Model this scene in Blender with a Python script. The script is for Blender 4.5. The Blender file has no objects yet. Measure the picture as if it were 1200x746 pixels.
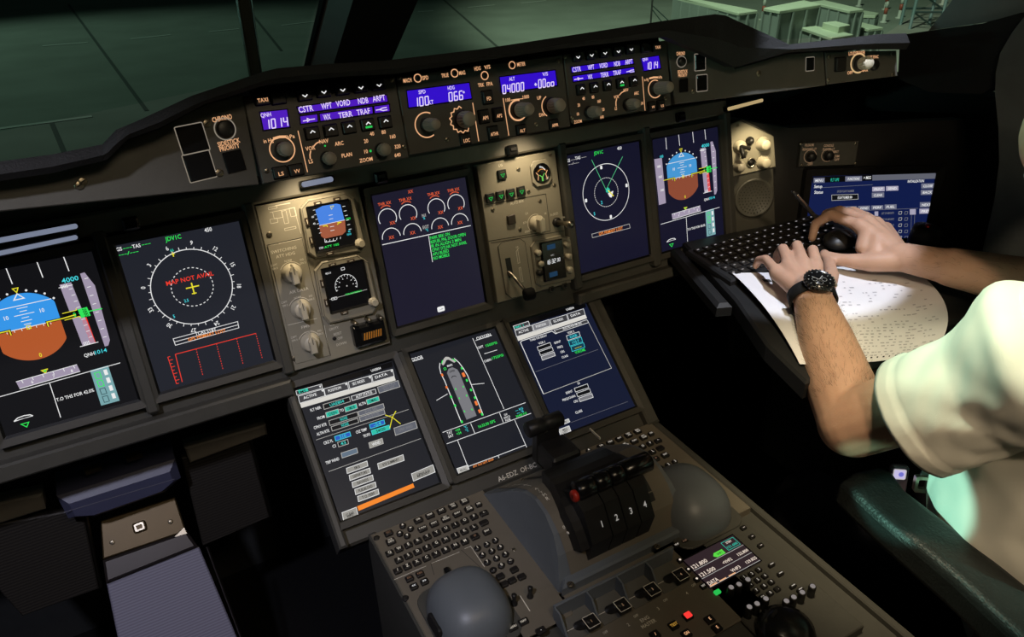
import bpy, bmesh, math, random
from mathutils import Vector, Matrix, noise
random.seed(7)
SC = bpy.context.scene
COL = SC.collection
PI = math.pi

# ---------------------------------------------------------------- colour / materials
def lin(c):
    c = c / 255.0
    return c / 12.92 if c <= 0.04045 else ((c + 0.055) / 1.055) ** 2.4
def rgb(r, g, b): return (lin(r), lin(g), lin(b), 1.0)

MATS = {}
def mat(name, col, rough=0.5, metal=0.0, var=0.12, scale=40.0, bump=0.0, bscale=300.0, spec=0.5, sss=0.0):
    if name in MATS: return MATS[name]
    m = bpy.data.materials.new(name); m.use_nodes = True
    nt = m.node_tree; b = nt.nodes['Principled BSDF']
    b.inputs['Roughness'].default_value = rough
    b.inputs['Metallic'].default_value = metal
    b.inputs['Specular IOR Level'].default_value = spec
    tc = nt.nodes.new('ShaderNodeTexCoord')
    nz = nt.nodes.new('ShaderNodeTexNoise'); nz.inputs['Scale'].default_value = scale
    nz.inputs['Detail'].default_value = 4
    nt.links.new(tc.outputs['Object'], nz.inputs['Vector'])
    mx = nt.nodes.new('ShaderNodeMix'); mx.data_type = 'RGBA'
    mx.inputs[6].default_value = tuple(c * (1 - var) for c in col[:3]) + (1,)
    mx.inputs[7].default_value = tuple(min(1, c * (1 + var)) for c in col[:3]) + (1,)
    nt.links.new(nz.outputs['Fac'], mx.inputs[0])
    nt.links.new(mx.outputs[2], b.inputs['Base Color'])
    if sss > 0:
        b.inputs['Subsurface Weight'].default_value = sss
        b.inputs['Subsurface Radius'].default_value = (0.012, 0.005, 0.003)
        b.inputs['Subsurface Scale'].default_value = 0.6
    if bump > 0:
        n2 = nt.nodes.new('ShaderNodeTexNoise'); n2.inputs['Scale'].default_value = bscale
        n2.inputs['Detail'].default_value = 3
        nt.links.new(tc.outputs['Object'], n2.inputs['Vector'])
        bp = nt.nodes.new('ShaderNodeBump'); bp.inputs['Strength'].default_value = bump
        bp.inputs['Distance'].default_value = 0.001
        nt.links.new(n2.outputs['Fac'], bp.inputs['Height'])
        nt.links.new(bp.outputs['Normal'], b.inputs['Normal'])
    MATS[name] = m
    return m
def em(name, col, st=1.0):
    if name in MATS: return MATS[name]
    m = bpy.data.materials.new(name); m.use_nodes = True
    b = m.node_tree.nodes['Principled BSDF']
    b.inputs['Base Color'].default_value = (0.004, 0.004, 0.004, 1)
    b.inputs['Roughness'].default_value = 0.35
    b.inputs['Specular IOR Level'].default_value = 0.25
    b.inputs['Emission Color'].default_value = col
    b.inputs['Emission Strength'].default_value = st
    MATS[name] = m
    return m

# cockpit plastics and paints
PANEL = mat('panel_grey_paint', (0.135, 0.128, 0.105, 1), 0.55, var=0.10, bump=0.15)
PANELD = mat('panel_dark_paint', (0.070, 0.067, 0.056, 1), 0.5, var=0.15, bump=0.15)
FRAME = mat('display_frame_grey', (0.062, 0.058, 0.047, 1), 0.5, var=0.12, bump=0.1)
PED = mat('pedestal_grey_paint', (0.165, 0.142, 0.105, 1), 0.5, var=0.10, bump=0.12)
QUAD = mat('quadrant_grey_plastic', (0.14, 0.155, 0.165, 1), 0.42, var=0.08, bump=0.1)
BLACK = mat('black_plastic', (0.012, 0.011, 0.010, 1), 0.45, var=0.2)
BLACKG = mat('black_gloss_plastic', (0.008, 0.008, 0.008, 1), 0.22, var=0.2)
VINYL = mat('glareshield_black_vinyl', (0.012, 0.012, 0.012, 1), 0.7, var=0.3, bump=0.5, bscale=500, spec=0.3)
KNOB = mat('knob_grey_plastic', (0.30, 0.27, 0.22, 1), 0.45, var=0.08)
CREAM = mat('knob_cream_plastic', (0.55, 0.50, 0.38, 1), 0.4, var=0.06)
STBY = mat('standby_grey_paint', (0.30, 0.275, 0.21, 1), 0.5, var=0.07, bump=0.12)
LINE = mat('panel_engraving_pale', (0.82, 0.77, 0.64, 1), 0.6)
DARKLINE = mat('panel_groove_dark', (0.03, 0.028, 0.022, 1), 0.7)
METAL = mat('brushed_metal', (0.42, 0.38, 0.31, 1), 0.3, 1.0, var=0.15)
SCREW = mat('screw_steel', (0.30, 0.26, 0.19, 1), 0.35, 0.9)
RUBBER = mat('black_rubber', (0.01, 0.01, 0.01, 1), 0.8, spec=0.2)
KEYBLK = mat('key_black', (0.012, 0.010, 0.009, 1), 0.5)
REDP = mat('red_plastic', (0.5, 0.03, 0.015, 1), 0.4)
# lit things
LEG = em('backlit_legend_warm', rgb(236, 176, 128), 1.0)
LEGD = em('backlit_legend_dim', rgb(150, 118, 88), 0.8)
KEYL = em('backlit_key_legend', rgb(205, 195, 180), 0.85)
KEYD = em('backlit_key_dim', rgb(120, 90, 70), 0.8)
WHITE = em('screen_white', rgb(235, 235, 235)); LGREY = em('screen_light_grey', rgb(185, 183, 178))
GREY = em('screen_grey', rgb(120, 120, 125)); MAUVE = em('screen_mauve_grey', rgb(160, 148, 170))
GREEN = em('screen_green', rgb(50, 230, 90)); CYAN = em('screen_cyan', rgb(70, 215, 225))
TEAL = em('screen_teal', rgb(45, 190, 165))
AMBER = em('screen_amber', rgb(245, 140, 55)); YELLOW = em('screen_yellow', rgb(235, 225, 50))
RED = em('screen_red', rgb(235, 60, 45)); SKYB = em('screen_sky_blue', rgb(55, 150, 232)); EARTH = em('screen_earth_brown', rgb(178, 88, 45))
ORANGE = em('screen_orange_bar', rgb(245, 135, 40)); PALEB = em('screen_pale_teal', rgb(120, 165, 170))
SCRA = em('screen_black_warm', rgb(19, 19, 22)); SCRB = em('screen_black_grey', rgb(34, 36, 44)); SCRC = em('screen_black_violet', rgb(29, 27, 44))
SCRD = em('screen_black_navy', rgb(20, 20, 40)); SCRE = em('screen_black_slate', rgb(29, 31, 38)); SCRF = em('screen_black_blue', rgb(21, 27, 50))
SCRG = em('screen_navy', rgb(17, 28, 72)); BLK = em('screen_black', rgb(6, 6, 8))
LCDV = em('lcd_violet', rgb(76, 22, 186)); LCDB = em('lcd_blue', rgb(50, 12, 200)); LCDT = em('lcd_text', rgb(232, 215, 255))
LEDG = em('led_green', rgb(40, 190, 80)); LEDR = em('led_red', rgb(255, 60, 55))

# ---------------------------------------------------------------- camera solution
FPX = 872.16
CAMC = Vector((-0.40906, -0.99216478, 1.44572247))
CR = Vector((0.86958294, -0.49358434, -0.01414217)); CU = Vector((0.2590218, 0.43157947, 0.8640873)); CF = Vector((0.42039649, 0.75505871, -0.50314325))
cam = bpy.data.cameras.new('camera'); camo = bpy.data.objects.new('camera', cam); COL.objects.link(camo)
cam.sensor_fit = 'HORIZONTAL'; cam.sensor_width = 36.0; cam.lens = FPX * 36.0 / 1200.0
cam.clip_start = 0.02; cam.clip_end = 500
camo.matrix_world = Matrix(((CR.x, CU.x, -CF.x, CAMC.x), (CR.y, CU.y, -CF.y, CAMC.y), (CR.z, CU.z, -CF.z, CAMC.z), (0, 0, 0, 1)))
SC.camera = camo

def ray(px, py): return CR * ((px - 600) / FPX) + CU * (-(py - 373) / FPX) + CF
def onplane(p, o, n):
    d = ray(*p); return CAMC + d * ((o - CAMC).dot(n) / d.dot(n))
def atz(px, py, z): return onplane((px, py), Vector((0, 0, z)), Vector((0, 0, 1)))
def aty(px, py, y): return onplane((px, py), Vector((0, y, 0)), Vector((0, 1, 0)))
def atx(px, py, x): return onplane((px, py), Vector((x, 0, 0)), Vector((1, 0, 0)))

class Frame:
    def __init__(s, o, u, v):
        s.o = Vector(o); s.u = Vector(u).normalized()
        v = Vector(v); v = v - s.u * v.dot(s.u); s.v = v.normalized(); s.n = s.u.cross(s.v)
    def uv(s, px, py, h=0.0):
        P = onplane((px, py), s.o + s.n * h, s.n) - s.o
        return (P.dot(s.u), P.dot(s.v))
    def M(s):
        return Matrix(((s.u.x, s.v.x, s.n.x, s.o.x), (s.u.y, s.v.y, s.n.y, s.o.y), (s.u.z, s.v.z, s.n.z, s.o.z), (0, 0, 0, 1)))
    def at(s, u, v, n=0.0): return Frame(s.o + s.u * u + s.v * v + s.n * n, s.u, s.v)
    def w(s, u, v, n=0.0): return s.o + s.u * u + s.v * v + s.n * n

# ---------------------------------------------------------------- objects
def thing(name, label, cat, fr=None, group=None):
    o = bpy.data.objects.new(name, None); o.empty_display_size = 0.02; COL.objects.link(o)
    if fr is not None: o.matrix_world = fr.M()
    o['label'] = label; o['category'] = cat
    if group: o['group'] = group
    return o
def tag(o, label, cat, group=None):
    o['label'] = label; o['category'] = cat
    if group: o['group'] = group
    return o
def copy_tree(o, parent=None):
    c = o.copy(); COL.objects.link(c)
    if parent: c.parent = parent
    for ch in list(o.children): copy_tree(ch, c)
    return c

# ---------------------------------------------------------------- shapes
def rr(w, h, r=0.001, n=3, cx=0.0, cy=0.0):
    out = []
    for (sx, sy, a0) in ((1, 1, 0), (-1, 1, 90), (-1, -1, 180), (1, -1, 270)):
        for k in range(n + 1):
            a = math.radians(a0 + 90.0 * k / n)
            out.append((cx + sx * (w / 2 - r) + r * math.cos(a), cy + sy * (h / 2 - r) + r * math.sin(a)))
    return out
def circ(cx, cy, r, n=32, ry=None):
    ry = r if ry is None else ry
    return [(cx + r * math.cos(2 * PI * k / n), cy + ry * math.sin(2 * PI * k / n)) for k in range(n)]
def arc(cx, cy, r, a0, a1, n=24):
    return [(cx + r * math.cos(math.radians(a0 + (a1 - a0) * k / n)), cy + r * math.sin(math.radians(a0 + (a1 - a0) * k / n))) for k in range(n + 1)]
def area(poly): return 0.5 * sum(poly[i][0] * poly[(i + 1) % len(poly)][1] - poly[(i + 1) % len(poly)][0] * poly[i][1] for i in range(len(poly)))
def ccw(poly): return list(poly) if area(poly) > 0 else list(reversed(poly))
def inset(poly, d):
    poly = ccw(poly); n = len(poly); out = []
    for i in range(n):
        a, b, c = Vector(poly[i - 1]), Vector(poly[i]), Vector(poly[(i + 1) % n])
        e1 = (b - a); e2 = (c - b)
        if e1.length < 1e-9: e1 = e2
        if e2.length < 1e-9: e2 = e1
        e1 = e1.normalized(); e2 = e2.normalized()
        n1 = Vector((-e1.y, e1.x)); n2 = Vector((-e2.y, e2.x)); m = n1 + n2
        L = m.dot(n1)
        m = m / L if L > 0.3 else n1
        out.append((b.x + m.x * d, b.y + m.y * d))
    return out

FONTC = {}
def font_mesh(s):
    if s in FONTC: return FONTC[s]
    cu = bpy.data.curves.new('t', 'FONT'); cu.body = s; cu.size = 1.0; cu.resolution_u = 2; cu.offset = 0.012
    cu.align_x = 'LEFT'
    ob = bpy.data.objects.new('t', cu); COL.objects.link(ob)
    dg = bpy.context.evaluated_depsgraph_get()
    me = bpy.data.meshes.new_from_object(ob.evaluated_get(dg))
    vs = [(v.co.x, v.co.y) for v in me.vertices]; fs = [tuple(p.vertices) for p in me.polygons]
    bpy.data.objects.remove(ob); bpy.data.curves.remove(cu); bpy.data.meshes.remove(me)
    w = (max(v[0] for v in vs) - min(v[0] for v in vs)) if vs else 0
    x0 = min((v[0] for v in vs), default=0)
    vs = [(x - x0, y) for x, y in vs]
    FONTC[s] = (vs, fs, w); return FONTC[s]

SEG = {'0': 'abcdef', '1': 'bc', '2': 'abged', '3': 'abgcd', '4': 'fgbc', '5': 'afgcd', '6': 'afgedc', '7': 'abc', '8': 'abcdefg', '9': 'abcdfg', 'o': 'gced', '+': '+', '-': 'g', ' ': ''}

class MB:
    def __init__(s): s.v = []; s.f = []; s.mi = []; s.sm = []; s.mats = []; s.M = Matrix.Identity(4)
    def add(s, vs, fs, m, smooth=False):
        if m not in s.mats: s.mats.append(m)
        k = s.mats.index(m); b = len(s.v)
        s.v += [tuple(s.M @ Vector(v)) for v in vs]
        for f in fs: s.f.append(tuple(i + b for i in f)); s.mi.append(k); s.sm.append(smooth)
        return s
    def flat(s, poly, z, m):
        p = ccw(poly); return s.add([(x, y, z) for x, y in p], [tuple(range(len(p)))], m)
    def prism(s, poly, z0, z1, m, bev=0.0, top=None):
        p = ccw(poly); n = len(p)
        lay = [[(x, y, z0) for x, y in p]]
        if bev > 0:
            lay.append([(x, y, z1 - bev) for x, y in p])
            lay.append([(x, y, z1) for x, y in inset(p, bev)])
        else: lay.append([(x, y, z1) for x, y in p])
        vs = sum(lay, []); fs = [tuple(reversed(range(n)))]
        for k in range(len(lay) - 1):
            for i in range(n): fs.append((k * n + i, k * n + (i + 1) % n, (k + 1) * n + (i + 1) % n, (k + 1) * n + i))
        if top is None or top is m: fs.append(tuple(range((len(lay) - 1) * n, len(lay) * n))); return s.add(vs, fs, m)
        s.add(vs, fs, m); return s.add(lay[-1], [tuple(range(n))], top)
    def ringp(s, outer, inner, z0, z1, m, zi=None):
        # frame between two loops with equal counts; zi: height of inner lip
        o = ccw(outer); i_ = ccw(inner); n = len(o); zi = z1 if zi is None else zi
        vs = [(x, y, z0) for x, y in o] + [(x, y, z1) for x, y in o] + [(x, y, zi) for x, y in i_] + [(x, y, z0) for x, y in i_]
        fs = []
        for k in range(n):
            j = (k + 1) % n
            for a, b in ((0, 1), (1, 2), (2, 3), (3, 0)): fs.append((a * n + k, a * n + j, b * n + j, b * n + k))
        return s.add(vs, fs, m)
    def box(s, c, sz, m, bev=0.0):
        x, y, z = c; return s.prism(rr(sz[0], sz[1], min(max(bev, 1e-5), min(sz[0], sz[1]) * .49), 2 if bev > 0 else 1, x, y) if bev > 0 else [(x - sz[0] / 2, y - sz[1] / 2), (x + sz[0] / 2, y - sz[1] / 2), (x + sz[0] / 2, y + sz[1] / 2), (x - sz[0] / 2, y + sz[1] / 2)], z - sz[2] / 2, z + sz[2] / 2, m, bev)
    def lathe(s, prof, m, c=(0, 0), n=28, flute=0, smooth=True):
        vs = []; fs = []
        for (r, z) in prof:
            for k in range(n):
                a = 2 * PI * k / n; q = r
                if flute and r > 0: q = r * (1 - 0.05 * (k % 2))
                vs.append((c[0] + q * math.cos(a), c[1] + q * math.sin(a), z))
        for j in range(len(prof) - 1):
            for k in range(n):
                fs.append((j * n + k, j * n + (k + 1) % n, (j + 1) * n + (k + 1) % n, (j + 1) * n + k))
        fs.append(tuple(reversed(range(n)))); fs.append(tuple(range((len(prof) - 1) * n, len(prof) * n)))
        return s.add(vs, fs, m, smooth and not flute)
    def tube(s, pts, r, m, n=10, radii=None):
        pts = [Vector(p) for p in pts]; vs = []; fs = []
        t0 = (pts[1] - pts[0]).normalized()
        up = Vector((0, 0, 1)) if abs(t0.z) < 0.9 else Vector((1, 0, 0))
        for i, p in enumerate(pts):
            t = (pts[min(i + 1, len(pts) - 1)] - pts[max(i - 1, 0)]).normalized()
            a = t.cross(up).normalized(); b = t.cross(a).normalized()
            q = radii[i] if radii else r
            for k in range(n):
                an = 2 * PI * k / n; vs.append(tuple(p + a * (q * math.cos(an)) + b * (q * math.sin(an))))
        for i in range(len(pts) - 1):
            for k in range(n): fs.append((i * n + k, i * n + (k + 1) % n, (i + 1) * n + (k + 1) % n, (i + 1) * n + k))
        fs.append(tuple(range(n))); fs.append(tuple(range((len(pts) - 1) * n, len(pts) * n)))
        return s.add(vs, fs, m, True)
    def line(s, pts, w, z, m, closed=False):
        pts = [Vector(p) for p in pts]; n = len(pts)
        if closed: pts = pts + [pts[0]]
        L = []; R = []
        for i, p in enumerate(pts):
            if closed and (i == 0 or i == n): a, b = pts[n - 1], pts[1]
            else: a, b = pts[max(i - 1, 0)], pts[min(i + 1, len(pts) - 1)]
            e1 = (p - a) if (p - a).length > 1e-9 else (b - p); e2 = (b - p) if (b - p).length > 1e-9 else e1
            e1 = e1.normalized(); e2 = e2.normalized()
            n1 = Vector((-e1.y, e1.x)); n2 = Vector((-e2.y, e2.x)); mm = n1 + n2
            k = mm.dot(n1); mm = mm / k if k > 0.35 else n1
            L.append(p + mm * (w / 2)); R.append(p - mm * (w / 2))
        vs = [(p.x, p.y, z) for p in R] + [(p.x, p.y, z) for p in L]; q = len(pts)
        return s.add(vs, [(i, i + 1, q + i + 1, q + i) for i in range(q - 1)], m)
    def dash(s, pts, w, z, m, k=2):
        for i in range(0, len(pts) - 1, k): s.line([pts[i], pts[i + 1]], w, z, m)
        return s
    def text(s, t, p, h, z, m, w=None, align='C', rot=0.0, xs=0.85):
        vs, fs, tw = font_mesh(t)
        if not vs: return s
        k = h / 0.73; kx = (w / tw) if w else k * xs
        off = {'C': tw / 2, 'L': 0.0, 'R': tw}[align]; c, sn = math.cos(rot), math.sin(rot)
        o = []
        for x, y in vs:
            X = (x - off) * kx; Y = (y - 0.365) * k
            o.append((p[0] + X * c - Y * sn, p[1] + X * sn + Y * c, z))
        return s.add(o, fs, m)
    def seg7(s, t, p, h, z, m, cw=None, sw=None):
        cw = cw or h * 0.72; sw = sw or h * 0.13; x = p[0] - cw * len(t) / 2 + cw / 2
        for ch in t:
            a = cw * 0.30; b = h / 2; sl = h * 0.06
            P = {'a': ((-a, b), (a, b)), 'b': ((a, b), (a, 0)), 'c': ((a, 0), (a, -b)), 'd': ((-a, -b), (a, -b)), 'e': ((-a, 0), (-a, -b)), 'f': ((-a, b), (-a, 0)), 'g': ((-a, 0), (a, 0))}
            if ch == '+':
                s.line([(x - a, p[1]), (x + a, p[1])], sw, z, m); s.line([(x, p[1] - a), (x, p[1] + a)], sw, z, m)
            else:
                for q in SEG.get(ch, ''):
                    (x0, y0), (x1, y1) = P[q]
                    f = lambda X, Y: (x + X + sl * Y / b, p[1] + Y)
                    s.line([f(x0, y0), f(x1, y1)], sw, z, m)
            x += cw
        return s
    def build(s, name, parent=None, mods=None):
        me = bpy.data.meshes.new(name); me.from_pydata(s.v, [], s.f)
        for m in s.mats: me.materials.append(m)
        me.polygons.foreach_set('material_index', s.mi); me.polygons.foreach_set('use_smooth', s.sm)
        me.update()
        o = bpy.data.objects.new(name, me); COL.objects.link(o)
        if parent: o.parent = parent
        return o

def fixn(o):
    bm = bmesh.new(); bm.from_mesh(o.data); bmesh.ops.recalc_face_normals(bm, faces=bm.faces); bm.to_mesh(o.data); bm.free(); return o
def screw(parent, p, r=0.003, z=0.0, m=None):
    b = MB(); m = m or SCREW
    b.lathe([(r, z - 0.001), (r, z + 0.0008), (r * 0.8, z + 0.0012), (0.0002, z + 0.0012)], m, p, 14)
    b.line([(p[0] - r * .6, p[1] - r * .3), (p[0] + r * .6, p[1] + r * .3)], r * .3, z + 0.00135, DARKLINE)
    return b.build('screw', parent)
# ================================================================ SETTING
UX = Vector((1, 0, 0)); UY = Vector((0, 1, 0)); UZ = Vector((0, 0, 1))
def struct(o): o['kind'] = 'structure'; return o
LINER = mat('liner_dark_grey', (0.035, 0.037, 0.038, 1), 0.75, var=0.2, bump=0.3)
CARPET = mat('floor_dark_carpet', (0.012, 0.012, 0.013, 1), 0.95, var=0.4, scale=200, spec=0.1)
POSTM = mat('window_post_grey', (0.16, 0.17, 0.17, 1), 0.6, var=0.1)
POSTD = mat('window_post_black', (0.01, 0.01, 0.01, 1), 0.7, var=0.2)

def slab(name, c, sz, m):
    b = MB(); x, y, z = c
    b.box(c, sz, m); return struct(b.build(name))
slab('floor', (0, -0.75, -0.02), (2.6, 2.6, 0.04), CARPET)
slab('ceiling', (0, -1.22, 2.07), (2.6, 1.66, 0.04), LINER)
slab('wall_back', (0, -2.03, 1.02), (2.6, 0.04, 2.06), LINER)
slab('wall_left', (-1.22, -0.80, 0.54), (0.04, 2.5, 1.08), LINER)
slab('wall_left_upper', (-1.22, -1.45, 1.57), (0.04, 1.2, 0.98), LINER)
slab('wall_right', (1.24, -0.75, 0.527), (0.04, 2.5, 1.055), POSTD)
slab('wall_front', (0, 0.47, 0.52), (2.5, 0.04, 1.04), LINER)
slab('wall_right_upper', (1.24, -1.25, 1.555), (0.04, 1.5, 0.99), LINER)

# windscreen: leaning plane through the centre post foot, outboard panes swept aft
PB = Vector((0.0, 0.30, 1.186)); PD = Vector((0, -0.14, 0.114)).normalized()
FLEAN = Frame(PB, UX, PD)
def post(name, poly, z0, z1, L0, L1, m, side_m=None):
    # poly: cross-section (x, depth) swept along PD
    b = MB(); n = len(poly); vs = []
    for L in (L0, L1):
        for (x, d) in poly: vs.append(tuple(PB + UX * x + PD * L + FLEAN.n * d))
    for i in range(n):
        mm = side_m if (side_m and i in side_m[1]) else None
        b.add([vs[i], vs[(i + 1) % n], vs[n + (i + 1) % n], vs[n + i]], [(0, 1, 2, 3)], side_m[0] if mm else m)
    b.add(vs[:n], [tuple(range(n))], m); b.add(vs[n:], [tuple(range(n))], m)
    return struct(fixn(b.build(name)))
# FLEAN.n points aft and up (towards the pilots)
post('trim_1', [(-0.031, 0.004), (0.076, 0.004), (0.076, -0.05), (-0.025, -0.05)], 0, 0, -0.08, 1.16, POSTD)
post('trim_2', [(-0.060, -0.018), (-0.050, -0.034), (-0.0315, -0.030), (-0.0315, 0.004)], 0, 0, -0.08, 1.16, POSTM)
post('trim_3', [(-0.067, -0.026), (-0.059, -0.030), (-0.0585, -0.019), (-0.066, -0.016)], 0, 0, -0.08, 1.16, RUBBER)

GLASS = bpy.data.materials.new('windscreen_glass'); GLASS.use_nodes = True
_nt = GLASS.node_tree; _nt.nodes.clear()
_o = _nt.nodes.new('ShaderNodeOutputMaterial'); _mx = _nt.nodes.new('ShaderNodeMixShader')
_t = _nt.nodes.new('ShaderNodeBsdfTransparent'); _t.inputs['Color'].default_value = (0.90, 0.96, 0.94, 1)
_g = _nt.nodes.new('ShaderNodeBsdfGlossy'); _g.inputs['Roughness'].default_value = 0.06; _g.inputs['Color'].default_value = (0.8, 0.9, 0.88, 1)
_f = _nt.nodes.new('ShaderNodeLayerWeight'); _f.inputs['Blend'].default_value = 0.5
_p = _nt.nodes.new('ShaderNodeMath'); _p.operation = 'POWER'; _p.inputs[1].default_value = 5.0
_q = _nt.nodes.new('ShaderNodeMath'); _q.operation = 'MULTIPLY_ADD'; _q.inputs[1].default_value = 0.35; _q.inputs[2].default_value = 0.01
_nt.links.new(_f.outputs['Facing'], _p.inputs[0]); _nt.links.new(_p.outputs[0], _q.inputs[0])
_nt.links.new(_q.outputs[0], _mx.inputs[0]); _nt.links.new(_t.outputs[0], _mx.inputs[1]); _nt.links.new(_g.outputs[0], _mx.inputs[2]); _nt.links.new(_mx.outputs[0], _o.inputs['Surface'])

def pane(name, x0, x1, sweep):
    b = MB(); s = 1 if x1 > 0 else -1
    A = PB + UX * x0 - FLEAN.n * 0.05 + PD * (-0.10); B = PB + UX * x1 + Vector((0, -sweep, 0)) - FLEAN.n * 0.05 + PD * (-0.10)
    q = [A, B, B + PD * 1.22, A + PD * 1.22]; t = FLEAN.n * 0.006
    vs = [tuple(p) for p in q] + [tuple(p - t) for p in q]
    b.add(vs, [(0, 1, 2, 3), (7, 6, 5, 4), (0, 4, 5, 1), (1, 5, 6, 2), (2, 6, 7, 3), (3, 7, 4, 0)], GLASS)
    return struct(fixn(b.build(name)))
pane('window_1', -0.058, -1.18, 0.40)
pane('window_2', 0.075, 1.10, 0.34)
slab('window_3', (-1.22, -0.46, 1.53), (0.006, 0.74, 0.88), GLASS)

# right-hand window pillar and side liner, traced where they stand beside the co-pilot
def xslab(name, pix, x, th, m):
    b = MB(); P = [atx(p[0], p[1], x) for p in pix]; n = len(P)
    vs = [tuple(p) for p in P] + [tuple(p + UX * th) for p in P]
    b.add(vs, [tuple(range(n)), tuple(reversed(range(n, 2 * n)))] + [(i, (i + 1) % n, n + (i + 1) % n, n + i) for i in range(n)], m)
    return struct(fixn(b.build(name)))
xslab('trim_4', [(1088, 36), (1110, 8), (1135, -25), (1300, -60), (1300, 30), (1196, 16), (1150, 27)], 1.00, 0.05, POSTM)
xslab('trim_5', [(1200, 20), (1186, 38), (1172, 62), (1167, 85), (1166, 110), (1170, 150), (1171, 190), (1165, 235), (1152, 290), (1143, 345), (1160, 430), (1330, 430), (1330, -10)], 0.97, 0.04, mat('liner_mid_grey', (0.11, 0.125, 0.125, 1), 0.8, var=0.15, bump=0.3))
xslab('trim_6', [(1196, 15), (1150, 28), (1090, 36), (1055, 41), (1052, 92), (1090, 108), (1150, 110), (1166, 100), (1171, 62), (1186, 38), (1202, 22)], 0.985, 0.05, VINYL)

# the apron outside
GZ = -6.0
CONC = mat('apron_concrete', (0.30, 0.32, 0.28, 1), 0.85, var=0.25, scale=0.35, spec=0.2)
PAINT = mat('apron_white_paint', (0.62, 0.64, 0.58, 1), 0.7); JOINT = mat('apron_joint_tar', (0.10, 0.11, 0.10, 1), 0.9)
b = MB(); b.prism([(-160, 8), (160, 8), (160, 260), (-160, 260)], GZ - 0.5, GZ, CONC)
def gp(p): q = atz(p[0], p[1], GZ); return (q.x, q.y)
def gline(p0, p1, w, m, z): b.line([gp(p0), gp(p1)], w, GZ + z, m)
for p0, p1 in (((0, 151), (108, 136.5)), ((50, 54), (103, 50)), ((153, 46), (200, 41)), ((245, 37.5), (280, 34)), ((330, 30), (372, 25)), ((490, 14), (508, 13)), ((548, 9), (580, 6)), ((610, 4), (640, 1))): gline(p0, p1, 0.28, PAINT, 0.02)
for p0, p1 in (((80, 5), (172, 130)), ((60, 143), (80, 190)), ((250, -40), (330, 60)), ((520, 0), (600, 70))): gline(p0, p1, 0.16, JOINT, 0.015)
struct(b.build('ground'))

def gframe(px, py, yaw): P = atz(px, py, GZ); a = math.radians(yaw); return Frame(P, (math.cos(a), math.sin(a), 0), (-math.sin(a), math.cos(a), 0))
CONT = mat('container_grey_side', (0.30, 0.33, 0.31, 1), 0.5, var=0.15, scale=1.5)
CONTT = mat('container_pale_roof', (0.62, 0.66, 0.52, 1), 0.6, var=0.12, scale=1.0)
def container(label, toppix, h, th_roof=0.12, ribs=True):
    # roof outline (four pixels on the roof plane at height h above the apron), extruded down to the apron
    P = [atz(p[0], p[1], GZ + h) for p in toppix]
    c = sum(P, Vector()) / 4; fr = Frame((c.x, c.y, GZ), (1, 0, 0), (0, 1, 0))
    poly = ccw([(p.x - c.x, p.y - c.y) for p in P])
    t = thing('cargo_container', label, 'container', fr, 'cargo containers on the apron')
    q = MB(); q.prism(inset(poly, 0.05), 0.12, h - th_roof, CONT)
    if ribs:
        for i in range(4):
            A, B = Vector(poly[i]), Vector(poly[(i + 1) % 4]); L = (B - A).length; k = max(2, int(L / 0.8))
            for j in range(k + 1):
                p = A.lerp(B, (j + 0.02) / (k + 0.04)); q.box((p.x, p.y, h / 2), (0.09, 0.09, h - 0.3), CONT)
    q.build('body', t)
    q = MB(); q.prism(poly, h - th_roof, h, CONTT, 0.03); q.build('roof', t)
    for (x, y) in inset(poly, 0.25): q = MB(); q.box((x, y, 0.07), (0.25, 0.25, 0.14), BLACK, 0.02); q.build('skid', t)
    return t
container('long grey container with a pale four-panel roof, leftmost of the apron group', [(812, -2), (888, 12), (866, 15), (790, -4)], 2.4)
container('tall pale-roofed container in the middle of the apron group, nearest the windscreen', [(895, 9), (942, 0), (962, 5), (914, 12.5)], 2.9)
container('long container behind the tall one, its roof running down to the right', [(951, 2), (966, 0), (1012, 10.5), (996, 12.5)], 2.2)
container('low container in front of the scaffold with a plain slanting roof', [(966, 20), (980, 18.5), (1035, 32), (1018, 34)], 1.3)
container('lowest container peeping over the glareshield with a small lid on its roof', [(940, 32), (956, 30), (1000, 40), (975, 44)], 2.1)
container('short container end with a white roof behind the slanting ones', [(1012, 12), (1030, 15), (1026, 18.5), (1011, 18)], 1.0)
q = MB(); P = [atz(p[0], p[1], GZ + 2.1) for p in ((963, 33.5), (978, 32), (995, 36.5), (982, 39))]
q.prism([(p.x, p.y) for p in P], GZ + 2.101, GZ + 2.35, CONTT, 0.02); tag(q.build('container_lid'), 'small pale lid lying on the roof of the lowest container', 'lid')

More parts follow.
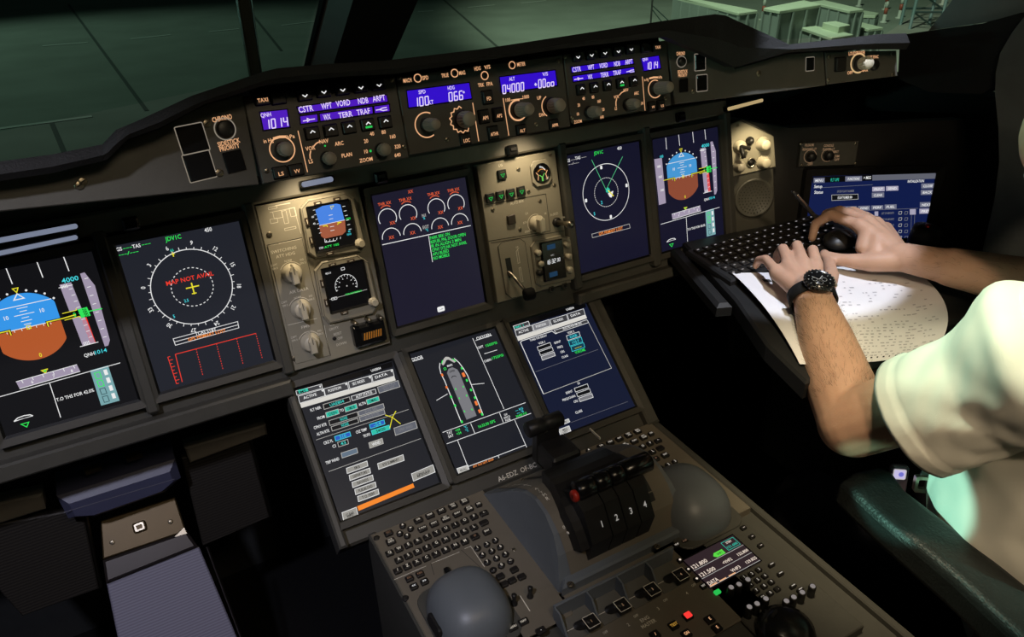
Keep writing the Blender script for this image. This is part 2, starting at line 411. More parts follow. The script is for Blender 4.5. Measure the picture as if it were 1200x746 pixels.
# scaffold tower and striped bollards far right
SCAF = mat('scaffold_steel', (0.20, 0.28, 0.29, 1), 0.5, 0.3)
fr = gframe(1066, 34, -35); t = thing('scaffold_tower', 'grey steel scaffold tower at the right end of the apron', 'scaffold', fr)
for x in (0, 1.6, 3.3):
    for y in (0, 1.5):
        q = MB(); q.tube([(x, y, 0), (x, y, 4.5)], 0.09, SCAF); q.build('upright', t)
for z in (0.9, 2.0, 3.1, 4.2):
    q = MB(); q.tube([(0, 0, z), (3.3, 0, z)], 0.06, SCAF); q.tube([(0, 1.5, z), (3.3, 1.5, z)], 0.06, SCAF); q.tube([(0, 0, z), (1.6, 0, z - 1)], 0.05, SCAF); q.build('ledger', t)
RW_R = mat('bollard_red', (0.45, 0.10, 0.07, 1), 0.5); RW_W = mat('bollard_white', (0.6, 0.6, 0.55, 1), 0.5)
for (px, py, lab) in ((1006, 8, 'red and white striped bollard behind the slanting containers, leftmost of its row'), (1037, 12, 'red and white bollard just above the low container, standing in the pale apron strip'), (1035, 27, 'red-topped bollard at the right end of the low container'), (1053, 22, 'red and white bollard beside the scaffold tower'), (1104, 6, 'red and white bollard under the window pillar, right of the scaffold'), (893, 24, 'red-topped bollard between the long grey container and the tall one')):
    fr = gframe(px, py, 0); t = thing('striped_bollard', lab, 'bollard', fr, 'striped bollards on the apron')
    q = MB(); q.lathe([(0.22, 0), (0.22, 0.08), (0.10, 0.12), (0.10, 0.5)], RW_W, n=12); q.lathe([(0.101, 0.5), (0.101, 0.85)], RW_R, n=12); q.lathe([(0.10, 0.85), (0.10, 1.1), (0.05, 1.2)], RW_W, n=12)
    q.build('post', t)
# barrier rail on the apron seen over the coaming
fr = gframe(762, 34, -20); t = thing('apron_barrier', 'thin dark mast with a sloping stay on the apron left of the containers', 'mast', fr)
q = MB(); q.tube([(0, 0, 0), (0, 0, 1.9)], 0.05, BLACK); q.build('mast', t)
q = MB(); q.tube([(0, 0, 1.3), (1.6, 0, 0)], 0.03, SCAF); q.tube([(0, 0, 1.1), (1.0, 0, 0)], 0.03, SCAF); q.build('stay', t)

# wiper parked outside the captain's pane
WG = mat('wiper_brown_grey', (0.20, 0.175, 0.14, 1), 0.6)
fw = Frame(PB - FLEAN.n * 0.075, UX, PD)
def pw(px, py): return fw.uv(px, py)
t = thing('windscreen_wiper', 'parked grey-brown windscreen wiper upright outside the left windscreen', 'wiper', fw)
u0, v0 = pw(300, 88); u1, v1 = pw(285, -10)
D = Vector((u1 - u0, v1 - v0)).normalized(); A = Vector((u0, v0)) - D * 0.1; B = Vector((u1, v1)) + D * 0.15; Nn = Vector((-D.y, D.x))
def bar(m, o, w, z0, z1, nm):
    q = MB(); a, c = A + Nn * o, B + Nn * o
    q.prism([tuple(a - Nn * w / 2), tuple(a + Nn * w / 2), tuple(c + Nn * w / 2), tuple(c - Nn * w / 2)], z0, z1, m, 0.001); return q.build(nm, t)
EDGE = mat('wiper_edge_pale', (0.55, 0.60, 0.55, 1), 0.4)
bar(WG, 0, 0.017, -0.012, 0.0, 'blade_holder'); bar(EDGE, 0.0105, 0.002, -0.012, 0.002, 'edge_strip'); bar(EDGE, -0.0105, 0.002, -0.012, 0.002, 'edge_strip')
# ================================================================ MAIN INSTRUMENT PANEL
TI = math.radians(15); PV = Vector((0, math.sin(TI), math.cos(TI))); PWN = Vector((0, -math.cos(TI), math.sin(TI)))
FM = Frame((0, 0, 0.95), UX, PV)                      # n = towards the pilots
TL_ = -0.6239
LV = PV * math.cos(TL_) - (-PWN) * math.sin(TL_)
FL = Frame(FM.o + PV * (-0.2413) + (-PWN) * (-0.0513), UX, LV)
DW, DH = 0.155, 0.206

# backing panel
b = MB()
b.prism([(-0.86, -0.148), (0.640, -0.148), (0.640, 0.168), (-0.86, 0.168)], -0.045, -0.012, PANELD)
pan = b.build('instrument_panel'); pan.matrix_world = FM.M()
tag(pan, 'dark grey main instrument panel carrying the row of upper displays', 'instrument panel')
def ppart(nm, fn):
    q = MB(); fn(q); return q.build(nm, pan)
# bottom lip, ledge above the displays, vertical ribs, small black sockets
ppart('lower_lip', lambda q: (q.prism([(-0.86, -0.160), (-0.255, -0.160), (-0.255, -0.136), (-0.86, -0.136)], -0.012, 0.010, PANELD, 0.003)))
ppart('lower_lip', lambda q: (q.prism([(0.255, -0.155), (0.64, -0.155), (0.64, -0.136), (0.255, -0.136)], -0.012, 0.010, PANELD, 0.003)))
for u in (-0.4405, -0.254, 0.2600, 0.4370, 0.628):
    ppart('divider_rib', lambda q, u=u: q.prism(rr(0.016, 0.255, 0.003, 2, u, 0.0), -0.012, 0.006, PANELD, 0.003))
LEDGE = mat('ledge_gloss_grey', (0.26, 0.245, 0.21, 1), 0.30, 0.35, var=0.15)
ppart('upper_ledge', lambda q: q.prism([(-0.86, 0.122), (0.63, 0.122), (0.63, 0.150), (-0.86, 0.150)], -0.012, 0.004, LEDGE, 0.003))
for (px, py) in ((153, 262), (447, 208), (601, 176), (799, 137)):
    u, v = FM.uv(px, py, 0.01)
    ppart('latch', lambda q: (q.prism(rr(0.020, 0.017, 0.003, 3, u, v), 0.0, 0.012, BLACKG, 0.003), q.box((u, v + 0.002, 0.0125), (0.010, 0.004, 0.004), BLACK)))

# ---------------------------------------------------------------- display unit builder
def hom(src, dst):
    A = []; B = []
    for (x, y), (X, Y) in zip(src, dst):
        A.append([x, y, 1, 0, 0, 0, -X * x, -X * y]); B.append(X)
        A.append([0, 0, 0, x, y, 1, -Y * x, -Y * y]); B.append(Y)
    n = 8
    M_ = [r + [v] for r, v in zip(A, B)]
    for i in range(n):
        p = max(range(i, n), key=lambda r: abs(M_[r][i])); M_[i], M_[p] = M_[p], M_[i]
        for r in range(n):
            if r != i:
                k = M_[r][i] / M_[i][i]
                for c in range(i, n + 1): M_[r][c] -= k * M_[i][c]
    h = [M_[i][n] / M_[i][i] for i in range(n)]
    def f(x, y):
        d = h[6] * x + h[7] * y + 1; return ((h[0] * x + h[1] * y + h[2]) / d, (h[3] * x + h[4] * y + h[5]) / d)
    return f
GASK = mat('display_black_gasket', (0.006, 0.006, 0.006, 1), 0.35)
def display(fr, corners, label, scr, uw=None, group='large cockpit display units', w=DW, h=DH, crop=None, fm=FRAME, mx=0.012, my=0.013):
    # corners: TL, TR, BR, BL pixels of the lit area
    uvs = [fr.uv(*c) for c in corners]
    cu = sum(p[0] for p in uvs) / 4; cv = sum(p[1] for p in uvs) / 4
    f2 = fr.at(cu, cv)
    t = thing('display_unit', label, 'display', f2, group)
    q = MB(); q.ringp(rr(w + 2 * mx, h + 2 * my, 0.004, 3), rr(w + 0.006, h + 0.006, 0.001, 3), -0.0119, 0.005, fm, 0.003); q.build('bezel', t)
    q = MB(); q.ringp(rr(w + 0.006, h + 0.006, 0.001, 3), rr(w, h, 0.0005, 3), -0.0115, 0.0028, GASK, 0.0005); q.build('gasket', t)
    s = MB(); s.prism([(-w / 2, -h / 2), (w / 2, -h / 2), (w / 2, h / 2), (-w / 2, h / 2)], -0.010, 0.0, scr)
    H = hom(corners, [(-w / 2, h / 2), (w / 2, h / 2), (w / 2, -h / 2), (-w / 2, -h / 2)])
    if crop:
        x0, y0, k = crop; g = lambda x, y: H(x0 + x / k, y0 + y / k)
    else: g = H
    return t, s, g
def Z(k=1): return 0.0004 * k
def gl(s, g, pts, w, z, m, closed=False): s.line([g(*p) for p in pts], w, z, m, closed)
def gq(s, g, pts, z, m): s.flat([g(*p) for p in pts], z, m)
def gt(s, g, t, p, h, z, m, **k): s.text(t, g(*p), h, z, m, **k)
def gbox(s, g, pts, z, m, fill=None, w=0.0008):
    if fill: gq(s, g, pts, z, fill)
    gl(s, g, pts, w, z + 0.0002, m, True)

# ---- flight display page (used twice); g maps the page's own drawing grid to the screen
PFDC = [(765.3, 161.6), (841, 149.5), (849, 275.5), (773.5, 295.5)]
_ph = hom(PFDC, [(-DW / 2, DH / 2), (DW / 2, DH / 2), (DW / 2, -DH / 2), (-DW / 2, -DH / 2)])
def pfd(s, sky=SKYB, earth=EARTH):
    g = lambda x, y: _ph(650 + x / 4.145, 150 + y / 4.145)
    L = lambda pts, w, z, m, c=False: s.line([g(*p) for p in pts], w, Z(z), m, c)
    Q = lambda pts, z, m: s.flat([g(*p) for p in pts], Z(z), m)
    T = lambda t, p, h, z, m, **k: s.text(t, g(*p), h, Z(z), m, **k)
    for p in (((543, 40), (546, 95)), ((605, 26), (610, 80)), ((672, 13), (677, 68)), ((730, 4), (735, 55))): L(p, .0011, 1, WHITE)
    cx, cy = g(622, 227); rx = .0355; r = .0432
    def cl(q): return [(max(cx - rx, min(cx + rx, x)), y) for x, y in q]
    s.flat(cl([(cx + r * math.cos(math.radians(a)), cy + r * math.sin(math.radians(a))) for a in range(0, 181, 4)]), Z(1), sky)
    s.flat(cl([(cx + r * math.cos(math.radians(a)), cy + r * math.sin(math.radians(a))) for a in range(180, 361, 4)]), Z(1), earth)
    s.line([(cx - rx, cy), (cx + rx, cy)], .0009, Z(2), WHITE); s.line([(cx - .033, cy + .0285), (cx + .033, cy + .0285)], .0009, Z(2), WHITE)
    for k in range(1, 8): s.line([(cx - .032 + k * .008, cy), (cx - .032 + k * .008, cy - .003)], .0007, Z(2), WHITE)
    for k, hw in ((1, .004), (2, .006), (3, .004), (4, .011), (5, .004), (6, .006)): s.line([(cx - hw, cy + .0042 * k), (cx + hw, cy + .0042 * k)], .0008, Z(2), WHITE)
    for sx in (-1, 1): s.text('10', (cx + sx * .0195, cy + .017), .0052, Z(2), WHITE)
    for a in (-52, -38, -26, -13, 13, 26, 38, 52):
        aa = math.radians(90 + a); s.flat(circ(cx + .0455 * math.cos(aa), cy + .0465 * math.sin(aa), .0014, 8), Z(2), WHITE)
    s.line([(cx - .003, cy + .0505), (cx + .003, cy + .0505), (cx, cy + .045)], .0010, Z(3), YELLOW, True)
    s.line([(cx - .0055, cy + .0365), (cx + .0055, cy + .0365), (cx, cy + .0435)], .0012, Z(3), WHITE, True)
    for sx in (-1, 1):
        s.line([(cx + sx * .038, cy + .001), (cx + sx * .0205, cy + .001), (cx + sx * .0205, cy - .005)], .0030, Z(4), BLK)
        s.line([(cx + sx * .038, cy + .001), (cx + sx * .0205, cy + .001), (cx + sx * .0205, cy - .005)], .0013, Z(5), YELLOW)
    s.line([(cx - .002, cy - .002), (cx + .002, cy - .002), (cx + .002, cy + .002), (cx - .002, cy + .002)], .001, Z(5), YELLOW, True)
    s.text('0', (cx + .002, cy - .038), .0055, Z(2), YELLOW)
    s.line([(cx - .047, cy + .001), (cx - .038, cy + .001)], .001, Z(5), YELLOW); s.line([(cx + .038, cy + .001), (cx + .053, cy + .002)], .0013, Z(5), YELLOW)
    Q([(485, 140), (522, 135), (538, 355), (503, 364)], 1, MAUVE)
    for p, t in (((507, 175), '080'), ((512, 225), '060'), ((520, 290), '040')): T(t, p, .0046, 2, WHITE)
    T('100', (521, 128), .005, 1, CYAN)
    Q([(708, 97), (734, 92), (757, 304), (728, 310)], 1, MAUVE); L([(722, 312), (764, 302)], .0009, 2, WHITE); L([(705, 107), (736, 101)], .0009, 2, WHITE)
    T('005', (718, 103), .0046, 2, WHITE); T('005', (738, 301), .0046, 2, WHITE)
    for k in range(9): L([(726 + k * 2.4, 115 + k * 21), (734 + k * 2.4, 113 + k * 21)], .0007, 2, WHITE)
    Q([(738, 215), (750, 213), (758, 303), (746, 306)], 1, RED)
    Q([(700, 192), (738, 184), (741, 208), (702, 216)], 2, BLK); L([(700, 193), (732, 186), (732, 180)], .0009, 3, YELLOW); L([(702, 216), (736, 208), (737, 215)], .0009, 3, YELLOW)
    Q([(735, 184), (756, 179), (760, 209), (739, 214)], 3, GREEN)
    for k in range(3): T('20', (749 + k, 189 + k * 8), .0042, 4, BLK)
    T('0', (726, 200), .0058, 4, GREEN); T('4000', (733, 82), .0062, 1, CYAN, w=.019)
    Q([(757, 67), (767, 64), (783, 110), (790, 300), (784, 318), (776, 320)], 1, MAUVE)
    for k in range(8): L([(764 + k * 1.8, 85 + k * 29), (772 + k * 1.8, 83 + k * 29)], .0008, 2, WHITE)
    L([(756, 194), (788, 189)], .0013, 5, GREEN)
    T('QNH', (738, 342), .0048, 1, WHITE, w=.012); T('1014', (765, 335), .0052, 1, CYAN, w=.014)
    Q([(565, 411), (706, 373), (710, 398), (569, 437)], 1, MAUVE); L([(565, 411), (706, 373)], .0008, 2, WHITE); L([(569, 437), (710, 398)], .0008, 2, WHITE)
    for k in range(6): L([(578 + k * 24, 408 - k * 6.5), (580 + k * 24, 418 - k * 6.5)], .0008, 2, WHITE)
    for p, t in (((600, 417), '6'), ((650, 404), '7'), ((692, 393), '8')): T(t, p, .0042, 2, WHITE)
    L([(626, 381), (641, 377), (634, 391)], .001, 3, YELLOW, True); Q([(629, 382), (638, 379), (634, 388)], 2, GREEN)
    L([(510, 461), (802, 383)], .0009, 1, WHITE); L([(637, 428), (643, 556)], .0009, 1, WHITE)
    T('T.O THS FOR 42.0%', (687, 480), .0046, 1, WHITE, w=.044)
    Q([(732, 399), (774, 388), (783, 518), (739, 529)], 1, PALEB)
    for k in range(4): L([(740 + k * 2, 410 + 29 * k), (752 + k * 2, 407 + 29 * k), (754 + k * 2, 428 + 29 * k), (742 + k * 2, 431 + 29 * k)], .001, 3, GREEN if k < 2 else FIELDG, True)
    for k in range(4): Q([(761 + k * 2, 402 + 29 * k), (769 + k * 2, 400 + 29 * k), (770.5 + k * 2, 419 + 29 * k), (762.5 + k * 2, 421 + 29 * k)], 3, WHITE)
    L([(538, 552), (548, 541), (563, 535), (577, 534), (583, 539), (538, 552)], .0012, 1, WHITE)
    L([(552, 565), (570, 560), (563, 577)], .001, 1, GREEN, True)
FIELDG = em('screen_pale_edge', rgb(60, 90, 95))

UW = None
c1 = [(-30.0, 319.0), (104.6, 294.5), (164.2, 466.7), (2.6 - 0.0, 512.5)]
# left edge of the captain's flight display lies outside the frame: rebuild it from the known width
ur = (FM.uv(104.6, 294.5)[0] + FM.uv(164.2, 466.7)[0]) / 2
def pfd_unit(uc, vc, label, scr, **k):
    f2 = FM.at(uc, vc); w, h = DW, DH
    t = thing('display_unit', label, 'display', f2, 'large cockpit display units')
    q = MB(); q.ringp(rr(w + .024, h + .026, .004, 3), rr(w + .006, h + .006, .001, 3), -.0119, .005, FRAME, .003); q.build('bezel', t)
    q = MB(); q.ringp(rr(w + .006, h + .006, .001, 3), rr(w, h, .0005, 3), -.0115, .0028, GASK, .0005); q.build('gasket', t)
    s = MB(); s.prism([(-w / 2, -h / 2), (w / 2, -h / 2), (w / 2, h / 2), (-w / 2, h / 2)], -.010, 0, scr)
    pfd(s, **k); s.build('screen', t); return t
pfd_unit(ur - DW / 2, 0.0, 'flight display with a bright blue and brown horizon at the far left of the panel', SCRA)
def avg(cs):
    q = [FM.uv(*c) for c in cs]; return (sum(a[0] for a in q) / 4, sum(a[1] for a in q) / 4)
c5 = [(765.3, 161.6), (841, 149.5), (849, 275.5), (773.5, 295.5)]
pfd_unit(*avg(c5), 'flight display with a blue and brown horizon beside the loudspeaker grille', SCRD, sky=em('screen_sky_blue_dim', rgb(70, 150, 210)), earth=em('screen_earth_dim', rgb(140, 74, 52)))

# ---- captain's navigation display
c = [(138.0, 285.5), (277.0, 260.2), (318.8, 422.6), (190.5, 458.8)]
t, s, g = display(FM, c, 'navigation display reading MAP NOT AVAIL in red inside a white compass circle', SCRB, crop=(130, 250, 3.39))
def navrose(s, cx, cy, r, r2, nums):
    s.line(circ(cx, cy, r, 72), 0.0011, Z(1), WHITE, True)
    s.dash(circ(cx, cy, r2, 60), 0.0010, Z(1), WHITE)
    for k in range(36):
        a = math.radians(k * 10 + 4); L = 0.003 if k % 3 else 0.0045
        s.line([(cx + r * math.cos(a), cy + r * math.sin(a)), (cx + (r + L) * math.cos(a), cy + (r + L) * math.sin(a))], 0.0008, Z(1), WHITE)
    for k, tx in enumerate(nums):
        a = math.radians(107 - k * 30); s.text(tx, (cx + (r + 0.009) * math.cos(a), cy + (r + 0.009) * math.sin(a)), 0.0058, Z(1), WHITE, rot=a - PI / 2)
O_ = g(325, 290); R_ = 0.0515
navrose(s, O_[0], O_[1], R_, 0.0265, ['6', '9', '12', '15', '18', '21', '24', '27', '30', '33', '0', '3'])
s.text('MAP NOT AVAIL', (O_[0], O_[1] + 0.0125), 0.0062, Z(3), RED, w=0.061)
s.line([(O_[0] - .0085, O_[1]), (O_[0] + .0085, O_[1])], .0016, Z(3), YELLOW); s.line([(O_[0], O_[1] + .006), (O_[0], O_[1] - .010)], .0016, Z(3), YELLOW); s.line([(O_[0] - .003, O_[1] - .009), (O_[0] + .003, O_[1] - .009)], .0014, Z(3), YELLOW)
s.line([(O_[0] - .0125, O_[1] + .0515), (O_[0] - .0125, O_[1] + .0455)], .0012, Z(3), YELLOW); s.line([(O_[0] - .015, O_[1] + .049), (O_[0] - .010, O_[1] + .049)], .001, Z(3), YELLOW); s.text('66', (O_[0] - .0125, O_[1] + .0545), .004, Z(3), TEAL)
s.text('2.5', g(302, 343), .0042, Z(2), CYAN); s.text('5', g(255, 405), .0048, Z(2), CYAN)
s.text('JDV1C', g(248, 94), .0060, Z(1), GREEN); s.text('450', g(382, 65), .0055, Z(1), WHITE)
s.text('GS', g(40, 134), .005, Z(1), WHITE); s.text('---', g(72, 128), .004, Z(1), GREEN, w=.011); s.text('TAS', g(107, 123), .005, Z(1), WHITE); s.text('---', g(144, 115), .004, Z(1), GREEN, w=.011); s.text('---/---', g(76, 150), .004, Z(1), GREEN, w=.024)
bx = [(253, 495), (500, 430), (505, 455), (262, 521)]
gl(s, g, bx, .0008, Z(1), WHITE, True); gl(s, g, [(257, 508), (502, 443)], .0008, Z(1), WHITE)
s.text('TCAS STBY', g(378, 467), .0048, Z(1), WHITE, w=.028); s.text('GPS PRIMARY LOST', g(383, 481), .0048, Z(2), AMBER, w=.050)
gl(s, g, [(290, 668), (262, 557), (570, 478)], .0010, Z(1), RED)
for a, d in (((342, 537), (370, 645)), ((420, 517), (447, 622)), ((497, 497), (524, 602)), ((570, 478), (597, 580))):
    A, B = Vector(g(*a)), Vector(g(*d)); s.dash([tuple(A.lerp(B, k / 22)) for k in range(23)], .0009, Z(1), RED)
gl(s, g, [(233, 568), (268, 675)], .0009, Z(1), RED)
for k in range(9): p = Vector(g(233, 568)).lerp(Vector(g(268, 675)), k / 8); s.line([(p.x, p.y), (p.x + (.005 if k % 2 else .003), p.y)], .0009, Z(1), RED)
s.build('screen', t)

# ---- engine/warning display
c = [(435.9, 229.4), (543.9, 208.2), (567.3, 353), (467.5, 382.5)]
t, s, g = display(FM, c, 'engine and warning display with white dial arcs and green memo lines', SCRC, crop=(430, 190, 3.73))
RO = em('screen_red_orange', rgb(225, 95, 55))
for (x, y), (lx, ly), (tx, ty) in (((92, 245), (78, 180), (113, 265)), ((181, 227), (168, 162), (203, 245)), ((303, 201), (290, 138), (321, 220)), ((387, 183), (375, 122), (405, 202))):
    q = g(x, y); s.line(arc(q[0], q[1], .0142, -35, 215 - 10, 30), .0011, Z(1), WHITE); s.text('XX', g(tx, ty), .0052, Z(2), RO)
    s.text('THR XX', g(lx, ly), .0048, Z(1), RO, w=.021); a = g(lx + 3, ly + 10); s.line(arc(a[0], a[1] - .012, .012, 50, 130, 8), .0012, Z(1), RO)
for (x, y) in ((110, 330), (201, 310), (320, 285), (404, 266)):
    q = g(x, y); s.line(arc(q[0], q[1], .0145, 0, 180, 24), .0011, Z(1), WHITE); s.text('XX', (q[0], q[1] + .0005), .0052, Z(2), RO)
s.text('XX', g(190, 128), .005, Z(1), RO); s.text('N1', g(249, 233), .005, Z(1), LGREY); s.text('%', g(250, 245), .004, Z(1), CYAN); s.text('EGT', g(258, 283), .005, Z(1), LGREY); s.text('°C', g(263, 297), .004, Z(1), CYAN)
gl(s, g, [(70, 362), (450, 278)], .0011, Z(1), WHITE); gl(s, g, [(270, 322), (288, 437)], .0009, Z(1), WHITE)
for k, tx in enumerate(('PARK BRK ON', 'REFUEL PNL DOOR OPEN', 'IR IN ALIGN 2 MIN', 'CPNY DTLNK NOT AVAIL', 'APU BLEED', 'NO MOBILE')):
    s.text(tx, g(276 + k * 3.0, 333 + k * 17.6), .0052, Z(1), GREEN, align='L', w=[.034, .061, .052, .061, .028, .028][k])
q = g(326, 640); s.prism(rr(.0125, .0085, .002, 3, *q), Z(0.5), Z(1), WHITE); s.text('-->', q, .003, Z(2), BLK, w=.007)
s.build('screen', t)

# ---- co-pilot's navigation display
c = [(662.5, 179.4), (748.4, 165), (759.8, 300), (679.4, 322.5)]
t, s, g = display(FM, c, 'navigation display with two white rings and two green rays, right of the gear panel', SCRD, crop=(650, 150, 4.145))
O_ = g(252, 310)
s.line(circ(O_[0], O_[1], .0490, 72), .0010, Z(1), WHITE, True); s.dash(circ(O_[0], O_[1], .0250, 80), .0009, Z(1), WHITE, 2); s.line(circ(O_[0], O_[1], .0250, 60), .0004, Z(1), LGREY, True)
for a in (97, 5, 188, 275):
    aa = math.radians(a); x, y = O_[0] + .0445 * math.cos(aa), O_[1] + .0445 * math.sin(aa); s.flat(rr(.0045, .006, .001, 2, x, y), Z(2), WHITE)
GR2 = em('screen_green_pale', rgb(90, 205, 140))
gl(s, g, [(180, 145), (250, 298), (330, 135)], .0008, Z(2), GR2)
s.flat(circ(*g(258, 300), .005, 5), Z(3), TEAL); q = g(272, 318); s.flat([(q[0] - .006, q[1] + .002), (q[0] + .006, q[1] + .004), (q[0] + .004, q[1] - .001), (q[0] + .001, q[1] - .007), (q[0] - .003, q[1] - .005)], Z(3), WHITE); gl(s, g, [(258, 300), (285, 330)], .002, Z(4), YELLOW)
s.text('2', g(229, 360), .006, Z(2), CYAN); s.text('5', g(194, 415), .006, Z(2), CYAN)
s.text('JDV1C', g(214, 110), .0058, Z(1), GREEN); s.text('450', g(315, 92), .0055, Z(1), WHITE)
s.text('GS', g(66, 145), .0055, Z(1), WHITE); s.text('---', g(90, 140), .004, Z(1), LGREY, w=.010); s.text('TAS', g(113, 133), .0055, Z(1), WHITE); s.text('---', g(143, 129), .004, Z(1), LGREY, w=.010); s.text('---/---', g(90, 160), .004, Z(1), LGREY, w=.024)
gl(s, g, [(182, 517), (362, 470), (366, 490), (185, 535)], .0008, Z(1), LGREY, True); s.text('GPS PRIMARY LOST', g(274, 503), .0058, Z(1), AMBER, w=.052)
s.build('screen', t)

# ---------------------------------------------------------------- LOWER INSTRUMENT PANEL
b = MB(); b.prism([(-0.262, -0.142), (0.308, -0.142), (0.308, 0.135), (-0.262, 0.135)], -0.06, -0.012, FRAME, 0.004)
low = b.build('centre_panel'); low.matrix_world = FL.M(); tag(low, 'sloping centre panel that holds the three lower displays above the keyboards', 'instrument panel')
def lpart(nm, fn): q = MB(); fn(q); return q.build(nm, low)
for u in (-0.0785, 0.1065): lpart('divider_rib', lambda q: q.prism(rr(.010, .225, .002, 2, u, 0.0), -.012, .004, PANELD, .002))
lpart('side_rail', lambda q: q.prism([(-.264, -.142), (-.252, -.142), (-.252, .135), (-.264, .135)], -.03, .006, PANELD, .003))
lpart('side_rail', lambda q: q.prism([(.284, -.142), (.308, -.142), (.308, .135), (.284, .135)], -.03, .004, PANELD, .003))
lpart('upper_rail', lambda q: q.prism([(-.252, .117), (.284, .117), (.284, .135), (-.252, .135)], -.012, .006, PANELD, .003))
q = MB(); q.text('A6-EDZ  OF-BC', FL.uv(606, 552.5, -.0115), .0080, -.0113, LINE, w=.070); q.build('registration_text', low)
for (px, py) in ((397, 615), (521, 569), (541, 562), (645, 524), (661, 515), (753, 478)): screw(low, FL.uv(px, py, -.011), .0042, -.012)

CY2 = em('screen_cyan_field', rgb(60, 200, 190)); FIELD = em('screen_field_dark', rgb(14, 16, 20)); BTN = em('screen_button_grey', rgb(150, 148, 142)); BTD = em('screen_button_dim', rgb(95, 98, 108)); BLF = em('screen_field_blue', rgb(40, 90, 190))
WBAR = em('screen_title_white', rgb(215, 212, 205)); TAB = em('screen_tab_grey', rgb(62, 62, 66))
def tabs(s, g, tl, tr, rows, lab, xs, act=None): pass
# ---- left multifunction display
c = [(345, 457.6), (460, 422.4), (515.8, 566), (399, 608.7)]
t, s, g = display(FL, c, 'lower left display full of flight-plan fields with an orange bar along its foot', SCRE, crop=(340, 415, 3.64))
gq(s, g, [(20, 155), (436, 30), (440, 52), (28, 178)], Z(1), BLK)
gq(s, g, [(20, 160), (130, 130), (134, 148), (25, 178)], Z(2), TAB); gl(s, g, [(20, 160), (130, 130), (134, 148), (25, 178)], .0007, Z(3), WHITE, True)
gq(s, g, [(28, 156), (70, 146), (74, 160), (32, 171)], Z(3), TEAL); gt(s, g, 'FMS 1', (52, 161), .0042, Z(4), BLK, w=.016); gq(s, g, [(118, 138), (128, 136), (125, 146)], Z(4), WHITE)
gt(s, g, 'UAE804', (365, 65), .0042, Z(3), WHITE)
for k, (x0, y0, x1, y1, tx) in enumerate(((30, 182, 138, 150, 'ACTIVE'), (140, 150, 240, 122, 'POSITION'), (245, 120, 342, 92, 'SEC INDEX'), (346, 90, 438, 64, 'DATA'))):
    gbox(s, g, [(x0, y0), (x1, y1), (x1 + 7, y1 + 30), (x0 + 7, y0 + 30)], Z(2), WHITE, TAB)
    gt(s, g, tx, ((x0 + x1) / 2 - 4, (y0 + y1) / 2 + 15), .0046, Z(3.2), WHITE, w=.020); gq(s, g, [(x1 - 10, y1 + 6), (x1 + 1, y1 + 3), (x1 - 3, y1 + 14)], Z(3.2), WHITE)
gq(s, g, [(38, 213), (446, 95), (452, 112), (44, 232)], Z(2), WBAR)
gbox(s, g, [(372, 142), (462, 113), (470, 140), (380, 168)], Z(2), LGREY, BTD); gt(s, g, 'CPNY F-PLN', (420, 135), .004, Z(3.2), GREY, w=.022); gt(s, g, 'REQUEST', (424, 147), .004, Z(3.2), GREY, w=.018)
def fld(pts, tx, m, fill=FIELD, bm=LGREY, h=.0048, w=None):
    gbox(s, g, pts, Z(2), bm, fill); x = sum(p[0] for p in pts) / 4; y = sum(p[1] for p in pts) / 4
    if tx: gt(s, g, tx, (x, y), h, Z(3.5), m, w=w)
def lab(tx, x, y, w=None, h=.0046, m=WHITE): gt(s, g, tx, (x, y), h, Z(2), m, w=w)
lab('FLT NBR', 105, 235, .016); fld([(137, 217), (250, 184), (255, 204), (142, 238)], 'UAE804', CY2, w=.022)
gbox(s, g, [(258, 182), (362, 150), (367, 168), (263, 200)], Z(2), WHITE, TAB); gt(s, g, 'ACFT STATUS', (313, 174), .0044, Z(3.2), WHITE, w=.026)
lab('FROM', 128, 272, .011); fld([(148, 252), (202, 236), (207, 256), (153, 273)], 'OEJN', FIELD, TEAL, w=.012); lab('TO', 217, 241, .006); fld([(229, 229), (280, 213), (285, 233), (234, 249)], 'OMDB', FIELD, TEAL, w=.012); lab('ALTN', 305, 213, .011); fld([(323, 197), (376, 181), (381, 200), (328, 217)], 'OMAL', FIELD, TEAL, w=.013)
lab('CPNY RTE', 125, 308, .019); fld([(162, 286), (284, 248), (289, 268), (167, 306)], 'NONE', CY2, w=.011); lab('ALTN RTE', 137, 335, .019); fld([(172, 312), (286, 275), (291, 293), (177, 330)], 'NONE', CY2, w=.011)
fld([(288, 247), (397, 213), (402, 233), (293, 266)], 'RTE SEL', GREY, BTD, w=.02); fld([(293, 271), (400, 238), (405, 257), (298, 290)], 'ALTN RTE SEL', GREY, BTD, w=.024)
gl(s, g, [(405, 262), (436, 272), (472, 300)], .0012, Z(4), YELLOW); gl(s, g, [(452, 245), (436, 272), (425, 318)], .0012, Z(4), YELLOW)
gl(s, g, [(108, 367), (508, 237)], .0006, Z(1), LGREY)
lab('CRZ FL', 160, 375, .014); fld([(187, 353), (252, 333), (257, 351), (192, 372)], '310', CY2, BLF, CYAN, w=.010); lab('CI', 185, 393, .005); fld([(200, 378), (243, 365), (247, 384), (205, 397)], '43', CY2, w=.008)
lab('CRZ TEMP', 302, 328, .017); fld([(337, 302), (400, 282), (404, 300), (341, 320)], '-54', CY2, BLF, CYAN, w=.012); lab('TROPO', 325, 347, .011); fld([(345, 328), (422, 305), (426, 322), (350, 346)], '54320', FIELD, TEAL, CYAN, w=.014)
fld([(443, 318), (537, 287), (545, 317), (450, 349)], 'CPNY WIND', GREY, BTD, w=.023); fld([(334, 380), (392, 361), (397, 383), (339, 403)], 'WIND', WHITE, BTN, w=.013)
lab('TRIP WIND', 178, 455, .02); fld([(215, 423), (282, 402), (287, 422), (220, 444)], '', WHITE, em('screen_slate', rgb(95, 112, 130)))
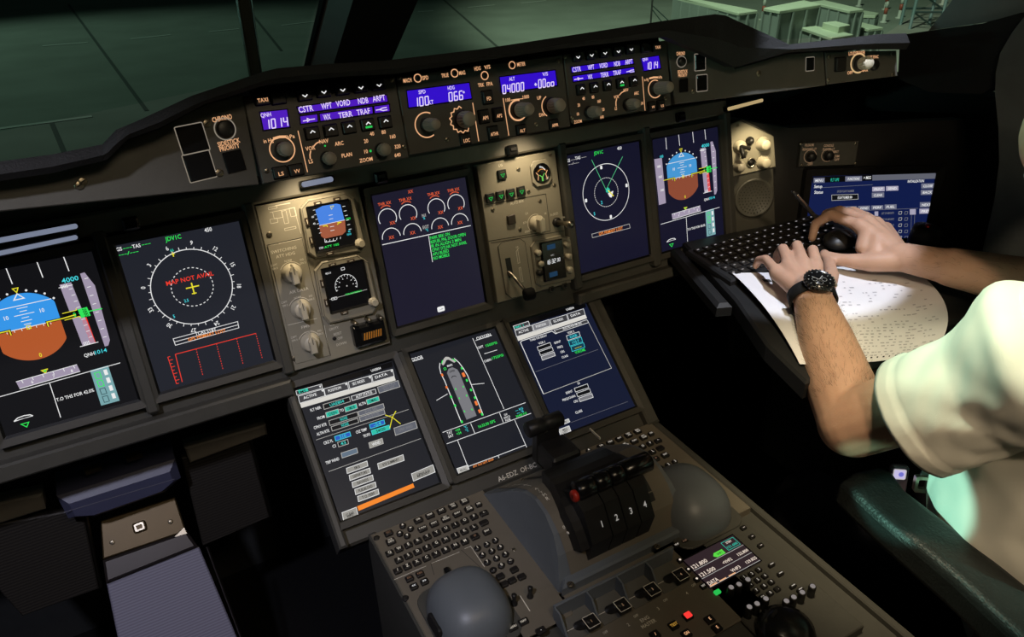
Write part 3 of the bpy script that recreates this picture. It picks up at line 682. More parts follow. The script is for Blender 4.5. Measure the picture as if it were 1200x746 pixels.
gl(s, g, [(163, 500), (560, 362)], .0006, Z(1), LGREY)
for k, tx in enumerate(('IRS', 'DEPARTURE', 'NAVAIDS', 'FUEL&LOAD', 'T.O. PERF')):
    x, y = 238 + 12 * k, 487 + 29.5 * k; fld([(x, y), (x + 88, y - 30), (x + 92, y - 9), (x + 4, y + 22)], tx, FIELD, BTN, WHITE, .0042, [.008, .021, .017, .021, .019][k])
fld([(372, 468), (482, 431), (487, 455), (377, 492)], 'RTE SUMMARY', FIELD, BTN, WHITE, .0042, .026)
fld([(518, 512), (612, 474), (621, 505), (527, 543)], 'CPNY T.O', FIELD, BTN, WHITE, .004, .021); gt(s, g, 'REQUEST', (570, 514), .004, Z(3.5), FIELD, w=.02)
gq(s, g, [(284, 646), (525, 552), (531, 569), (291, 665)], Z(2), ORANGE)
fld([(220, 672), (280, 650), (288, 682), (227, 705)], 'CLEAR', FIELD, BTN, WHITE, .004, .012); gt(s, g, 'INFO', (255, 684), .004, Z(3.5), FIELD, w=.009)
s.build('screen', t)

# ---- system display (doors)
c = [(480.2, 413), (579.4, 386.4), (635.4, 516), (537.4, 555.6)]
t, s, g = display(FL, c, 'lower middle display drawing the aircraft doors in green and orange', SCRE, crop=(470, 380, 3.93))
gt(s, g, 'DOOR', (76, 150), .0058, Z(1), WHITE, w=.019); gl(s, g, [(52, 165), (103, 152)], .0008, Z(1), WHITE); gt(s, g, 'OXYGEN', (381, 60), .0058, Z(1), WHITE, w=.027); gl(s, g, [(345, 77), (418, 55)], .0008, Z(1), WHITE)
gl(s, g, [(332, 66), (475, 390)], .0009, Z(1), WHITE)
gt(s, g, 'CKPT', (367, 107), .0042, Z(1), WHITE, w=.011); gt(s, g, '1505PSI', (416, 95), .0045, Z(1), GREEN, w=.021); gl(s, g, [(385, 138), (442, 122)], .0009, Z(1), WHITE); gt(s, g, 'CABIN', (400, 168), .0042, Z(1), WHITE, w=.013); gt(s, g, '1755PSI', (445, 152), .0045, Z(1), GREEN, w=.021)
gl(s, g, [(283, 452), (205, 260), (186, 222), (180, 195), (182, 175)], .0013, Z(1), WHITE); gl(s, g, [(382, 418), (310, 235), (292, 205), (270, 175), (248, 155)], .0013, Z(1), WHITE)
gq(s, g, [(190, 178), (200, 155), (208, 147), (222, 148), (255, 170), (248, 175), (222, 160), (212, 162), (203, 180), (196, 187)], Z(1), LGREY)
gl(s, g, [(190, 178), (194, 163)], .0014, Z(2), GREEN); gl(s, g, [(240, 157), (256, 170)], .0014, Z(2), GREEN)
gq(s, g, [(215, 222), (222, 202), (240, 196), (262, 206), (272, 222), (352, 420), (306, 438)], Z(1), GREY); gt(s, g, 'MAIN', (227, 187), .0036, Z(2), WHITE, w=.009); gt(s, g, 'UPPER', (238, 214), .0034, Z(2), BLK, w=.010); gl(s, g, [(236, 246), (240, 238), (252, 236), (258, 240)], .0011, Z(2), FIELD)
def dr(x, y, w, h, m): q = g(x, y); s.flat(rr(w, h, .0004, 1, *q), Z(3), m)
for x, y in ((283, 202), (306, 258), (325, 302), (343, 338), (376, 414), (234, 333), (252, 373), (284, 448)): dr(x, y, .0030, .0042, GREEN)
q = g(205, 203); s.line(rr(.0035, .0035, .0004, 1, *q), .0008, Z(3), GREEN, True)
OR2 = em('screen_door_orange', rgb(245, 125, 60))
for x, y, w, h in ((192, 231, .0032, .0045), (213, 288, .0032, .0042), (291, 232, .0045, .0075), (349, 363, .004, .0075), (365, 400, .004, .006)): dr(x, y, w, h, OR2)
for x, y in ((255, 297), (290, 287), (272, 340), (305, 328), (330, 392), (296, 400)): dr(x, y, .0018, .0032, GREEN)
gl(s, g, [(166, 348), (218, 318)], .0009, Z(1), WHITE); gl(s, g, [(328, 277), (386, 272)], .0009, Z(1), WHITE)
gl(s, g, [(195, 497), (570, 362)], .0009, Z(1), WHITE); gl(s, g, [(215, 550), (595, 410)], .0009, Z(1), WHITE); gl(s, g, [(325, 455), (345, 503)], .0009, Z(1), WHITE); gl(s, g, [(455, 407), (473, 452)], .0009, Z(1), WHITE)
gt(s, g, 'TAT', (228, 498), .0042, Z(1), WHITE, w=.009); gt(s, g, 'SAT', (234, 513), .0042, Z(1), WHITE, w=.009); gt(s, g, '+34', (265, 485), .0042, Z(1), GREEN, w=.008); gt(s, g, '+34', (271, 500), .0042, Z(1), GREEN, w=.008); gt(s, g, '°C', (302, 472), .0042, Z(1), CYAN); gt(s, g, '°C', (308, 487), .0042, Z(1), CYAN)
gt(s, g, '16:32:30 GPS', (398, 457), .0046, Z(1), GREEN, w=.030)
for k, (a, bb) in enumerate((('GW', '--- KG'), ('GWCG', '--- %'), ('FOB', '36400 KG'))): gt(s, g, a, (483 + k * 5, 415 + 12 * k), .0036, Z(1), WHITE, w=[.006, .011, .009][k]); gt(s, g, bb, (542 + k * 5, 392 + 12 * k), .0038, Z(1), [CYAN, CYAN, GREEN][k], w=[.014, .013, .020][k])
gl(s, g, [(265, 533), (313, 655), (318, 668)], .0009, Z(1), WHITE); gl(s, g, [(523, 440), (580, 570)], .0009, Z(1), WHITE); gl(s, g, [(313, 655), (450, 602)], .0009, Z(1), WHITE); gl(s, g, [(450, 602), (572, 553)], .0009, Z(1), WHITE); gl(s, g, [(450, 602), (455, 615)], .0009, Z(1), WHITE)
gbox(s, g, [(262, 665), (313, 648), (320, 672), (272, 690)], Z(1), WHITE, LGREY); gt(s, g, 'RECALL', (292, 669), .0036, Z(3), BLK, w=.011); gt(s, g, 'ATC DLK NOT AVAIL', (385, 637), .0044, Z(1), AMBER, w=.037)
s.build('screen', t)

# ---- right multifunction display
c = [(596.6, 379.5), (688.3, 354.5), (744.3, 475), (653.9, 509.4)]
t, s, g = display(FL, c, 'lower right display with mostly empty navy radio-navigation page', SCRF, crop=(580, 340, 3.925))
gq(s, g, [(66, 155), (424, 58), (428, 82), (73, 178)], Z(1), BLK)
gbox(s, g, [(78, 165), (152, 143), (158, 160), (85, 182)], Z(2), WHITE, TAB); gt(s, g, 'FMS 1', (106, 167), .0044, Z(3.2), TEAL, w=.018)
gt(s, g, 'UAE804', (352, 88), .0042, Z(2), WHITE)
for (x0, y0, x1, y1, tx) in ((86, 186, 168, 162, 'ACTIVE'), (172, 160, 250, 137, 'POSITION'), (256, 137, 334, 115, 'SEC INDEX'), (338, 113, 415, 90, 'DATA')):
    gbox(s, g, [(x0, y0), (x1, y1), (x1 + 8, y1 + 28), (x0 + 8, y0 + 28)], Z(2), WHITE, TAB if tx != 'POSITION' else GREY); gt(s, g, tx, ((x0 + x1) / 2, (y0 + y1) / 2 + 14), .0046, Z(3.2), WHITE, w=.020)
gq(s, g, [(95, 215), (425, 118), (431, 133), (101, 234)], Z(2), WBAR)
gl(s, g, [(218, 478), (112, 240), (118, 233), (265, 190), (282, 202), (290, 198)], .0012, Z(2), WHITE); gbox(s, g, [(274, 187), (430, 140), (438, 153), (286, 200)], Z(2), WHITE, TAB); gt(s, g, 'SELECTED FOR FMS NAV', (360, 167), .0038, Z(3.2), WHITE, w=.040); gt(s, g, 'TUNED FOR DISPLAY', (198, 220), .0038, Z(3.2), WHITE, w=.034)
gl(s, g, [(438, 153), (540, 360), (218, 478)], .0009, Z(2), LGREY); gl(s, g, [(182, 376), (480, 275)], .0005, Z(2), GREY)
gt(s, g, 'VOR 1', (214, 242), .0042, Z(2), WHITE); gt(s, g, 'VOR 2', (353, 195), .0042, Z(2), WHITE)
for k, tx in enumerate(('IDENT', 'FREQ', 'CRS', 'CLASS')): gt(s, g, tx, (290 + 11 * k, 240 + 22 * k), .004, Z(2), WHITE)
for k in range(3):
    x, y = 192 + 9 * k, 262 + 22 * k; gbox(s, g, [(x, y), (x + 62, y - 20), (x + 68, y - 4), (x + 6, y + 17)], Z(2), WHITE, FIELD if k < 2 else GREY)
for k, tx in enumerate(('DXB', '115.7', '---')):
    x, y = 332 + 10 * k, 212 + 25 * k; gbox(s, g, [(x, y), (x + 60, y - 18), (x + 66, y + 3), (x + 6, y + 22)], Z(2), CYAN if k else WHITE, em('screen_field_deep', rgb(20, 60, 80))); gt(s, g, tx, (x + 33, y + 2), .0046, Z(3.2), CYAN if k < 2 else YELLOW, w=.014)
gt(s, g, 'VOR/DME', (395, 282), .0048, Z(2), GREEN, w=.021)
gt(s, g, 'LS', (385, 427), .0042, Z(2), WHITE)
for k, tx in enumerate(('IDENT', 'FREQ/CHAN', 'CRS')):
    x, y = 364 + 10 * k, 452 + 22 * k; gbox(s, g, [(x, y), (x + 62, y - 21), (x + 68, y - 4), (x + 6, y + 16)], Z(2), WHITE, FIELD if k < 2 else GREY); gt(s, g, tx, ([340, 338, 370][k], [468, 495, 510][k]), .004, Z(2), WHITE)
gt(s, g, 'CLASS', (383, 557), .0042, Z(2), WHITE); gl(s, g, [(345, 607), (612, 510)], .0004, Z(2), GREY)
gbox(s, g, [(274, 612), (334, 590), (340, 604), (281, 628)], Z(2), WHITE, LGREY); gt(s, g, 'RETURN', (307, 609), .004, Z(3.2), BLK, w=.014); gbox(s, g, [(286, 640), (336, 622), (344, 645), (295, 665)], Z(2), WHITE, LGREY); gt(s, g, 'MSG', (316, 638), .004, Z(3.2), BLK, w=.009); gt(s, g, 'LIST', (318, 650), .004, Z(3.2), BLK, w=.009)
s.build('screen', t)
# ================================================================ CONTROL MODULES
class Pan:
    """a control module: frame at its centre, pixel crops read straight into its own plane"""
    def __init__(s, base, corners, name, label, cat, th=0.012, m=PANELD, group=None, crop=(0, 0, 1), z=0.0, rect=True, poly=None, bev=0.0012):
        uv = [base.uv(*c) for c in corners]; cu = sum(p[0] for p in uv) / len(uv); cv = sum(p[1] for p in uv) / len(uv)
        s.f = base.at(cu, cv, z); s.crop = crop; s.t = thing(name, label, cat, s.f, group)
        loc = [s.f.uv(*c) for c in corners]
        if rect and len(loc) == 4:
            x0 = (loc[0][0] + loc[3][0]) / 2; x1 = (loc[1][0] + loc[2][0]) / 2; y1 = (loc[0][1] + loc[1][1]) / 2; y0 = (loc[2][1] + loc[3][1]) / 2
            loc = [(x0, y0), (x1, y0), (x1, y1), (x0, y1)]
        s.loc = ccw(loc)
        s.face = MB(); s.face.prism(s.loc, -th, 0.0, m, bev)
    def p(s, x, y): return s.f.uv(s.crop[0] + x / s.crop[2], s.crop[1] + y / s.crop[2])
    def pix(s, x, y): return s.f.uv(x, y)
    def done(s, nm='faceplate'): return s.face.build(nm, s.t)
    def tx(s, t, p, h=.0042, m=LEG, **k): s.face.text(t, s.p(*p), h * 1.12, .0003, m, **k)
    def ln(s, pts, w=.001, m=LEG, z=.0003, closed=False): s.face.line([s.p(*q) for q in pts], w, z, m, closed)
    def button(s, p, w, h, leg=None, m=LEG, hh=.0045, chev=0, bar=None, base=BLACK, lw=None, z=0.0, name='button'):
        x, y = s.p(*p) if not isinstance(p, Vector) else p
        b = MB(); b.prism(rr(w + .002, h + .002, .0012, 2, x, y), z - .001, z + .0012, BLACKG, .0004); b.prism(rr(w, h, .001, 2, x, y), z + .0012, z + .0045, base, .0008)
        zt = z + .0048
        if leg: b.text(leg, (x, y - h * .10), hh, zt, m, w=lw)
        if chev:
            d = .0022 * chev; yy = y - h * .12 if chev < 0 else y + h * .12
            b.line([(x - .0026, yy - d * .5), (x, yy + d * .5), (x + .0026, yy - d * .5)], .0011, zt, m)
        if bar: b.flat(rr(w * .55, .0022, .0004, 1, x, y - h * .22), zt, bar)
        return b.build(name, s.t)
    def knob(s, p, r, L=.022, m=KNOB, ring=None, base=True, name='knob', r2=None, z=0.0):
        x, y = s.p(*p); b = MB(); r2 = r2 or r
        prof = []
        if base: prof += [(r * 1.18, z), (r * 1.18, z + .003), (r * 1.02, z + .005)]
        else: prof += [(r, z)]
        if L < .008:
            b.lathe([(r, z), (r, z + L * .7), (r * .8, z + L), (.0003, z + L)], m, (x, y), 20); return b.build(name, s.t)
        prof += [(r, z + .0065), (r2, z + L - .002), (r2 * .88, z + L), (.0003, z + L)]
        if base: b.lathe(prof[:3] + [(.0003, z + .006)], BLACK, (x, y), 28); b.lathe([(r, z + .004)] + prof[3:], m, (x, y), 28)
        else: b.lathe(prof, m, (x, y), 28)
        for k in range(18):
            a = 2 * PI * k / 18; b.tube([(x + r * math.cos(a), y + r * math.sin(a), z + .008), (x + r2 * math.cos(a), y + r2 * math.sin(a), z + L - .003)], .0006, m, 5)
        return b.build(name, s.t)
    def ring(s, p, r, w=.0011, a0=0, a1=360, m=LEG):
        c = s.p(*p)
        if a1 - a0 >= 360: s.face.line(circ(c[0], c[1], r, 36), w, .0003, m, True)
        else: s.face.line(arc(c[0], c[1], r, a0, a1, 30), w, .0003, m)
    def screws(s, pts, r=.0026):
        for q in pts: screw(s.t, s.p(*q), r)

FG = Frame(FM.o + PWN * 0.27, UX, PV)
BW, BH = .0142, .0116

# ---------------- captain's EFIS panel
E = Pan(FG, [(287, 113), (463.5, 89.5), (479, 185), (305, 216)], 'efis_control_panel', "display control panel left of the autopilot panel, TAXI button at its left end", 'control panel', group='display control panels', crop=(290, 80, 5.33))
E.screws([(20, 190), (118, 640), (897, 74), (975, 490)])
E.button((88, 192), BW, .0110, 'TAXI', lw=.0105, hh=.004); E.button((190, 187), BW, .0110)
for q in ((352, 165), (470, 143), (587, 130), (700, 115), (813, 100)): E.button(q, BW, .0110, chev=-1, m=WHITE)
def lcd(P, pts, m, txts, name='lcd', rot=None):
    loc = [P.p(*q) for q in pts]; b = MB(); b.prism(loc, -.001, .0007, m); b.line(loc, .0012, .0009, BLACKG, True)
    for e_ in txts:
        if e_[0] == 'l':
            b.line([P.p(*z) for z in e_[1]], e_[2], .0011, LCDT); continue
        (kind, t, q, h, kw) = e_; c = P.p(*q)
        if kind == 's': b.seg7(t, c, h, .0011, LCDT, **kw)
        elif kind == 't': b.text(t, c, h, .0011, LCDT, **kw)
        elif kind == 'd': b.line(circ(c[0], c[1], h, 10), .0007, .0011, LCDT, True)
    return b.build(name, P.t)
lcd(E, [(75, 272), (248, 255), (265, 368), (98, 388)], LCDV, [('t', 'QNH', (113, 290), .0042, dict(w=.0105)), ('s', '1014', (180, 342), .0088, {})], 'pressure_display')
lcd(E, [(308, 240), (868, 165), (878, 210), (322, 285)], LCDV, [('t', 'CSTR', (363, 252), .0062, dict(w=.0155)), ('t', 'WPT', (492, 233), .0062, dict(w=.0115)), ('t', 'VORD', (595, 216), .0062, dict(w=.0155)), ('t', 'NDB', (720, 201), .0062, dict(w=.0115)), ('t', 'ARPT', (818, 186), .0062, dict(w=.0145))], 'option_display')
lcd(E, [(325, 298), (437, 284), (440, 335), (331, 350)], LCDV, [('l', [(345, 330), (372, 325), (372, 313), (388, 321), (374, 332), (372, 325)], .001, {}), ('l', [(388, 321), (420, 316)], .001, {})], 'option_display')
lcd(E, [(447, 282), (780, 237), (784, 284), (453, 332)], LCDV, [('t', 'WX', (495, 303), .006, dict(w=.008)), ('t', 'TERR', (610, 288), .006, dict(w=.0155)), ('t', 'TRAF', (722, 270), .006, dict(w=.0150))], 'option_display')
lcd(E, [(787, 236), (885, 223), (889, 270), (792, 283)], LCDV, [('l', [(800, 262), (822, 258), (842, 248), (868, 244)], .001, {}), ('l', [(822, 258), (845, 264), (872, 259)], .001, {})], 'option_display')
for i, q in enumerate(((402, 405), (518, 388), (632, 370), (748, 352), (858, 337))): E.button(q, BW, .0116, chev=1, m=WHITE, bar=LEDG if i == 3 else None)
E.knob((219, 505), .0070, .022); E.ring((217, 506), .0128, .0012)
E.tx('in Hg', (130, 450), .0036, w=.010); E.tx('hPa', (270, 425), .0036, w=.008); E.ln([(160, 440), (200, 428), (242, 427)], .0026)
E.ln([(315, 390), (375, 648)], .0009)
E.button((203, 650), BW, .0110, 'LS', hh=.004, lw=.0055); E.button((302, 634), BW, .0110, 'VV', hh=.004, lw=.006)
E.knob((498, 562), .0066, .016); E.knob((836, 508), .0066, .016)
for t, q in (('NAV', (477, 454)), ('VOR', (392, 498)), ('LS', (395, 580)), ('ARC', (572, 468)), ('PLAN', (620, 540)), ('ZOOM', (740, 570)), ('10', (740, 518)), ('20', (740, 453)), ('40', (777, 408)), ('80', (850, 397)), ('160', (907, 425)), ('320', (937, 487)), ('640', (937, 540))): E.tx(t, q, .0038)
E.ln([(413, 487), (430, 468), (455, 456)], .0012); E.ln([(392, 565), (390, 540), (395, 515)], .0012)
E.face.flat(circ(*E.p(484, 484), .0010, 10), .0004, LEDG); E.face.flat(circ(*E.p(768, 516), .0014, 10), .0004, LEDG)
E.done()

# ---------------- autopilot panel
A = Pan(FG, [(464, 89.5), (658.7, 63.5), (669, 145.5), (479.5, 185)], 'autopilot_control_panel', 'autopilot control panel in the middle of the glareshield with two blue readouts', 'control panel', crop=(460, 60, 5.33))
A.screws([(340, 550), (895, 456), (40, 165), (1035, 62)])
for q, r, L_, R_ in (((157, 168), .0042, ('MACH', (92, 181)), ('SPD', (204, 165))), ((387, 137), .0042, ('TRUE', (327, 150)), ('MAG', (434, 134))), ((746, 87), .0040, None, ('METER', (803, 80)))):
    A.ring(q, r); A.knob(q, r * .60, .003, BLACK, base=False, name='push_button')
    for z_ in (L_, R_):
        if z_: A.tx(z_[0], z_[1], .0040, w={'MACH': .0098, 'SPD': .0074, 'TRUE': .0088, 'MAG': .0076, 'METER': .0112}[z_[0]])
A.ring((575, 152), .0045); A.knob((575, 152), .0030, .003, BLACK, base=False, name='push_button')
for t, q in (('HDG', (530, 107)), ('V/S', (591, 98)), ('TRK', (552, 210)), ('FPA', (606, 203))): A.tx(t, q, .0040, w=.0080)
lcd(A, [(85, 245), (478, 195), (495, 297), (98, 355)], LCDB, [('t', 'SPD', (182, 253), .0042, dict(w=.0085)), ('s', '100', (178, 314), .0092, {}), ('t', 'KT', (238, 318), .0048, dict(w=.006)), ('t', 'HDG', (363, 228), .0042, dict(w=.0085)), ('s', '066', (393, 280), .0092, {}), ('d', None, (442, 256), .0009, {})], 'speed_heading_display')
lcd(A, [(665, 160), (1015, 117), (1028, 215), (678, 262)], LCDB, [('t', 'ALT', (743, 172), .0042, dict(w=.0078)), ('t', 'V/S', (950, 142), .0042, dict(w=.0078)), ('s', '04000', (752, 230), .0094, dict(cw=.0062)), ('s', '+00oo', (944, 200), .0094, dict(cw=.0060))], 'altitude_display')
A.knob((214, 460), .0072, .028, r2=.0060); A.ring((212, 460), .0138, .0013, 60, 300)
c = A.p(431, 427); pts = []
for k in range(0, 19): a = math.radians(80 + k * 12.5); r = .0152 if k % 2 else .0128; pts.append((c[0] + r * math.cos(a), c[1] + r * math.sin(a)))
A.face.line(pts, .0011, .0003, LEG)
A.knob((434, 427), .0092, .022, r2=.0084)
for q0, q1 in (((500, 322), (538, 562)), ((690, 293), (726, 527))): A.ln([q0, q1], .0010)
A.button((452, 550), .0130, .0120, 'LOC', hh=.0042, lw=.008)
for t, q, w in (('FD', (590, 288), .0055), ('AP1', (568, 408), .0072), ('AP2', (655, 395), .0072), ('A/THR', (625, 508), .0105)): A.button(q, .0130, .0145, t, hh=.0042, lw=w)
A.button((800, 490), .0125, .0110, 'ALT', hh=.004, lw=.0075); A.button((1003, 456), .0125, .0110, 'APPR', hh=.004, lw=.0090)
A.knob((786, 368), .0085, .028, r2=.0072); A.ring((782, 368), .0118, .0020, 70, 320); A.tx('100', (720, 303), .0038); A.tx('1000', (832, 284), .0038); A.ln([(738, 306), (770, 300), (815, 296)], .0008)
A.knob((988, 342), .0088, .024, r2=.0078); A.ring((990, 342), .0132, .0012, 115, 235); A.tx('UP', (915, 290), .0038); A.tx('DN', (931, 396), .0038)
A.done()

# ---------------- co-pilot's EFIS panel (mirrored)
E = Pan(FG, [(659.5, 63), (778.7, 47.5), (789.5, 122), (669.5, 145)], 'efis_control_panel', 'display control panel right of the autopilot panel, TAXI button at its right end', 'control panel', group='display control panels', crop=(640, 40, 5.33))
E.screws([(117, 140), (160, 520), (745, 400)])
bw = .0118
for q in ((187, 140), (272, 128), (355, 115), (438, 105), (518, 92)): E.button(q, bw, .0108, chev=-1, m=WHITE)
E.button((613, 85), bw, .0115); E.button((683, 78), bw, .0115, 'TAXI', hh=.0038, lw=.0085)
lcd(E, [(152, 205), (540, 152), (546, 186), (157, 243)], LCDB, [('t', 'CSTR', (188, 219), .0060, dict(w=.0125)), ('t', 'WPT', (277, 206), .0060, dict(w=.0095)), ('t', 'VORD', (355, 195), .0060, dict(w=.0125)), ('t', 'NDB', (440, 184), .0060, dict(w=.0095)), ('t', 'ARPT', (513, 172), .0060, dict(w=.0120))], 'option_display')
lcd(E, [(160, 262), (546, 205), (553, 240), (167, 300)], LCDB, [('l', [(172, 284), (195, 280), (195, 272), (208, 278), (197, 286), (195, 280)], .001, {}), ('l', [(208, 278), (228, 275)], .001, {}), ('t', 'WX', (272, 266), .0056, dict(w=.007)), ('t', 'TERR', (362, 253), .0058, dict(w=.0125)), ('t', 'TRAF', (440, 240), .0058, dict(w=.0125)), ('l', [(498, 236), (512, 233), (526, 226), (546, 223)], .001, {}), ('l', [(512, 233), (528, 237), (548, 234)], .001, {})], 'option_display')
lcd(E, [(590, 150), (702, 132), (715, 215), (607, 232)], LCDB, [('t', 'QNH', (615, 157), .0040, dict(w=.0085)), ('s', '1014', (657, 196), .0082, dict(cw=.0052))], 'pressure_display')
for i, q in enumerate(((213, 347), (296, 334), (378, 321), (461, 308), (541, 295))): E.button(q, bw, .0112, chev=1, m=WHITE, bar=LEDG if i == 3 else None)
E.ln([(600, 265), (617, 478)], .0009); E.knob((684, 340), .0080, .030, r2=.0068); E.ring((680, 342), .0112, .0012, 60, 330)
E.tx('in Hg', (625, 283), .0034, w=.007); E.tx('hPa', (712, 268), .0034, w=.006); E.ln([(643, 277), (670, 270), (698, 270)], .0022)
E.button((655, 450), .0110, .0110, 'VV', hh=.0034, lw=.005); E.button((712, 442), .0110, .0110, 'LS', hh=.0034, lw=.0045)
E.knob((508, 440), .0068, .022, r2=.0058); E.knob((268, 487), .0068, .022, r2=.0060)
for t, q in (('NAV', (498, 348)), ('VOR', (438, 391)), ('LS', (435, 463)), ('ARC', (563, 368)), ('PLAN', (588, 432)), ('40', (233, 401)), ('80', (292, 392)), ('160', (330, 418)), ('320', (352, 470)), ('640', (348, 517)), ('20', (203, 442)), ('10', (198, 498)), ('ZOOM', (197, 545))): E.tx(t, q, .0036, xs=.7)
E.ln([(455, 382), (470, 365), (490, 354)], .0012); E.ln([(436, 450), (435, 425), (440, 402)], .0012)
E.done()

# ---------------- outboard warning panels
WA = math.radians(12)
PL = onplane((305, 216), FG.o, FG.n); FLW = Frame(PL, (math.cos(WA), math.sin(WA), 0), PV)
E = Pan(FLW, [(-380, 287), (304, 216.3), (284.5, 111), (240, 122), (187, 150), (150, 163), (126, 186), (-380, 256)], 'warning_panel', "captain's warning panel sloping down the glareshield's left end, labelled SIDESTICK PRIORITY", 'control panel', group='warning panels', crop=(190, 100, 6.21), rect=False, bev=.001)
def fr_btn(P, q, w, h, framed=True):
    x, y = P.p(*q); b = MB(); b.prism(rr(w, h, .001, 2, x, y), 0, .0022, BLACKG, .0008)
    if framed: b.line(rr(w + .0015, h + .0015, .0012, 3, x, y), .0009, .0004, LINE if False else KEYL2, True)
    return b.build('warning_light', P.t)
KEYL2 = em('panel_outline_dim', rgb(150, 140, 125), 0.8)
fr_btn(E, (220, 388), .0255, .0255); fr_btn(E, (272, 588), .0255, .0255); fr_btn(E, (523, 552), .0195, .0210, False)
E.ring((457, 317), .0105, .0012, m=KEYL2); E.knob((457, 317), .0088, .004, BLACK, base=False, name='push_button')
E.tx('CHRONO', (435, 238), .0044, w=.0200); E.tx('SIDESTICK', (484, 413), .0042, w=.0230); E.tx('PRIORITY', (490, 449), .0042, w=.0205)
E.screws([(325, 275), (415, 635), (-580, 700)], .0042); screw(E.t, E.pix(93, 217), .0042)
E.done()
PR = onplane((790, 122), FG.o, FG.n); FRW = Frame(PR, (math.cos(WA), -math.sin(WA), 0), PV)
E = Pan(FRW, [(780.5, 47.5), (800, 53), (862, 80), (925, 62), (965, 60), (968, 100), (900, 109), (791, 122)], 'warning_panel', "co-pilot's warning panel with two outlined squares under the black right-hand hood corner", 'control panel', group='warning panels', crop=(640, 40, 5.33), rect=False, bev=.001)
fr_btn(E, (960, 175), .0150, .0200); fr_btn(E, (972, 305), .0150, .0200); fr_btn(E, (857, 320), .0130, .0180, False)
E.ring((845, 172), .0070, .0010, m=KEYL2); E.knob((845, 172), .0058, .004, BLACK, base=False, name='push_button')
E.tx('CHRONO', (840, 120), .0042, w=.0125); E.tx('SIDESTICK', (852, 233), .0038, w=.0150); E.tx('PRIORITY', (853, 256), .0038, w=.0135)
x, y = E.pix(949, 75); b = MB(); b.prism(rr(.0125, .0170, .001, 2, x, y), 0, .002, BLACKG, .0006); b.line(rr(.0138, .0185, .001, 3, x, y), .0009, .0004, KEYL2, True); b.build('warning_light', E.t)
screw(E.t, E.pix(889, 86), .004); screw(E.t, E.pix(812, 107), .003)
E.done()
E = Pan(FRW, [(967, 61), (1051, 59), (1052, 89), (969, 99)], 'loudspeaker_control_panel', 'small panel with the cream loudspeaker knob at the right end of the glareshield', 'control panel', crop=(800, 0, 3), rect=False, bev=.001)
E.ring((618, 222), .0130, .0022, 20, 290, CREAMG := em('lit_ring_cream', rgb(210, 175, 125)))
E.knob((622, 224), .0085, .020, CREAM); E.tx('LOUDSPEAKER', (612, 186), .0045, w=.0280); E.tx('OFF', (588, 255), .0042); E.tx('MAX', (640, 246), .0042); E.tx('CKPT EVAC', (668, 200), .0040, w=.020)
E.button((552, 226), .0170, .0180); E.knob((670, 228), .0075, .006, BLACK, base=False, name='push_button'); E.screws([(515, 200), (735, 190), (512, 280), (738, 262)])
E.done()

# ---------------- glareshield coaming
b = MB()
def gp3(p, y): return aty(p[0], p[1], y)
S = [(-400, 242), (-120, 205), (0, 189), (60, 181), (120, 169), (136, 152), (160, 142), (225, 112), (308, 84), (325, 80), (380, 75), (450, 71), (560, 58), (700, 36.5), (780, 24), (838, 16.5), (850, 18), (925, 52), (1000, 43.5), (1030, 40), (1062, 39)]
Lp = [(-400, 259), (-120, 226), (0, 212), (60, 203), (126, 187), (150, 163), (187, 150), (240, 122), (285, 108), (313, 99), (399, 90), (463, 86.5), (560, 72), (659, 57), (780, 43), (800, 52), (830, 64), (862, 79), (925, 61), (1000, 58), (1062, 58)]
NS = 64
def resamp(P, xs):
    out = []
    for x in xs:
        for i in range(len(P) - 1):
            if P[i][0] <= x <= P[i + 1][0]:
                t = (x - P[i][0]) / (P[i + 1][0] - P[i][0]); out.append((x, P[i][1] + t * (P[i + 1][1] - P[i][1]))); break
    return out
xs = sorted(set([p[0] for p in S] + [p[0] for p in Lp] + [-400 + 1462 * k / NS for k in range(NS + 1)]))
S2, L2 = resamp(S, xs), resamp(Lp, xs)
rows = [[], [], [], [], [], [], []]
for sp, lp in zip(S2, L2):
    wy = 0.0
    X0 = aty(sp[0], sp[1], -0.25).x
    if X0 < -0.27: wy = -(-0.27 - X0) * math.tan(WA) * 0.8
    if X0 > 0.30: wy = -(X0 - 0.30) * math.tan(WA) * 0.8
    yl = -0.238 + wy; ys = -0.232 + wy
    L_ = aty(lp[0], lp[1], yl); S_ = aty(sp[0], sp[1], ys)
    rows[0].append(L_ + Vector((0, 0.020, -0.002))); rows[1].append(L_)
    rows[2].append(L_.lerp(S_, 0.45) + Vector((0, -0.006, 0))); rows[3].append(L_.lerp(S_, 0.85) + Vector((0, -0.002, 0)))
    rows[4].append(S_); rows[5].append(aty(sp[0], sp[1], ys + .06) - Vector((0, 0, .006))); rows[6].append(aty(sp[0], sp[1], .20) - Vector((0, 0, .03)))
n = len(xs); vs = [tuple(p) for r in rows for p in r]; fs = []
for j in range(6):
    for i in range(n - 1): fs.append((j * n + i, j * n + i + 1, (j + 1) * n + i + 1, (j + 1) * n + i))
b.add(vs, fs, VINYL)
o = fixn(b.build('glareshield')); tag(o, 'matt black padded glareshield coaming running under the windscreen', 'glareshield')
for p in o.data.polygons: p.use_smooth = False
# body of the glareshield behind the control panels (rests on the main panel)
def wpanel(fr, u0, u1, v0, v1, d0, d1, nm):
    q = MB(); q.prism([(u0, v0), (u1, v0), (u1, v1), (u0, v1)], d0, d1, PANELD); c = q.build(nm, o); c.matrix_world = fr.M(); return c
cy = FG.uv(480, 185)[1]
q = MB(); q.prism([(-.262, .170), (.272, .170), (.272, .262), (-.262, .262)], -.18, -.0125, PANELD); cc = q.build('housing', o); cc.matrix_world = FG.M()
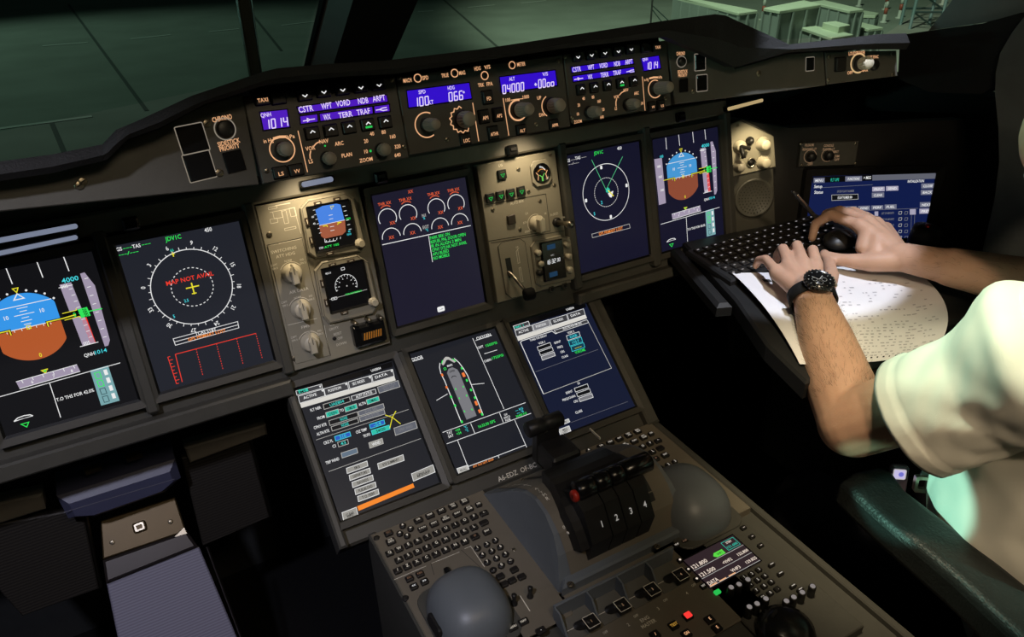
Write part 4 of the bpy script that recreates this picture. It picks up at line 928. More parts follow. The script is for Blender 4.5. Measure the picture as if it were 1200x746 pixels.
# glowing strips below the glareshield; cool ones stand for reflections in polished trim
STRIP = em('cool_reflection_glow', rgb(150, 160, 185), 0.6); STRIPW = em('warm_flood_strip', rgb(200, 175, 125), 0.8)
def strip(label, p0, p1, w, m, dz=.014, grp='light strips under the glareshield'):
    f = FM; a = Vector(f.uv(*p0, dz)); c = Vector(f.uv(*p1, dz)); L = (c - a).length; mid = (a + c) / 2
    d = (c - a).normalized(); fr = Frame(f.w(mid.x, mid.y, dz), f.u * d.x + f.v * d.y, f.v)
    t = thing('glow_strip', label, 'light', fr, grp)
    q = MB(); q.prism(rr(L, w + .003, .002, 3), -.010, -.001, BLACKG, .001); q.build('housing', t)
    q = MB(); q.prism(rr(L - .004, w, w * .45, 3), -.001, .0015, m, .0008); q.build('lens', t)  # on the cool strips this glow replaces a reflecting metal surface
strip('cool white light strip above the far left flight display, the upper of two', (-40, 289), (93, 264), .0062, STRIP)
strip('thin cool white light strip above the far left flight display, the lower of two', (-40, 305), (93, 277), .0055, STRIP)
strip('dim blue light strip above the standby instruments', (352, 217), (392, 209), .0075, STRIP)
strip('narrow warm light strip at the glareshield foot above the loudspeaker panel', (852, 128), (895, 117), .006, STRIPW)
# ================================================================ STANDBY PANEL
S_ = Pan(FM, [(300, 238), (422.7, 221.8), (458, 410), (341.6, 427)], 'switching_module', 'warm-lit grey standby panel with SWITCHING knobs between the left and middle displays', 'control panel', th=.0119, m=STBY, crop=(290, 210, 3.39))
S_.face.prism([S_.p(*q) for q in ((78, 264), (215, 234), (328, 698), (192, 733))], .0, .0015, STBY, .0006)
S_.ln([(75, 262), (215, 232), (330, 700)], .0010, DARKLINE)
for t, q, w in (('SWITCHING', (143, 279), .036), ('ATT HDG', (150, 299), .027), ('AIR DATA', (203, 440), .028), ('FMS', (229, 583), .012)): S_.face.text(t, S_.p(*q), .0045, .0018, LINE, w=w)
for q in ((105, 340), (215, 318), (145, 487), (250, 462), (183, 625), (285, 600)): S_.face.text('F/O' if q[0] > 200 else 'CAPT', (S_.p(*q)[0], S_.p(*q)[1]), .0030, .0018, LINE); S_.face.text('ON 3', (S_.p(*q)[0], S_.p(*q)[1] - .005), .0030, .0018, LINE)
for q in ((160, 322), (198, 468), (238, 605)): S_.face.text('NORM', S_.p(*q), .0030, .0018, LINE)
for c in ((175, 372), (210, 512), (247, 645)):
    x, y = S_.p(*c); S_.face.line(arc(x, y, .0165, 30, 150, 14), .0009, .0018, LINE)
    b = MB(); b.lathe([(.0145, .0015), (.0145, .0045), (.012, .0060), (.0118, .0145), (.0105, .016), (.0003, .016)], CREAM, (x, y), 28)
    b.prism([(x - .0046, y - .0135), (x + .0046, y - .0135), (x + .0052, y + .006), (x, y + .0145), (x - .0052, y + .006)], .008, .0245, CREAM, .0015); b.line([(x, y + .001), (x, y + .012)], .0009, .0247, DARKLINE)
    b.build('rotary_knob', S_.t)
S_.ln([(160, 578), (275, 551)], .0008, LINE, .0018); S_.ln([(305, 580), (325, 692)], .0008, LINE)
for t, q in (('L/G', (335, 575)), ('GRVTY', (343, 592)), ('RESET', (358, 612)), ('OFF', (368, 630)), ('DOWN', (373, 652))): S_.tx(t, q, .0036, LINE)
for q, w, h in (((100, 113), .012, .003), ((120, 140), .012, .010), ((150, 150), .006, .018), ((170, 195), .016, .003), ((180, 130), .008, .012), ((105, 165), .010, .006)):
    x, y = S_.p(*q); S_.face.line(rr(w, h, .0003, 1, x, y), .0006, .0003, LINE, True)
S_.ln([(88, 132), (185, 113), (212, 215)], .0006, LINE); S_.ln([(110, 105), (170, 94)], .0012, LINE)
S_.screws([(87, 220), (187, 712)], .0042); screw(S_.t, S_.p(345, 632), .003, 0, BLACK)
# gear gravity-extension guard
g0 = [S_.p(*q) for q in ((378, 560), (556, 532), (568, 650), (400, 683))]
xs_ = [p[0] for p in g0]; ys_ = [p[1] for p in g0]; cx, cy2 = sum(xs_) / 4, sum(ys_) / 4
b = MB(); b.prism(rr(.050, .034, .003, 3, cx, cy2), 0, .016, BLACKG, .004); b.build('switch_guard', S_.t)
for k, q in enumerate(((418, 565), (472, 553), (518, 543))):
    x, y = S_.p(*q); b = MB(); b.lathe([(.0035, .0), (.0035, .017), (.0028, .019), (.0003, .019)], SCREW, (x, y), 16); b.build('guard_hinge', S_.t)
b = MB(); OSTR = mat('guard_orange_stripe', (0.75, 0.30, 0.03, 1), 0.5)
b.prism(rr(.032, .012, .001, 2, cx + .002, cy2 - .001), .016, .0165, BLACK)
for k in range(8):
    x = cx - .012 + k * .0037; b.flat([(x, cy2 - .0065), (x + .0019, cy2 - .0065), (x + .0042, cy2 + .0045), (x + .0023, cy2 + .0045)], .0168, OSTR)
b.build('striped_plate', S_.t)
S_.done()

def standby(label, octpx, scrpx, knobpx, tabs, draw):
    P = Pan(FM, [(290 + x / 3.39, 210 + y / 3.39) for x, y in octpx], 'standby_display', label, 'instrument', th=-.0002, m=STBY, crop=(290, 210, 3.39), rect=False)
    P.face = MB(); oc = [P.p(*q) for q in octpx]; sc = [P.p(*q) for q in scrpx]
    x0 = (sc[0][0] + sc[3][0]) / 2; x1 = (sc[1][0] + sc[2][0]) / 2; y1 = (sc[0][1] + sc[1][1]) / 2; y0 = (sc[2][1] + sc[3][1]) / 2
    w, h = x1 - x0, y1 - y0; cx, cy = (x0 + x1) / 2, (y0 + y1) / 2
    P.face.prism(oc, .0003, .0085, STBY, .0015); P.face.line(inset(oc, .0022), .0006, .0087, DARKLINE, True)
    P.done('case')
    b = MB(); b.ringp(rr(w + .006, h + .006, .0015, 3, cx, cy), rr(w, h, .0008, 3, cx, cy), .0080, .0110, BLACKG, .0095); b.build('bezel', P.t)
    s = MB(); s.prism([(x0, y0), (x1, y0), (x1, y1), (x0, y1)], .0075, .0092, BLK)
    H = hom([(290 + x / 3.39, 210 + y / 3.39) for x, y in scrpx], [(x0, y1), (x1, y1), (x1, y0), (x0, y0)])
    draw(s, lambda x, y: H(290 + x / 3.39, 210 + y / 3.39)); s.build('screen', P.t)
    kx, ky = P.p(*knobpx); b = MB(); b.lathe([(.0072, .0085), (.0072, .012), (.0060, .0135), (.0058, .021), (.0048, .0225), (.0003, .0225)], CREAM, (kx, ky), 22, 1); b.build('knob', P.t)
    for (q, w_, h_) in tabs:
        x, y = P.p(*q); b = MB(); b.prism(rr(w_, h_, .001, 2, x, y), .0085, .0115, mat('bezel_key_brown', (.05, .035, .022, 1), .5), .0008); b.line([(x - w_ * .25, y), (x + w_ * .25, y)] if w_ > h_ else [(x, y - h_ * .25), (x, y + h_ * .25)], .0011, .0118, LINE); b.build('bezel_key', P.t)
ZS = lambda k: .0093 + .0003 * k
def draw1(s, g):
    s.flat([g(*p) for p in ((262, 118), (290, 104), (345, 96), (362, 100), (378, 160), (280, 180))], ZS(1), em('screen_isis_sky', rgb(70, 130, 225))); s.flat([g(*p) for p in ((278, 180), (380, 160), (384, 205), (370, 218), (300, 232), (286, 222))], ZS(1), em('screen_isis_earth', rgb(160, 88, 62)))
    s.line([g(278, 180), g(380, 160)], .0007, ZS(2), WHITE)
    for k in range(-2, 3):
        if k: c = g(327 + k * 2, 170 + k * 15); s.line([(c[0] - .003, c[1]), (c[0] + .003, c[1])], .0007, ZS(2), WHITE)
    s.line([g(322, 106), g(327, 118), g(334, 104)], .0008, ZS(2), YELLOW, True)
    s.line([g(292, 183), g(308, 180), g(311, 186)], .0012, ZS(3), YELLOW); s.line([g(350, 170), g(366, 168), g(349, 177)], .0012, ZS(3), YELLOW)
    for k in range(6): s.line([g(253 + k * 5, 120 + k * 18), g(262 + k * 5, 118 + k * 18)], .0007, ZS(1), WHITE)
    for k in range(6): s.line([g(370 + k * 5, 108 + k * 18), g(381 + k * 5, 106 + k * 18)], .0007, ZS(1), WHITE)
    for t, p, m in (('60', (252, 145), WHITE), ('40', (258, 172), WHITE), ('2500', (393, 155), GREEN), ('40', (397, 205), CYAN), ('1014', (397, 216), CYAN), ('STD', (287, 268), WHITE)): s.text(t, g(*p), .0030, ZS(2), m)
    s.line([g(300, 232), g(302, 246), g(345, 240)], .0009, ZS(2), WHITE)
    for k in range(5): s.line([g(306 + k * 14, 246 - k * 3), g(307 + k * 14, 238 - k * 3)], .0008, ZS(2), WHITE)
    s.text('ATT 10S', g(328, 260), .0034, ZS(2), GREEN, w=.022)
def draw2(s, g):
    c = g(385, 418); s.line(arc(c[0], c[1], .0165, -25, 200, 40), .0006, ZS(1), WHITE)
    for k in range(13):
        a = math.radians(-20 + k * 18); s.line([(c[0] + .0165 * math.cos(a), c[1] + .0165 * math.sin(a)), (c[0] + .0140 * math.cos(a), c[1] + .0140 * math.sin(a))], .0007, ZS(1), WHITE)
        if k % 2: s.text('6', (c[0] + .0112 * math.cos(a), c[1] + .0112 * math.sin(a)), .0026, ZS(1), WHITE, rot=a - PI / 2)
    s.line(rr(.005, .0035, .0003, 1, *g(371, 352)), .0007, ZS(1), WHITE, True); s.flat(circ(*g(388, 420), .0011, 8), ZS(1), LGREY)
    s.line([g(320, 470), g(468, 437)], .0006, ZS(1), LGREY); s.text('VOR/ADF DISPLAY', g(415, 447), .0028, ZS(2), GREEN, w=.026)
    s.line(rr(.008, .0034, .0004, 2, *g(338, 467)), .0006, ZS(2), WHITE, True); s.text('25', g(338, 467), .0024, ZS(2), WHITE); s.text('HDG 10', g(312, 367), .0028, ZS(1), WHITE, w=.008)
standby('upper standby instrument, small screen with a blue and brown horizon', [(205, 115), (235, 80), (380, 52), (420, 75), (465, 260), (445, 285), (265, 312), (235, 290)], [(233, 113), (388, 86), (424, 250), (272, 281)], (437, 250), [((272, 93), .011, .0052), ((348, 77), .011, .0052), ((230, 166), .0045, .012), ((247, 240), .0045, .012), ((320, 291), .011, .005)], draw1)
standby('lower standby instrument, small black screen with a white heading arc', [(262, 360), (290, 325), (430, 297), (475, 325), (515, 495), (495, 530), (320, 570), (295, 540)], [(290, 355), (447, 325), (480, 485), (330, 517)], (490, 481), [((330, 335), .011, .0050), ((403, 320), .011, .0050), ((290, 410), .0045, .012), ((306, 485), .0045, .012), ((378, 525), .011, .005)], draw2)

# ================================================================ LANDING GEAR PANEL
G_ = Pan(FM, [(562, 193), (651, 176), (669.5, 334), (579, 353)], 'landing_gear_panel', 'warm-lit grey panel with the landing gear lever, green gear lights and autobrake knob', 'control panel', th=.0119, m=STBY, crop=(555, 160, 3.73))
TRI = LEDG
def sqlight(q, w=.0150):
    x, y = G_.p(*q); b = MB(); b.prism(rr(w, w, .001, 2, x, y), 0, .004, BLACK, .0008); b.line([(x - .0035, y + .0005), (x + .0035, y + .0005), (x, y - .0045)], .0009, .0043, TRI, True); b.flat(rr(.008, .0028, .0004, 1, x, y + .0038), .0043, mat('lamp_cap_dark', (.06, .06, .05, 1), .4)); b.build('gear_light', G_.t)
for q in ((122, 165), (70, 267), (115, 257), (160, 248), (205, 237)): sqlight(q)
G_.tx('L/G', (117, 125), .0038, LINE)
x, y = G_.p(163, 362); b = MB(); b.prism(rr(.0150, .0150, .001, 2, x, y), 0, .004, mat('button_brown', (.035, .025, .018, 1), .45), .001); b.build('button', G_.t)
G_.screws([(196, 143), (84, 320), (203, 405), (289, 281), (335, 80), (240, 240), (352, 212)], .0032)
G_.tx('AUTO BRK', (190, 286), .0044, LINE, w=.026); G_.tx('LO', (232, 335), .0032, LINE); G_.tx('DISARM', (240, 412), .0032, LINE); G_.tx('HI', (313, 335), .0032, LINE); G_.tx('A-SKID', (352, 338), .0040, LINE, w=.016); G_.tx('BTV', (225, 375), .0032, LINE); G_.tx('ON', (392, 352), .0030, LINE); G_.tx('OFF', (395, 383), .0030, LINE)
G_.ln([(52, 298), (315, 250), (335, 412), (65, 457)], .0010, DARKLINE); G_.ln([(75, 465), (400, 410)], .0010, DARKLINE)
# brake pressure gauge
ox, oy = G_.p(292, 158)
b = MB(); oc = [(ox + .0185 * sx * a, oy + .0215 * sy * c) for sx, sy, a, c in ((1, 1, 1, .62), (1, 1, .62, 1), (-1, 1, .62, 1), (-1, 1, 1, .62), (-1, -1, 1, .62), (-1, -1, .62, 1), (1, -1, .62, 1), (1, -1, 1, .62))]
b.prism(oc, 0, .004, STBY, .001); b.line(oc, .0008, .0003, DARKLINE, True)
b.lathe([(.0160, .004), (.0160, .0055), (.0148, .0058), (.0146, .0045), (.0003, .0045)], BLACKG, (ox, oy), 36)
b.text('PRESS', (ox, oy + .009), .0022, .0049, LGREY)
b.line([(ox - .003, oy + .011), (ox + .002, oy + .009), (ox + .007, oy + .004)], .0014, .0049, WHITE); b.line(arc(ox, oy - .004, .010, 40, 140, 10), .0014, .0049, em('gauge_orange', rgb(200, 130, 60)))
b.line([(ox - .009, oy - .011), (ox - .007, oy - .003), (ox - .011, oy + .002)], .0013, .0049, LEG); b.line([(ox + .009, oy - .011), (ox + .007, oy - .003), (ox + .011, oy + .003)], .0013, .0049, LEG)
b.line([(ox - .005, oy - .003), (ox, oy - .007), (ox + .005, oy - .001)], .0013, .0050, em('gauge_green', rgb(110, 200, 90))); b.line([(ox, oy - .0135), (ox, oy - .006)], .003, .0049, em('gauge_green', rgb(110, 200, 90))); b.build('brake_gauge', G_.t)
# autobrake knob
x, y = G_.p(270, 378); G_.face.line(arc(x, y, .0150, 60, 230, 20), .0010, .0003, LINE)
b = MB(); b.lathe([(.0125, .0), (.0125, .004), (.0110, .006), (.0108, .012), (.0095, .0135), (.0003, .0135)], CREAM, (x, y), 28); b.prism([(x - .0050, y - .0135), (x + .0050, y - .0135), (x + .0055, y + .008), (x, y + .0145), (x - .0055, y + .008)], .008, .026, CREAM, .002); b.build('rotary_knob', G_.t)
# anti-skid switch
x, y = G_.p(362, 374); b = MB(); b.lathe([(.0082, 0), (.0082, .004), (.0065, .006), (.0003, .006)], BLACK, (x, y), 20); b.lathe([(.0045, .005), (.0036, .03), (.0062, .036), (.0066, .046), (.0045, .049), (.0003, .049)], METAL, (x, y), 16)
b.build('toggle_switch', G_.t)
# gear lever
pl = [G_.p(*q) for q in ((105, 480), (120, 462), (200, 445), (222, 460), (253, 660), (240, 690), (165, 705), (140, 685))]
b = MB(); b.prism(pl, 0, .0015, STBY, .0006); b.line(pl, .0008, .0018, DARKLINE, True)
sl = [G_.p(*q) for q in ((135, 532), (158, 527), (173, 612), (150, 617))]; b.flat(sl, .0019, BLACK)
b.line([G_.p(*q) for q in ((190, 490), (200, 550), (192, 553), (184, 500), (196, 484))], .0009, .0019, LINE); b.line([G_.p(*q) for q in ((203, 570), (214, 632), (206, 634), (196, 573))], .0009, .0019, LINE, True); b.text('UP', G_.p(188, 482), .0034, .0019, LINE)
b.build('lever_plate', G_.t)
x0, y0 = G_.p(152, 602); x1, y1 = G_.p(184, 668)
b = MB(); b.tube([(x0, y0 + .004, .0), (x0, y0, .016), (x1 - .002, y1 + .002, .043)], .0030, METAL, 10); la = b.build('gear_lever', G_.t)
b = MB(); b.M = Matrix.Translation((x1, y1, .046)) @ Matrix.Rotation(math.radians(80), 4, 'Y') @ Matrix.Translation((0, 0, -.009))
b.lathe([(.0003, 0), (.0085, 0), (.0105, .003), (.0105, .015), (.0085, .018), (.0003, .018)], RUBBER, n=26); w_ = b.build('lever_wheel', la)
for q in ((340, 665), (397, 650)):
    x, y = G_.p(*q); b = MB(); b.prism(rr(.009, .009, .001, 2, x, y), -.002, .003, PANELD, .0008); b.prism(rr(.005, .006, .001, 2, x, y), .003, .006, BLACK, .0008); b.build('catch', G_.t)
G_.done()
# clock
oct_ = [(246, 480), (262, 455), (375, 430), (415, 440), (432, 470), (445, 600), (432, 622), (290, 655), (268, 640)]
K_ = Pan(FM, [(555 + x / 3.73, 160 + y / 3.73) for x, y in oct_], 'clock', 'digital clock showing 16:32 30 beside the landing gear lever', 'clock', m=STBY, crop=(555, 160, 3.73), rect=False)
K_.face = MB(); oc = [K_.p(*q) for q in oct_]; K_.face.prism(oc, .0003, .0045, STBY, .001); K_.face.line(inset(oc, .0015), .0005, .0047, DARKLINE, True); K_.done('case')
b = MB(); body = [K_.p(*q) for q in ((280, 462), (375, 443), (395, 610), (300, 632))]; b.prism(body, .0045, .0105, BLACKG, .0015)
for q in ((325, 478), (335, 597)): x, y = K_.p(*q); b.flat(rr(.0165, .0085, .0006, 2, x, y), .0108, em('clock_blue_window', rgb(24, 52, 78)))
x, y = K_.p(333, 540); b.seg7('16', (x - .0095, y), .0068, .0109, WHITE, cw=.0046); b.seg7('32', (x + .0012, y), .0068, .0109, WHITE, cw=.0046); b.seg7('30', (x + .0110, y), .0055, .0109, WHITE, cw=.0038); b.text('UTC', K_.p(330, 514), .0026, .0109, LGREY); b.flat(circ(x - .0042, y + .0014, .0005, 8), .0109, WHITE); b.flat(circ(x - .0042, y - .0014, .0005, 8), .0109, WHITE); b.build('face', K_.t)
for q, r, m in (((270, 505), .0052, CREAM), ((281, 552), .0052, CREAM), ((277, 592), .0050, BLACK), ((396, 467), .0055, CREAM), ((403, 520), .0055, CREAM), ((408, 578), .0055, CREAM)):
    x, y = K_.p(*q); b = MB(); b.lathe([(r, .0045), (r, .013), (r * .8, .0145), (.0003, .0145)], m, (x, y), 20); b.build('button', K_.t)

# ================================================================ OUTBOARD PANEL: loudspeaker, map light, information terminal
YA = math.radians(26)
POB = atz(951.5, 206.8, 0.930); FO = Frame(POB, (math.cos(YA), -math.sin(YA), 0), (0.06, 0.12, 1.0))
def opoly(pix, z=0): return [FO.uv(*p, z) for p in pix]
b = MB(); b.prism(opoly([(853, 138), (925, 150), (1130, 140), (1150, 400), (860, 420)], -.012), -.05, -.012, BLACK)
ob = b.build('outboard_panel'); ob.matrix_world = FO.M(); tag(ob, 'black side panel behind the loudspeaker grille and the information terminal', 'instrument panel')
L_ = Pan(FO, [(852, 146), (870, 139), (905, 158), (909, 272), (857, 292)], 'cabin_loudspeaker', 'narrow panel with cream jack knobs lit from above and a round loudspeaker grille below', 'loudspeaker panel', m=FRAME, crop=(830, 110, 4.145), rect=False)
L_.face.prism([L_.p(*q) for q in ((94, 150), (150, 128), (315, 205), (325, 352), (108, 402))], 0, .0035, STBY, .001); L_.ln([(108, 404), (326, 356)], .001, DARKLINE)
c0 = L_.p(222, 505); L_.done()
b = MB(); R1 = .040; b.lathe([(R1, 0), (R1, .002), (R1 - .003, .003), (R1 - .005, .001), (.0003, .0012)], PANELD, c0, 40)
for k in range(1, 6):
    for j in range(6 * k): a = 2 * PI * j / (6 * k); b.flat(circ(c0[0] + .0062 * k * math.cos(a), c0[1] + .0062 * k * math.sin(a), .0014, 6), .0016, DARKLINE)
b.build('speaker_grille', L_.t)
def lk(q, r, L, m, nm='jack_knob', dx=0, dy=0):
    x, y = L_.p(*q); b = MB(); b.lathe([(r * 1.5, .0035), (r * 1.5, .006), (r, .008), (r, .0035 + L - .002), (r * .8, .0035 + L), (.0003, .0035 + L)], m, (x, y), 22); return b.build(nm, L_.t)
lk((262, 240), .0095, .020, CREAM); lk((265, 328), .0095, .020, CREAM); lk((150, 255), .0085, .008, CREAM, 'guard_disc'); lk((198, 226), .0055, .012, BLACK, 'plug'); lk((145, 350), .0080, .018, KNOB)
x, y = L_.p(205, 332); b = MB(); b.lathe([(.0095, .0035), (.0095, .0055), (.0075, .006), (.0070, .004), (.0003, .004)], METAL, (x, y), 24); b.lathe([(.0068, .0042), (.0003, .0043)], BLACK, (x, y), 20); b.build('socket', L_.t)
x, y = L_.p(150, 250); x2, y2 = L_.p(190, 258); b = MB(); b.tube([(x, y, .008), (x + .002, y - .012, .018), (x + .004, y - .022, .020)], .0045, BLACK); b.tube([(x, y, .012), (x2, y2 - .001, .018)], .0035, BLACK); b.build('lever', L_.t)
screw(L_.t, L_.p(99, 187), .004, .0035, BLACK); screw(L_.t, L_.p(140, 152), .003, .0035)
M_ = Pan(FO, [(936.5, 166.5), (1004, 166.5), (1005, 192.5), (938.5, 196)], 'map_light_panel', 'small dark panel with two black dimmer knobs above the information terminal', 'control panel', m=PANELD, crop=(830, 110, 4.145))
for q in ((495, 303), (580, 297)): M_.knob(q, .0085, .014, BLACK, base=False, name='dimmer_knob'); M_.ring(q, .0125, .0008, 0, 360, LEGD)
for t, q, w in (('FLOOR', (492, 248), .018), ('READING LT', (492, 268), .028), ('CONSOLE', (585, 250), .020), ('FLOOR LT', (585, 268), .024), ('OFF', (495, 340), .010), ('BRT', (622, 280), .010), ('DIM', (624, 302), .010), ('OFF', (624, 318), .010)): M_.tx(t, q, .0045, LEGD, w=w)
M_.screws([(450, 245), (715, 243), (455, 345), (715, 338)]); M_.done()
# onboard information terminal
cs = [(951.5, 206.8), (1097, 201), (1091, 277)]
uv = [FO.uv(*c) for c in cs]; w = uv[1][0] - uv[0][0]; h = uv[0][1] - uv[2][1]; w = max(w, .2)
uv4 = (uv[0][0], uv[0][1] - (uv[1][1] - uv[2][1]))
fo2 = FO.at(uv[0][0] + w / 2, (uv[0][1] + uv[1][1]) / 2 - (uv[1][1] - uv[2][1]) / 2); h = uv[1][1] - uv[2][1]
t = thing('information_terminal', 'wide blue screen with rows of grey buttons behind the typing hands', 'display', fo2)
q = MB(); q.ringp(rr(w + .03, h + .03, .005, 3), rr(w, h, .001, 3), -.0119, .006, BLACK, .003); q.build('bezel', t)
s = MB(); s.prism([(-w / 2, -h / 2), (w / 2, -h / 2), (w / 2, h / 2), (-w / 2, h / 2)], -.011, 0, SCRG)
P_ = lambda x, y: fo2.uv(800 + x / 3.73, 180 + y / 3.73)
def oq(pts, z, m): s.flat([P_(*p) for p in pts], Z(z), m)
def ob_(x0, y0, x1, y1, m, t=None, tm=WHITE, k=0.030):
    pts = [(x0, y0), (x1, y0 - (x1 - x0) * k), (x1, y1 - (x1 - x0) * k), (x0, y1)]; oq(pts, 2, m)
    if t: s.text(t, P_((x0 + x1) / 2, (y0 + y1) / 2 - (x1 - x0) * k / 2), .0052, Z(3), tm, w=(x1 - x0) / 3.73 * .00125)
oq([(566, 102), (1108, 79), (1107, 105), (568, 128)], 1, BLK); OB1 = em('terminal_button', rgb(110, 112, 130)); OB2 = em('terminal_button_pale', rgb(165, 160, 180))
ob_(572, 106, 620, 128, OB1, 'MENU'); s.text('FLT OPS', P_(664, 113), .0065, Z(3), TEAL, w=.017); ob_(710, 99, 783, 121, OB1, 'FUNCTIONS'); s.text('> MSG', P_(806, 104), .0065, Z(3), WHITE, w=.015); ob_(828, 93, 1105, 117, em('terminal_bar', rgb(95, 97, 108)))
s.text('INITIALIZATION', P_(1018, 119), .0055, Z(3), WHITE, w=.034)
s.text('Setup', P_(592, 142), .0065, Z(2), WHITE); s.text('Status', P_(594, 167), .0065, Z(2), WHITE); s.line([P_(572, 150), P_(830, 135)], .0006, Z(2), GREY)
ob_(650, 180, 765, 204, FIELD); s.line([P_(650, 180), P_(765, 176), P_(766, 198), P_(651, 204)], .0008, Z(3), LGREY, True); s.text('FLIGHT NUMBER 804', P_(708, 190), .0055, Z(4), WHITE, w=.030); s.text('ENTER FLIGHT NUMBER', P_(712, 163), .0045, Z(2), GREY, w=.035)
for x0, y0, x1, y1, m, tx in ((828, 145, 882, 165, OB2, 'PRINT'), (888, 142, 942, 162, OB2, 'SEND'), (826, 170, 880, 192, OB1, 'CLEAR'), (1042, 130, 1100, 152, OB1, 'CLOSE'), (1040, 158, 1098, 180, OB1, 'BACK'), (1036, 212, 1092, 234, OB1, 'NEXT'), (1034, 240, 1090, 262, OB2, 'PREV'), (706, 230, 760, 250, OB1, 'LOAD'), (766, 228, 818, 248, OB1, 'WIND'), (824, 226, 876, 244, OB1, 'PERF'), (882, 222, 934, 242, OB1, 'FUEL'), (784, 256, 815, 276, OB2, 'ADD')): ob_(x0, y0, x1, y1, m, tx)
s.line([P_(690, 252), P_(1028, 238)], .0006, Z(2), GREY); s.line([P_(1000, 245), P_(996, 360)], .0006, Z(2), GREY); s.line([P_(1014, 245), P_(1010, 360)], .0006, Z(2), GREY); ob_(992, 242, 1018, 266, OB2)
for k in range(5):
    y = 258 + 27 * k; ob_(838, y - 6, 854, y + 14, OB2 if k < 2 else OB1); s.text('LIST OF AIRPORTS', P_(896, y + 1), .0045, Z(2), GREY, w=.026)
    for x in (950, 976): s.line(rr(.006, .006, .0005, 1, *P_(x, y)), .0008, Z(2), LGREY if x == 950 else GREY, True)
s.build('screen', t)
# ================================================================ CENTRE PEDESTAL
PZ = 0.642
FP = Frame((0.045, -0.22, PZ), UX, UY)
b = MB(); b.prism([(-.262, .02), (.262, .02), (.262, -.62), (-.262, -.62)], -.60, -.014, PANELD, .004)
ped = b.build('pedestal'); ped.matrix_world = FP.M(); tag(ped, 'dark grey centre pedestal running back between the pilots', 'pedestal')
for sx in (-1, 1):
    q = MB(); q.prism(rr(.012, .62, .003, 2, sx * .258, -.30), -.05, -.004, PANELD, .002); q.build('side_rail', ped)

def key(P, q, leg, w=.0112, h=.0092, m=KEYL, hh=.0042, lw=None, rnd=False, z=0.0):
    x, y = P.p(*q); b = MB(); r = .0045 if rnd else .0015
    b.prism(rr(w, h, min(r, h * .49), 3, x, y), z, z + .0045, KEYBLK, .0012)
    if leg:
        L = leg.split('\n')
        for i, t in enumerate(L): b.text(t, (x, y + (len(L) - 1) * .0020 - i * .0040), hh if len(L) == 1 else .0032, z + .0047, m, w=lw)
    return b.build('key', P.t)

KC = (430, 550, 3.805)
K = Pan(FP, [(434.5, 626), (566, 573.5), (640, 680), (500, 746)], 'keyboard_unit', 'left pedestal keyboard of small black lettered keys beside the domed hand rest', 'keyboard', th=.0139, m=PED, group='pedestal keyboards', crop=KC, rect=False, poly=None)
# regular outline
xs_ = [p[0] for p in K.loc]; y1 = max(p[1] for p in K.loc); 
K.face = MB(); wx0, wx1 = K.f.uv(434.5, 626)[0], K.f.uv(566, 573.5)[0]; K.x0, K.x1, K.y1 = wx0, wx1, y1
K.face.prism([(wx0, y1 - .235), (wx1, y1 - .235), (wx1, y1), (wx0, y1)], -.0139, 0, PED, .0015)
def row(a, bq, letters, **k):
    n = len(letters)
    for i, t in enumerate(letters):
        f = i / max(1, n - 1); key(K, (a[0] + (bq[0] - a[0]) * f, a[1] + (bq[1] - a[1]) * f), t, **k)
row((230, 230), (435, 146), ['DIR', 'PERF', 'INIT', 'NAV\nAID', 'MAIL\nBOX'], w=.0130, h=.0095, hh=.0034)
row((248, 268), (455, 180), ['F-PLN', 'DEST', 'SEC\nINDEX', 'SURV', 'ATC\nCOM'], w=.0130, h=.0095, hh=.0034)
key(K, (498, 160), 'ND', w=.0095, h=.0085, hh=.0034)
key(K, (97, 288), 'ESC', w=.0120, h=.0090, m=KEYD, hh=.0034); key(K, (107, 325), 'CLR\nINFO', w=.0130, h=.0105)
for q, a in (((160, 255), 90), ((147, 290), 180), ((195, 268), 0), ((180, 300), 270)):
    x, y = K.p(*q); bq = MB(); bq.prism(circ(x, y, .0048, 16), 0, .0045, KEYBLK, .001); r = math.radians(a)
    bq.flat([(x + .0026 * math.cos(r), y + .0026 * math.sin(r)), (x + .0022 * math.cos(r + 2.2), y + .0022 * math.sin(r + 2.2)), (x + .0022 * math.cos(r - 2.2), y + .0022 * math.sin(r - 2.2))], .0047, KEYL); bq.build('key', K.t)
row((102, 377), (478, 215), list('QWERTYUIOP'), hh=.0050); row((143, 407), (477, 262), list('ASDFGHJKL'), hh=.0050); row((138, 455), (437, 325), list('/ZXCVBNM'), hh=.0050)
key(K, (522, 199), '<-', w=.0125, h=.0085, hh=.0034); key(K, (522, 241), None, w=.0125, h=.0095); key(K, (482, 303), 'SP', w=.0125, h=.0095, m=KEYD, hh=.0036); key(K, (535, 281), 'ENT', w=.0120, h=.0100, hh=.0036)
for k, q in enumerate(((493, 355), (535, 338), (573, 320), (515, 385), (557, 368), (595, 350), (537, 418), (578, 400), (618, 382), (563, 452), (600, 432), (640, 413))): key(K, q, ['1', '2', '3', '4', '5', '6', '7', '8', '9', '.', '0', '+/-'][k], w=.0098, h=.0088, hh=.0048 if k != 11 else .0034, rnd=True)
for q in ((595, 480), (657, 450), (612, 515), (648, 498), (690, 482)): key(K, q, None, w=.0110, h=.0088)
key(K, (190, 490), 'ESC', w=.0105, m=KEYD, hh=.0032); key(K, (237, 470), 'KBD', w=.0105, m=KEYD, hh=.0032); key(K, (210, 526), '<<', w=.0105, hh=.0040, m=WHITE); key(K, (257, 504), '>>', w=.0105, hh=.0040, m=WHITE)
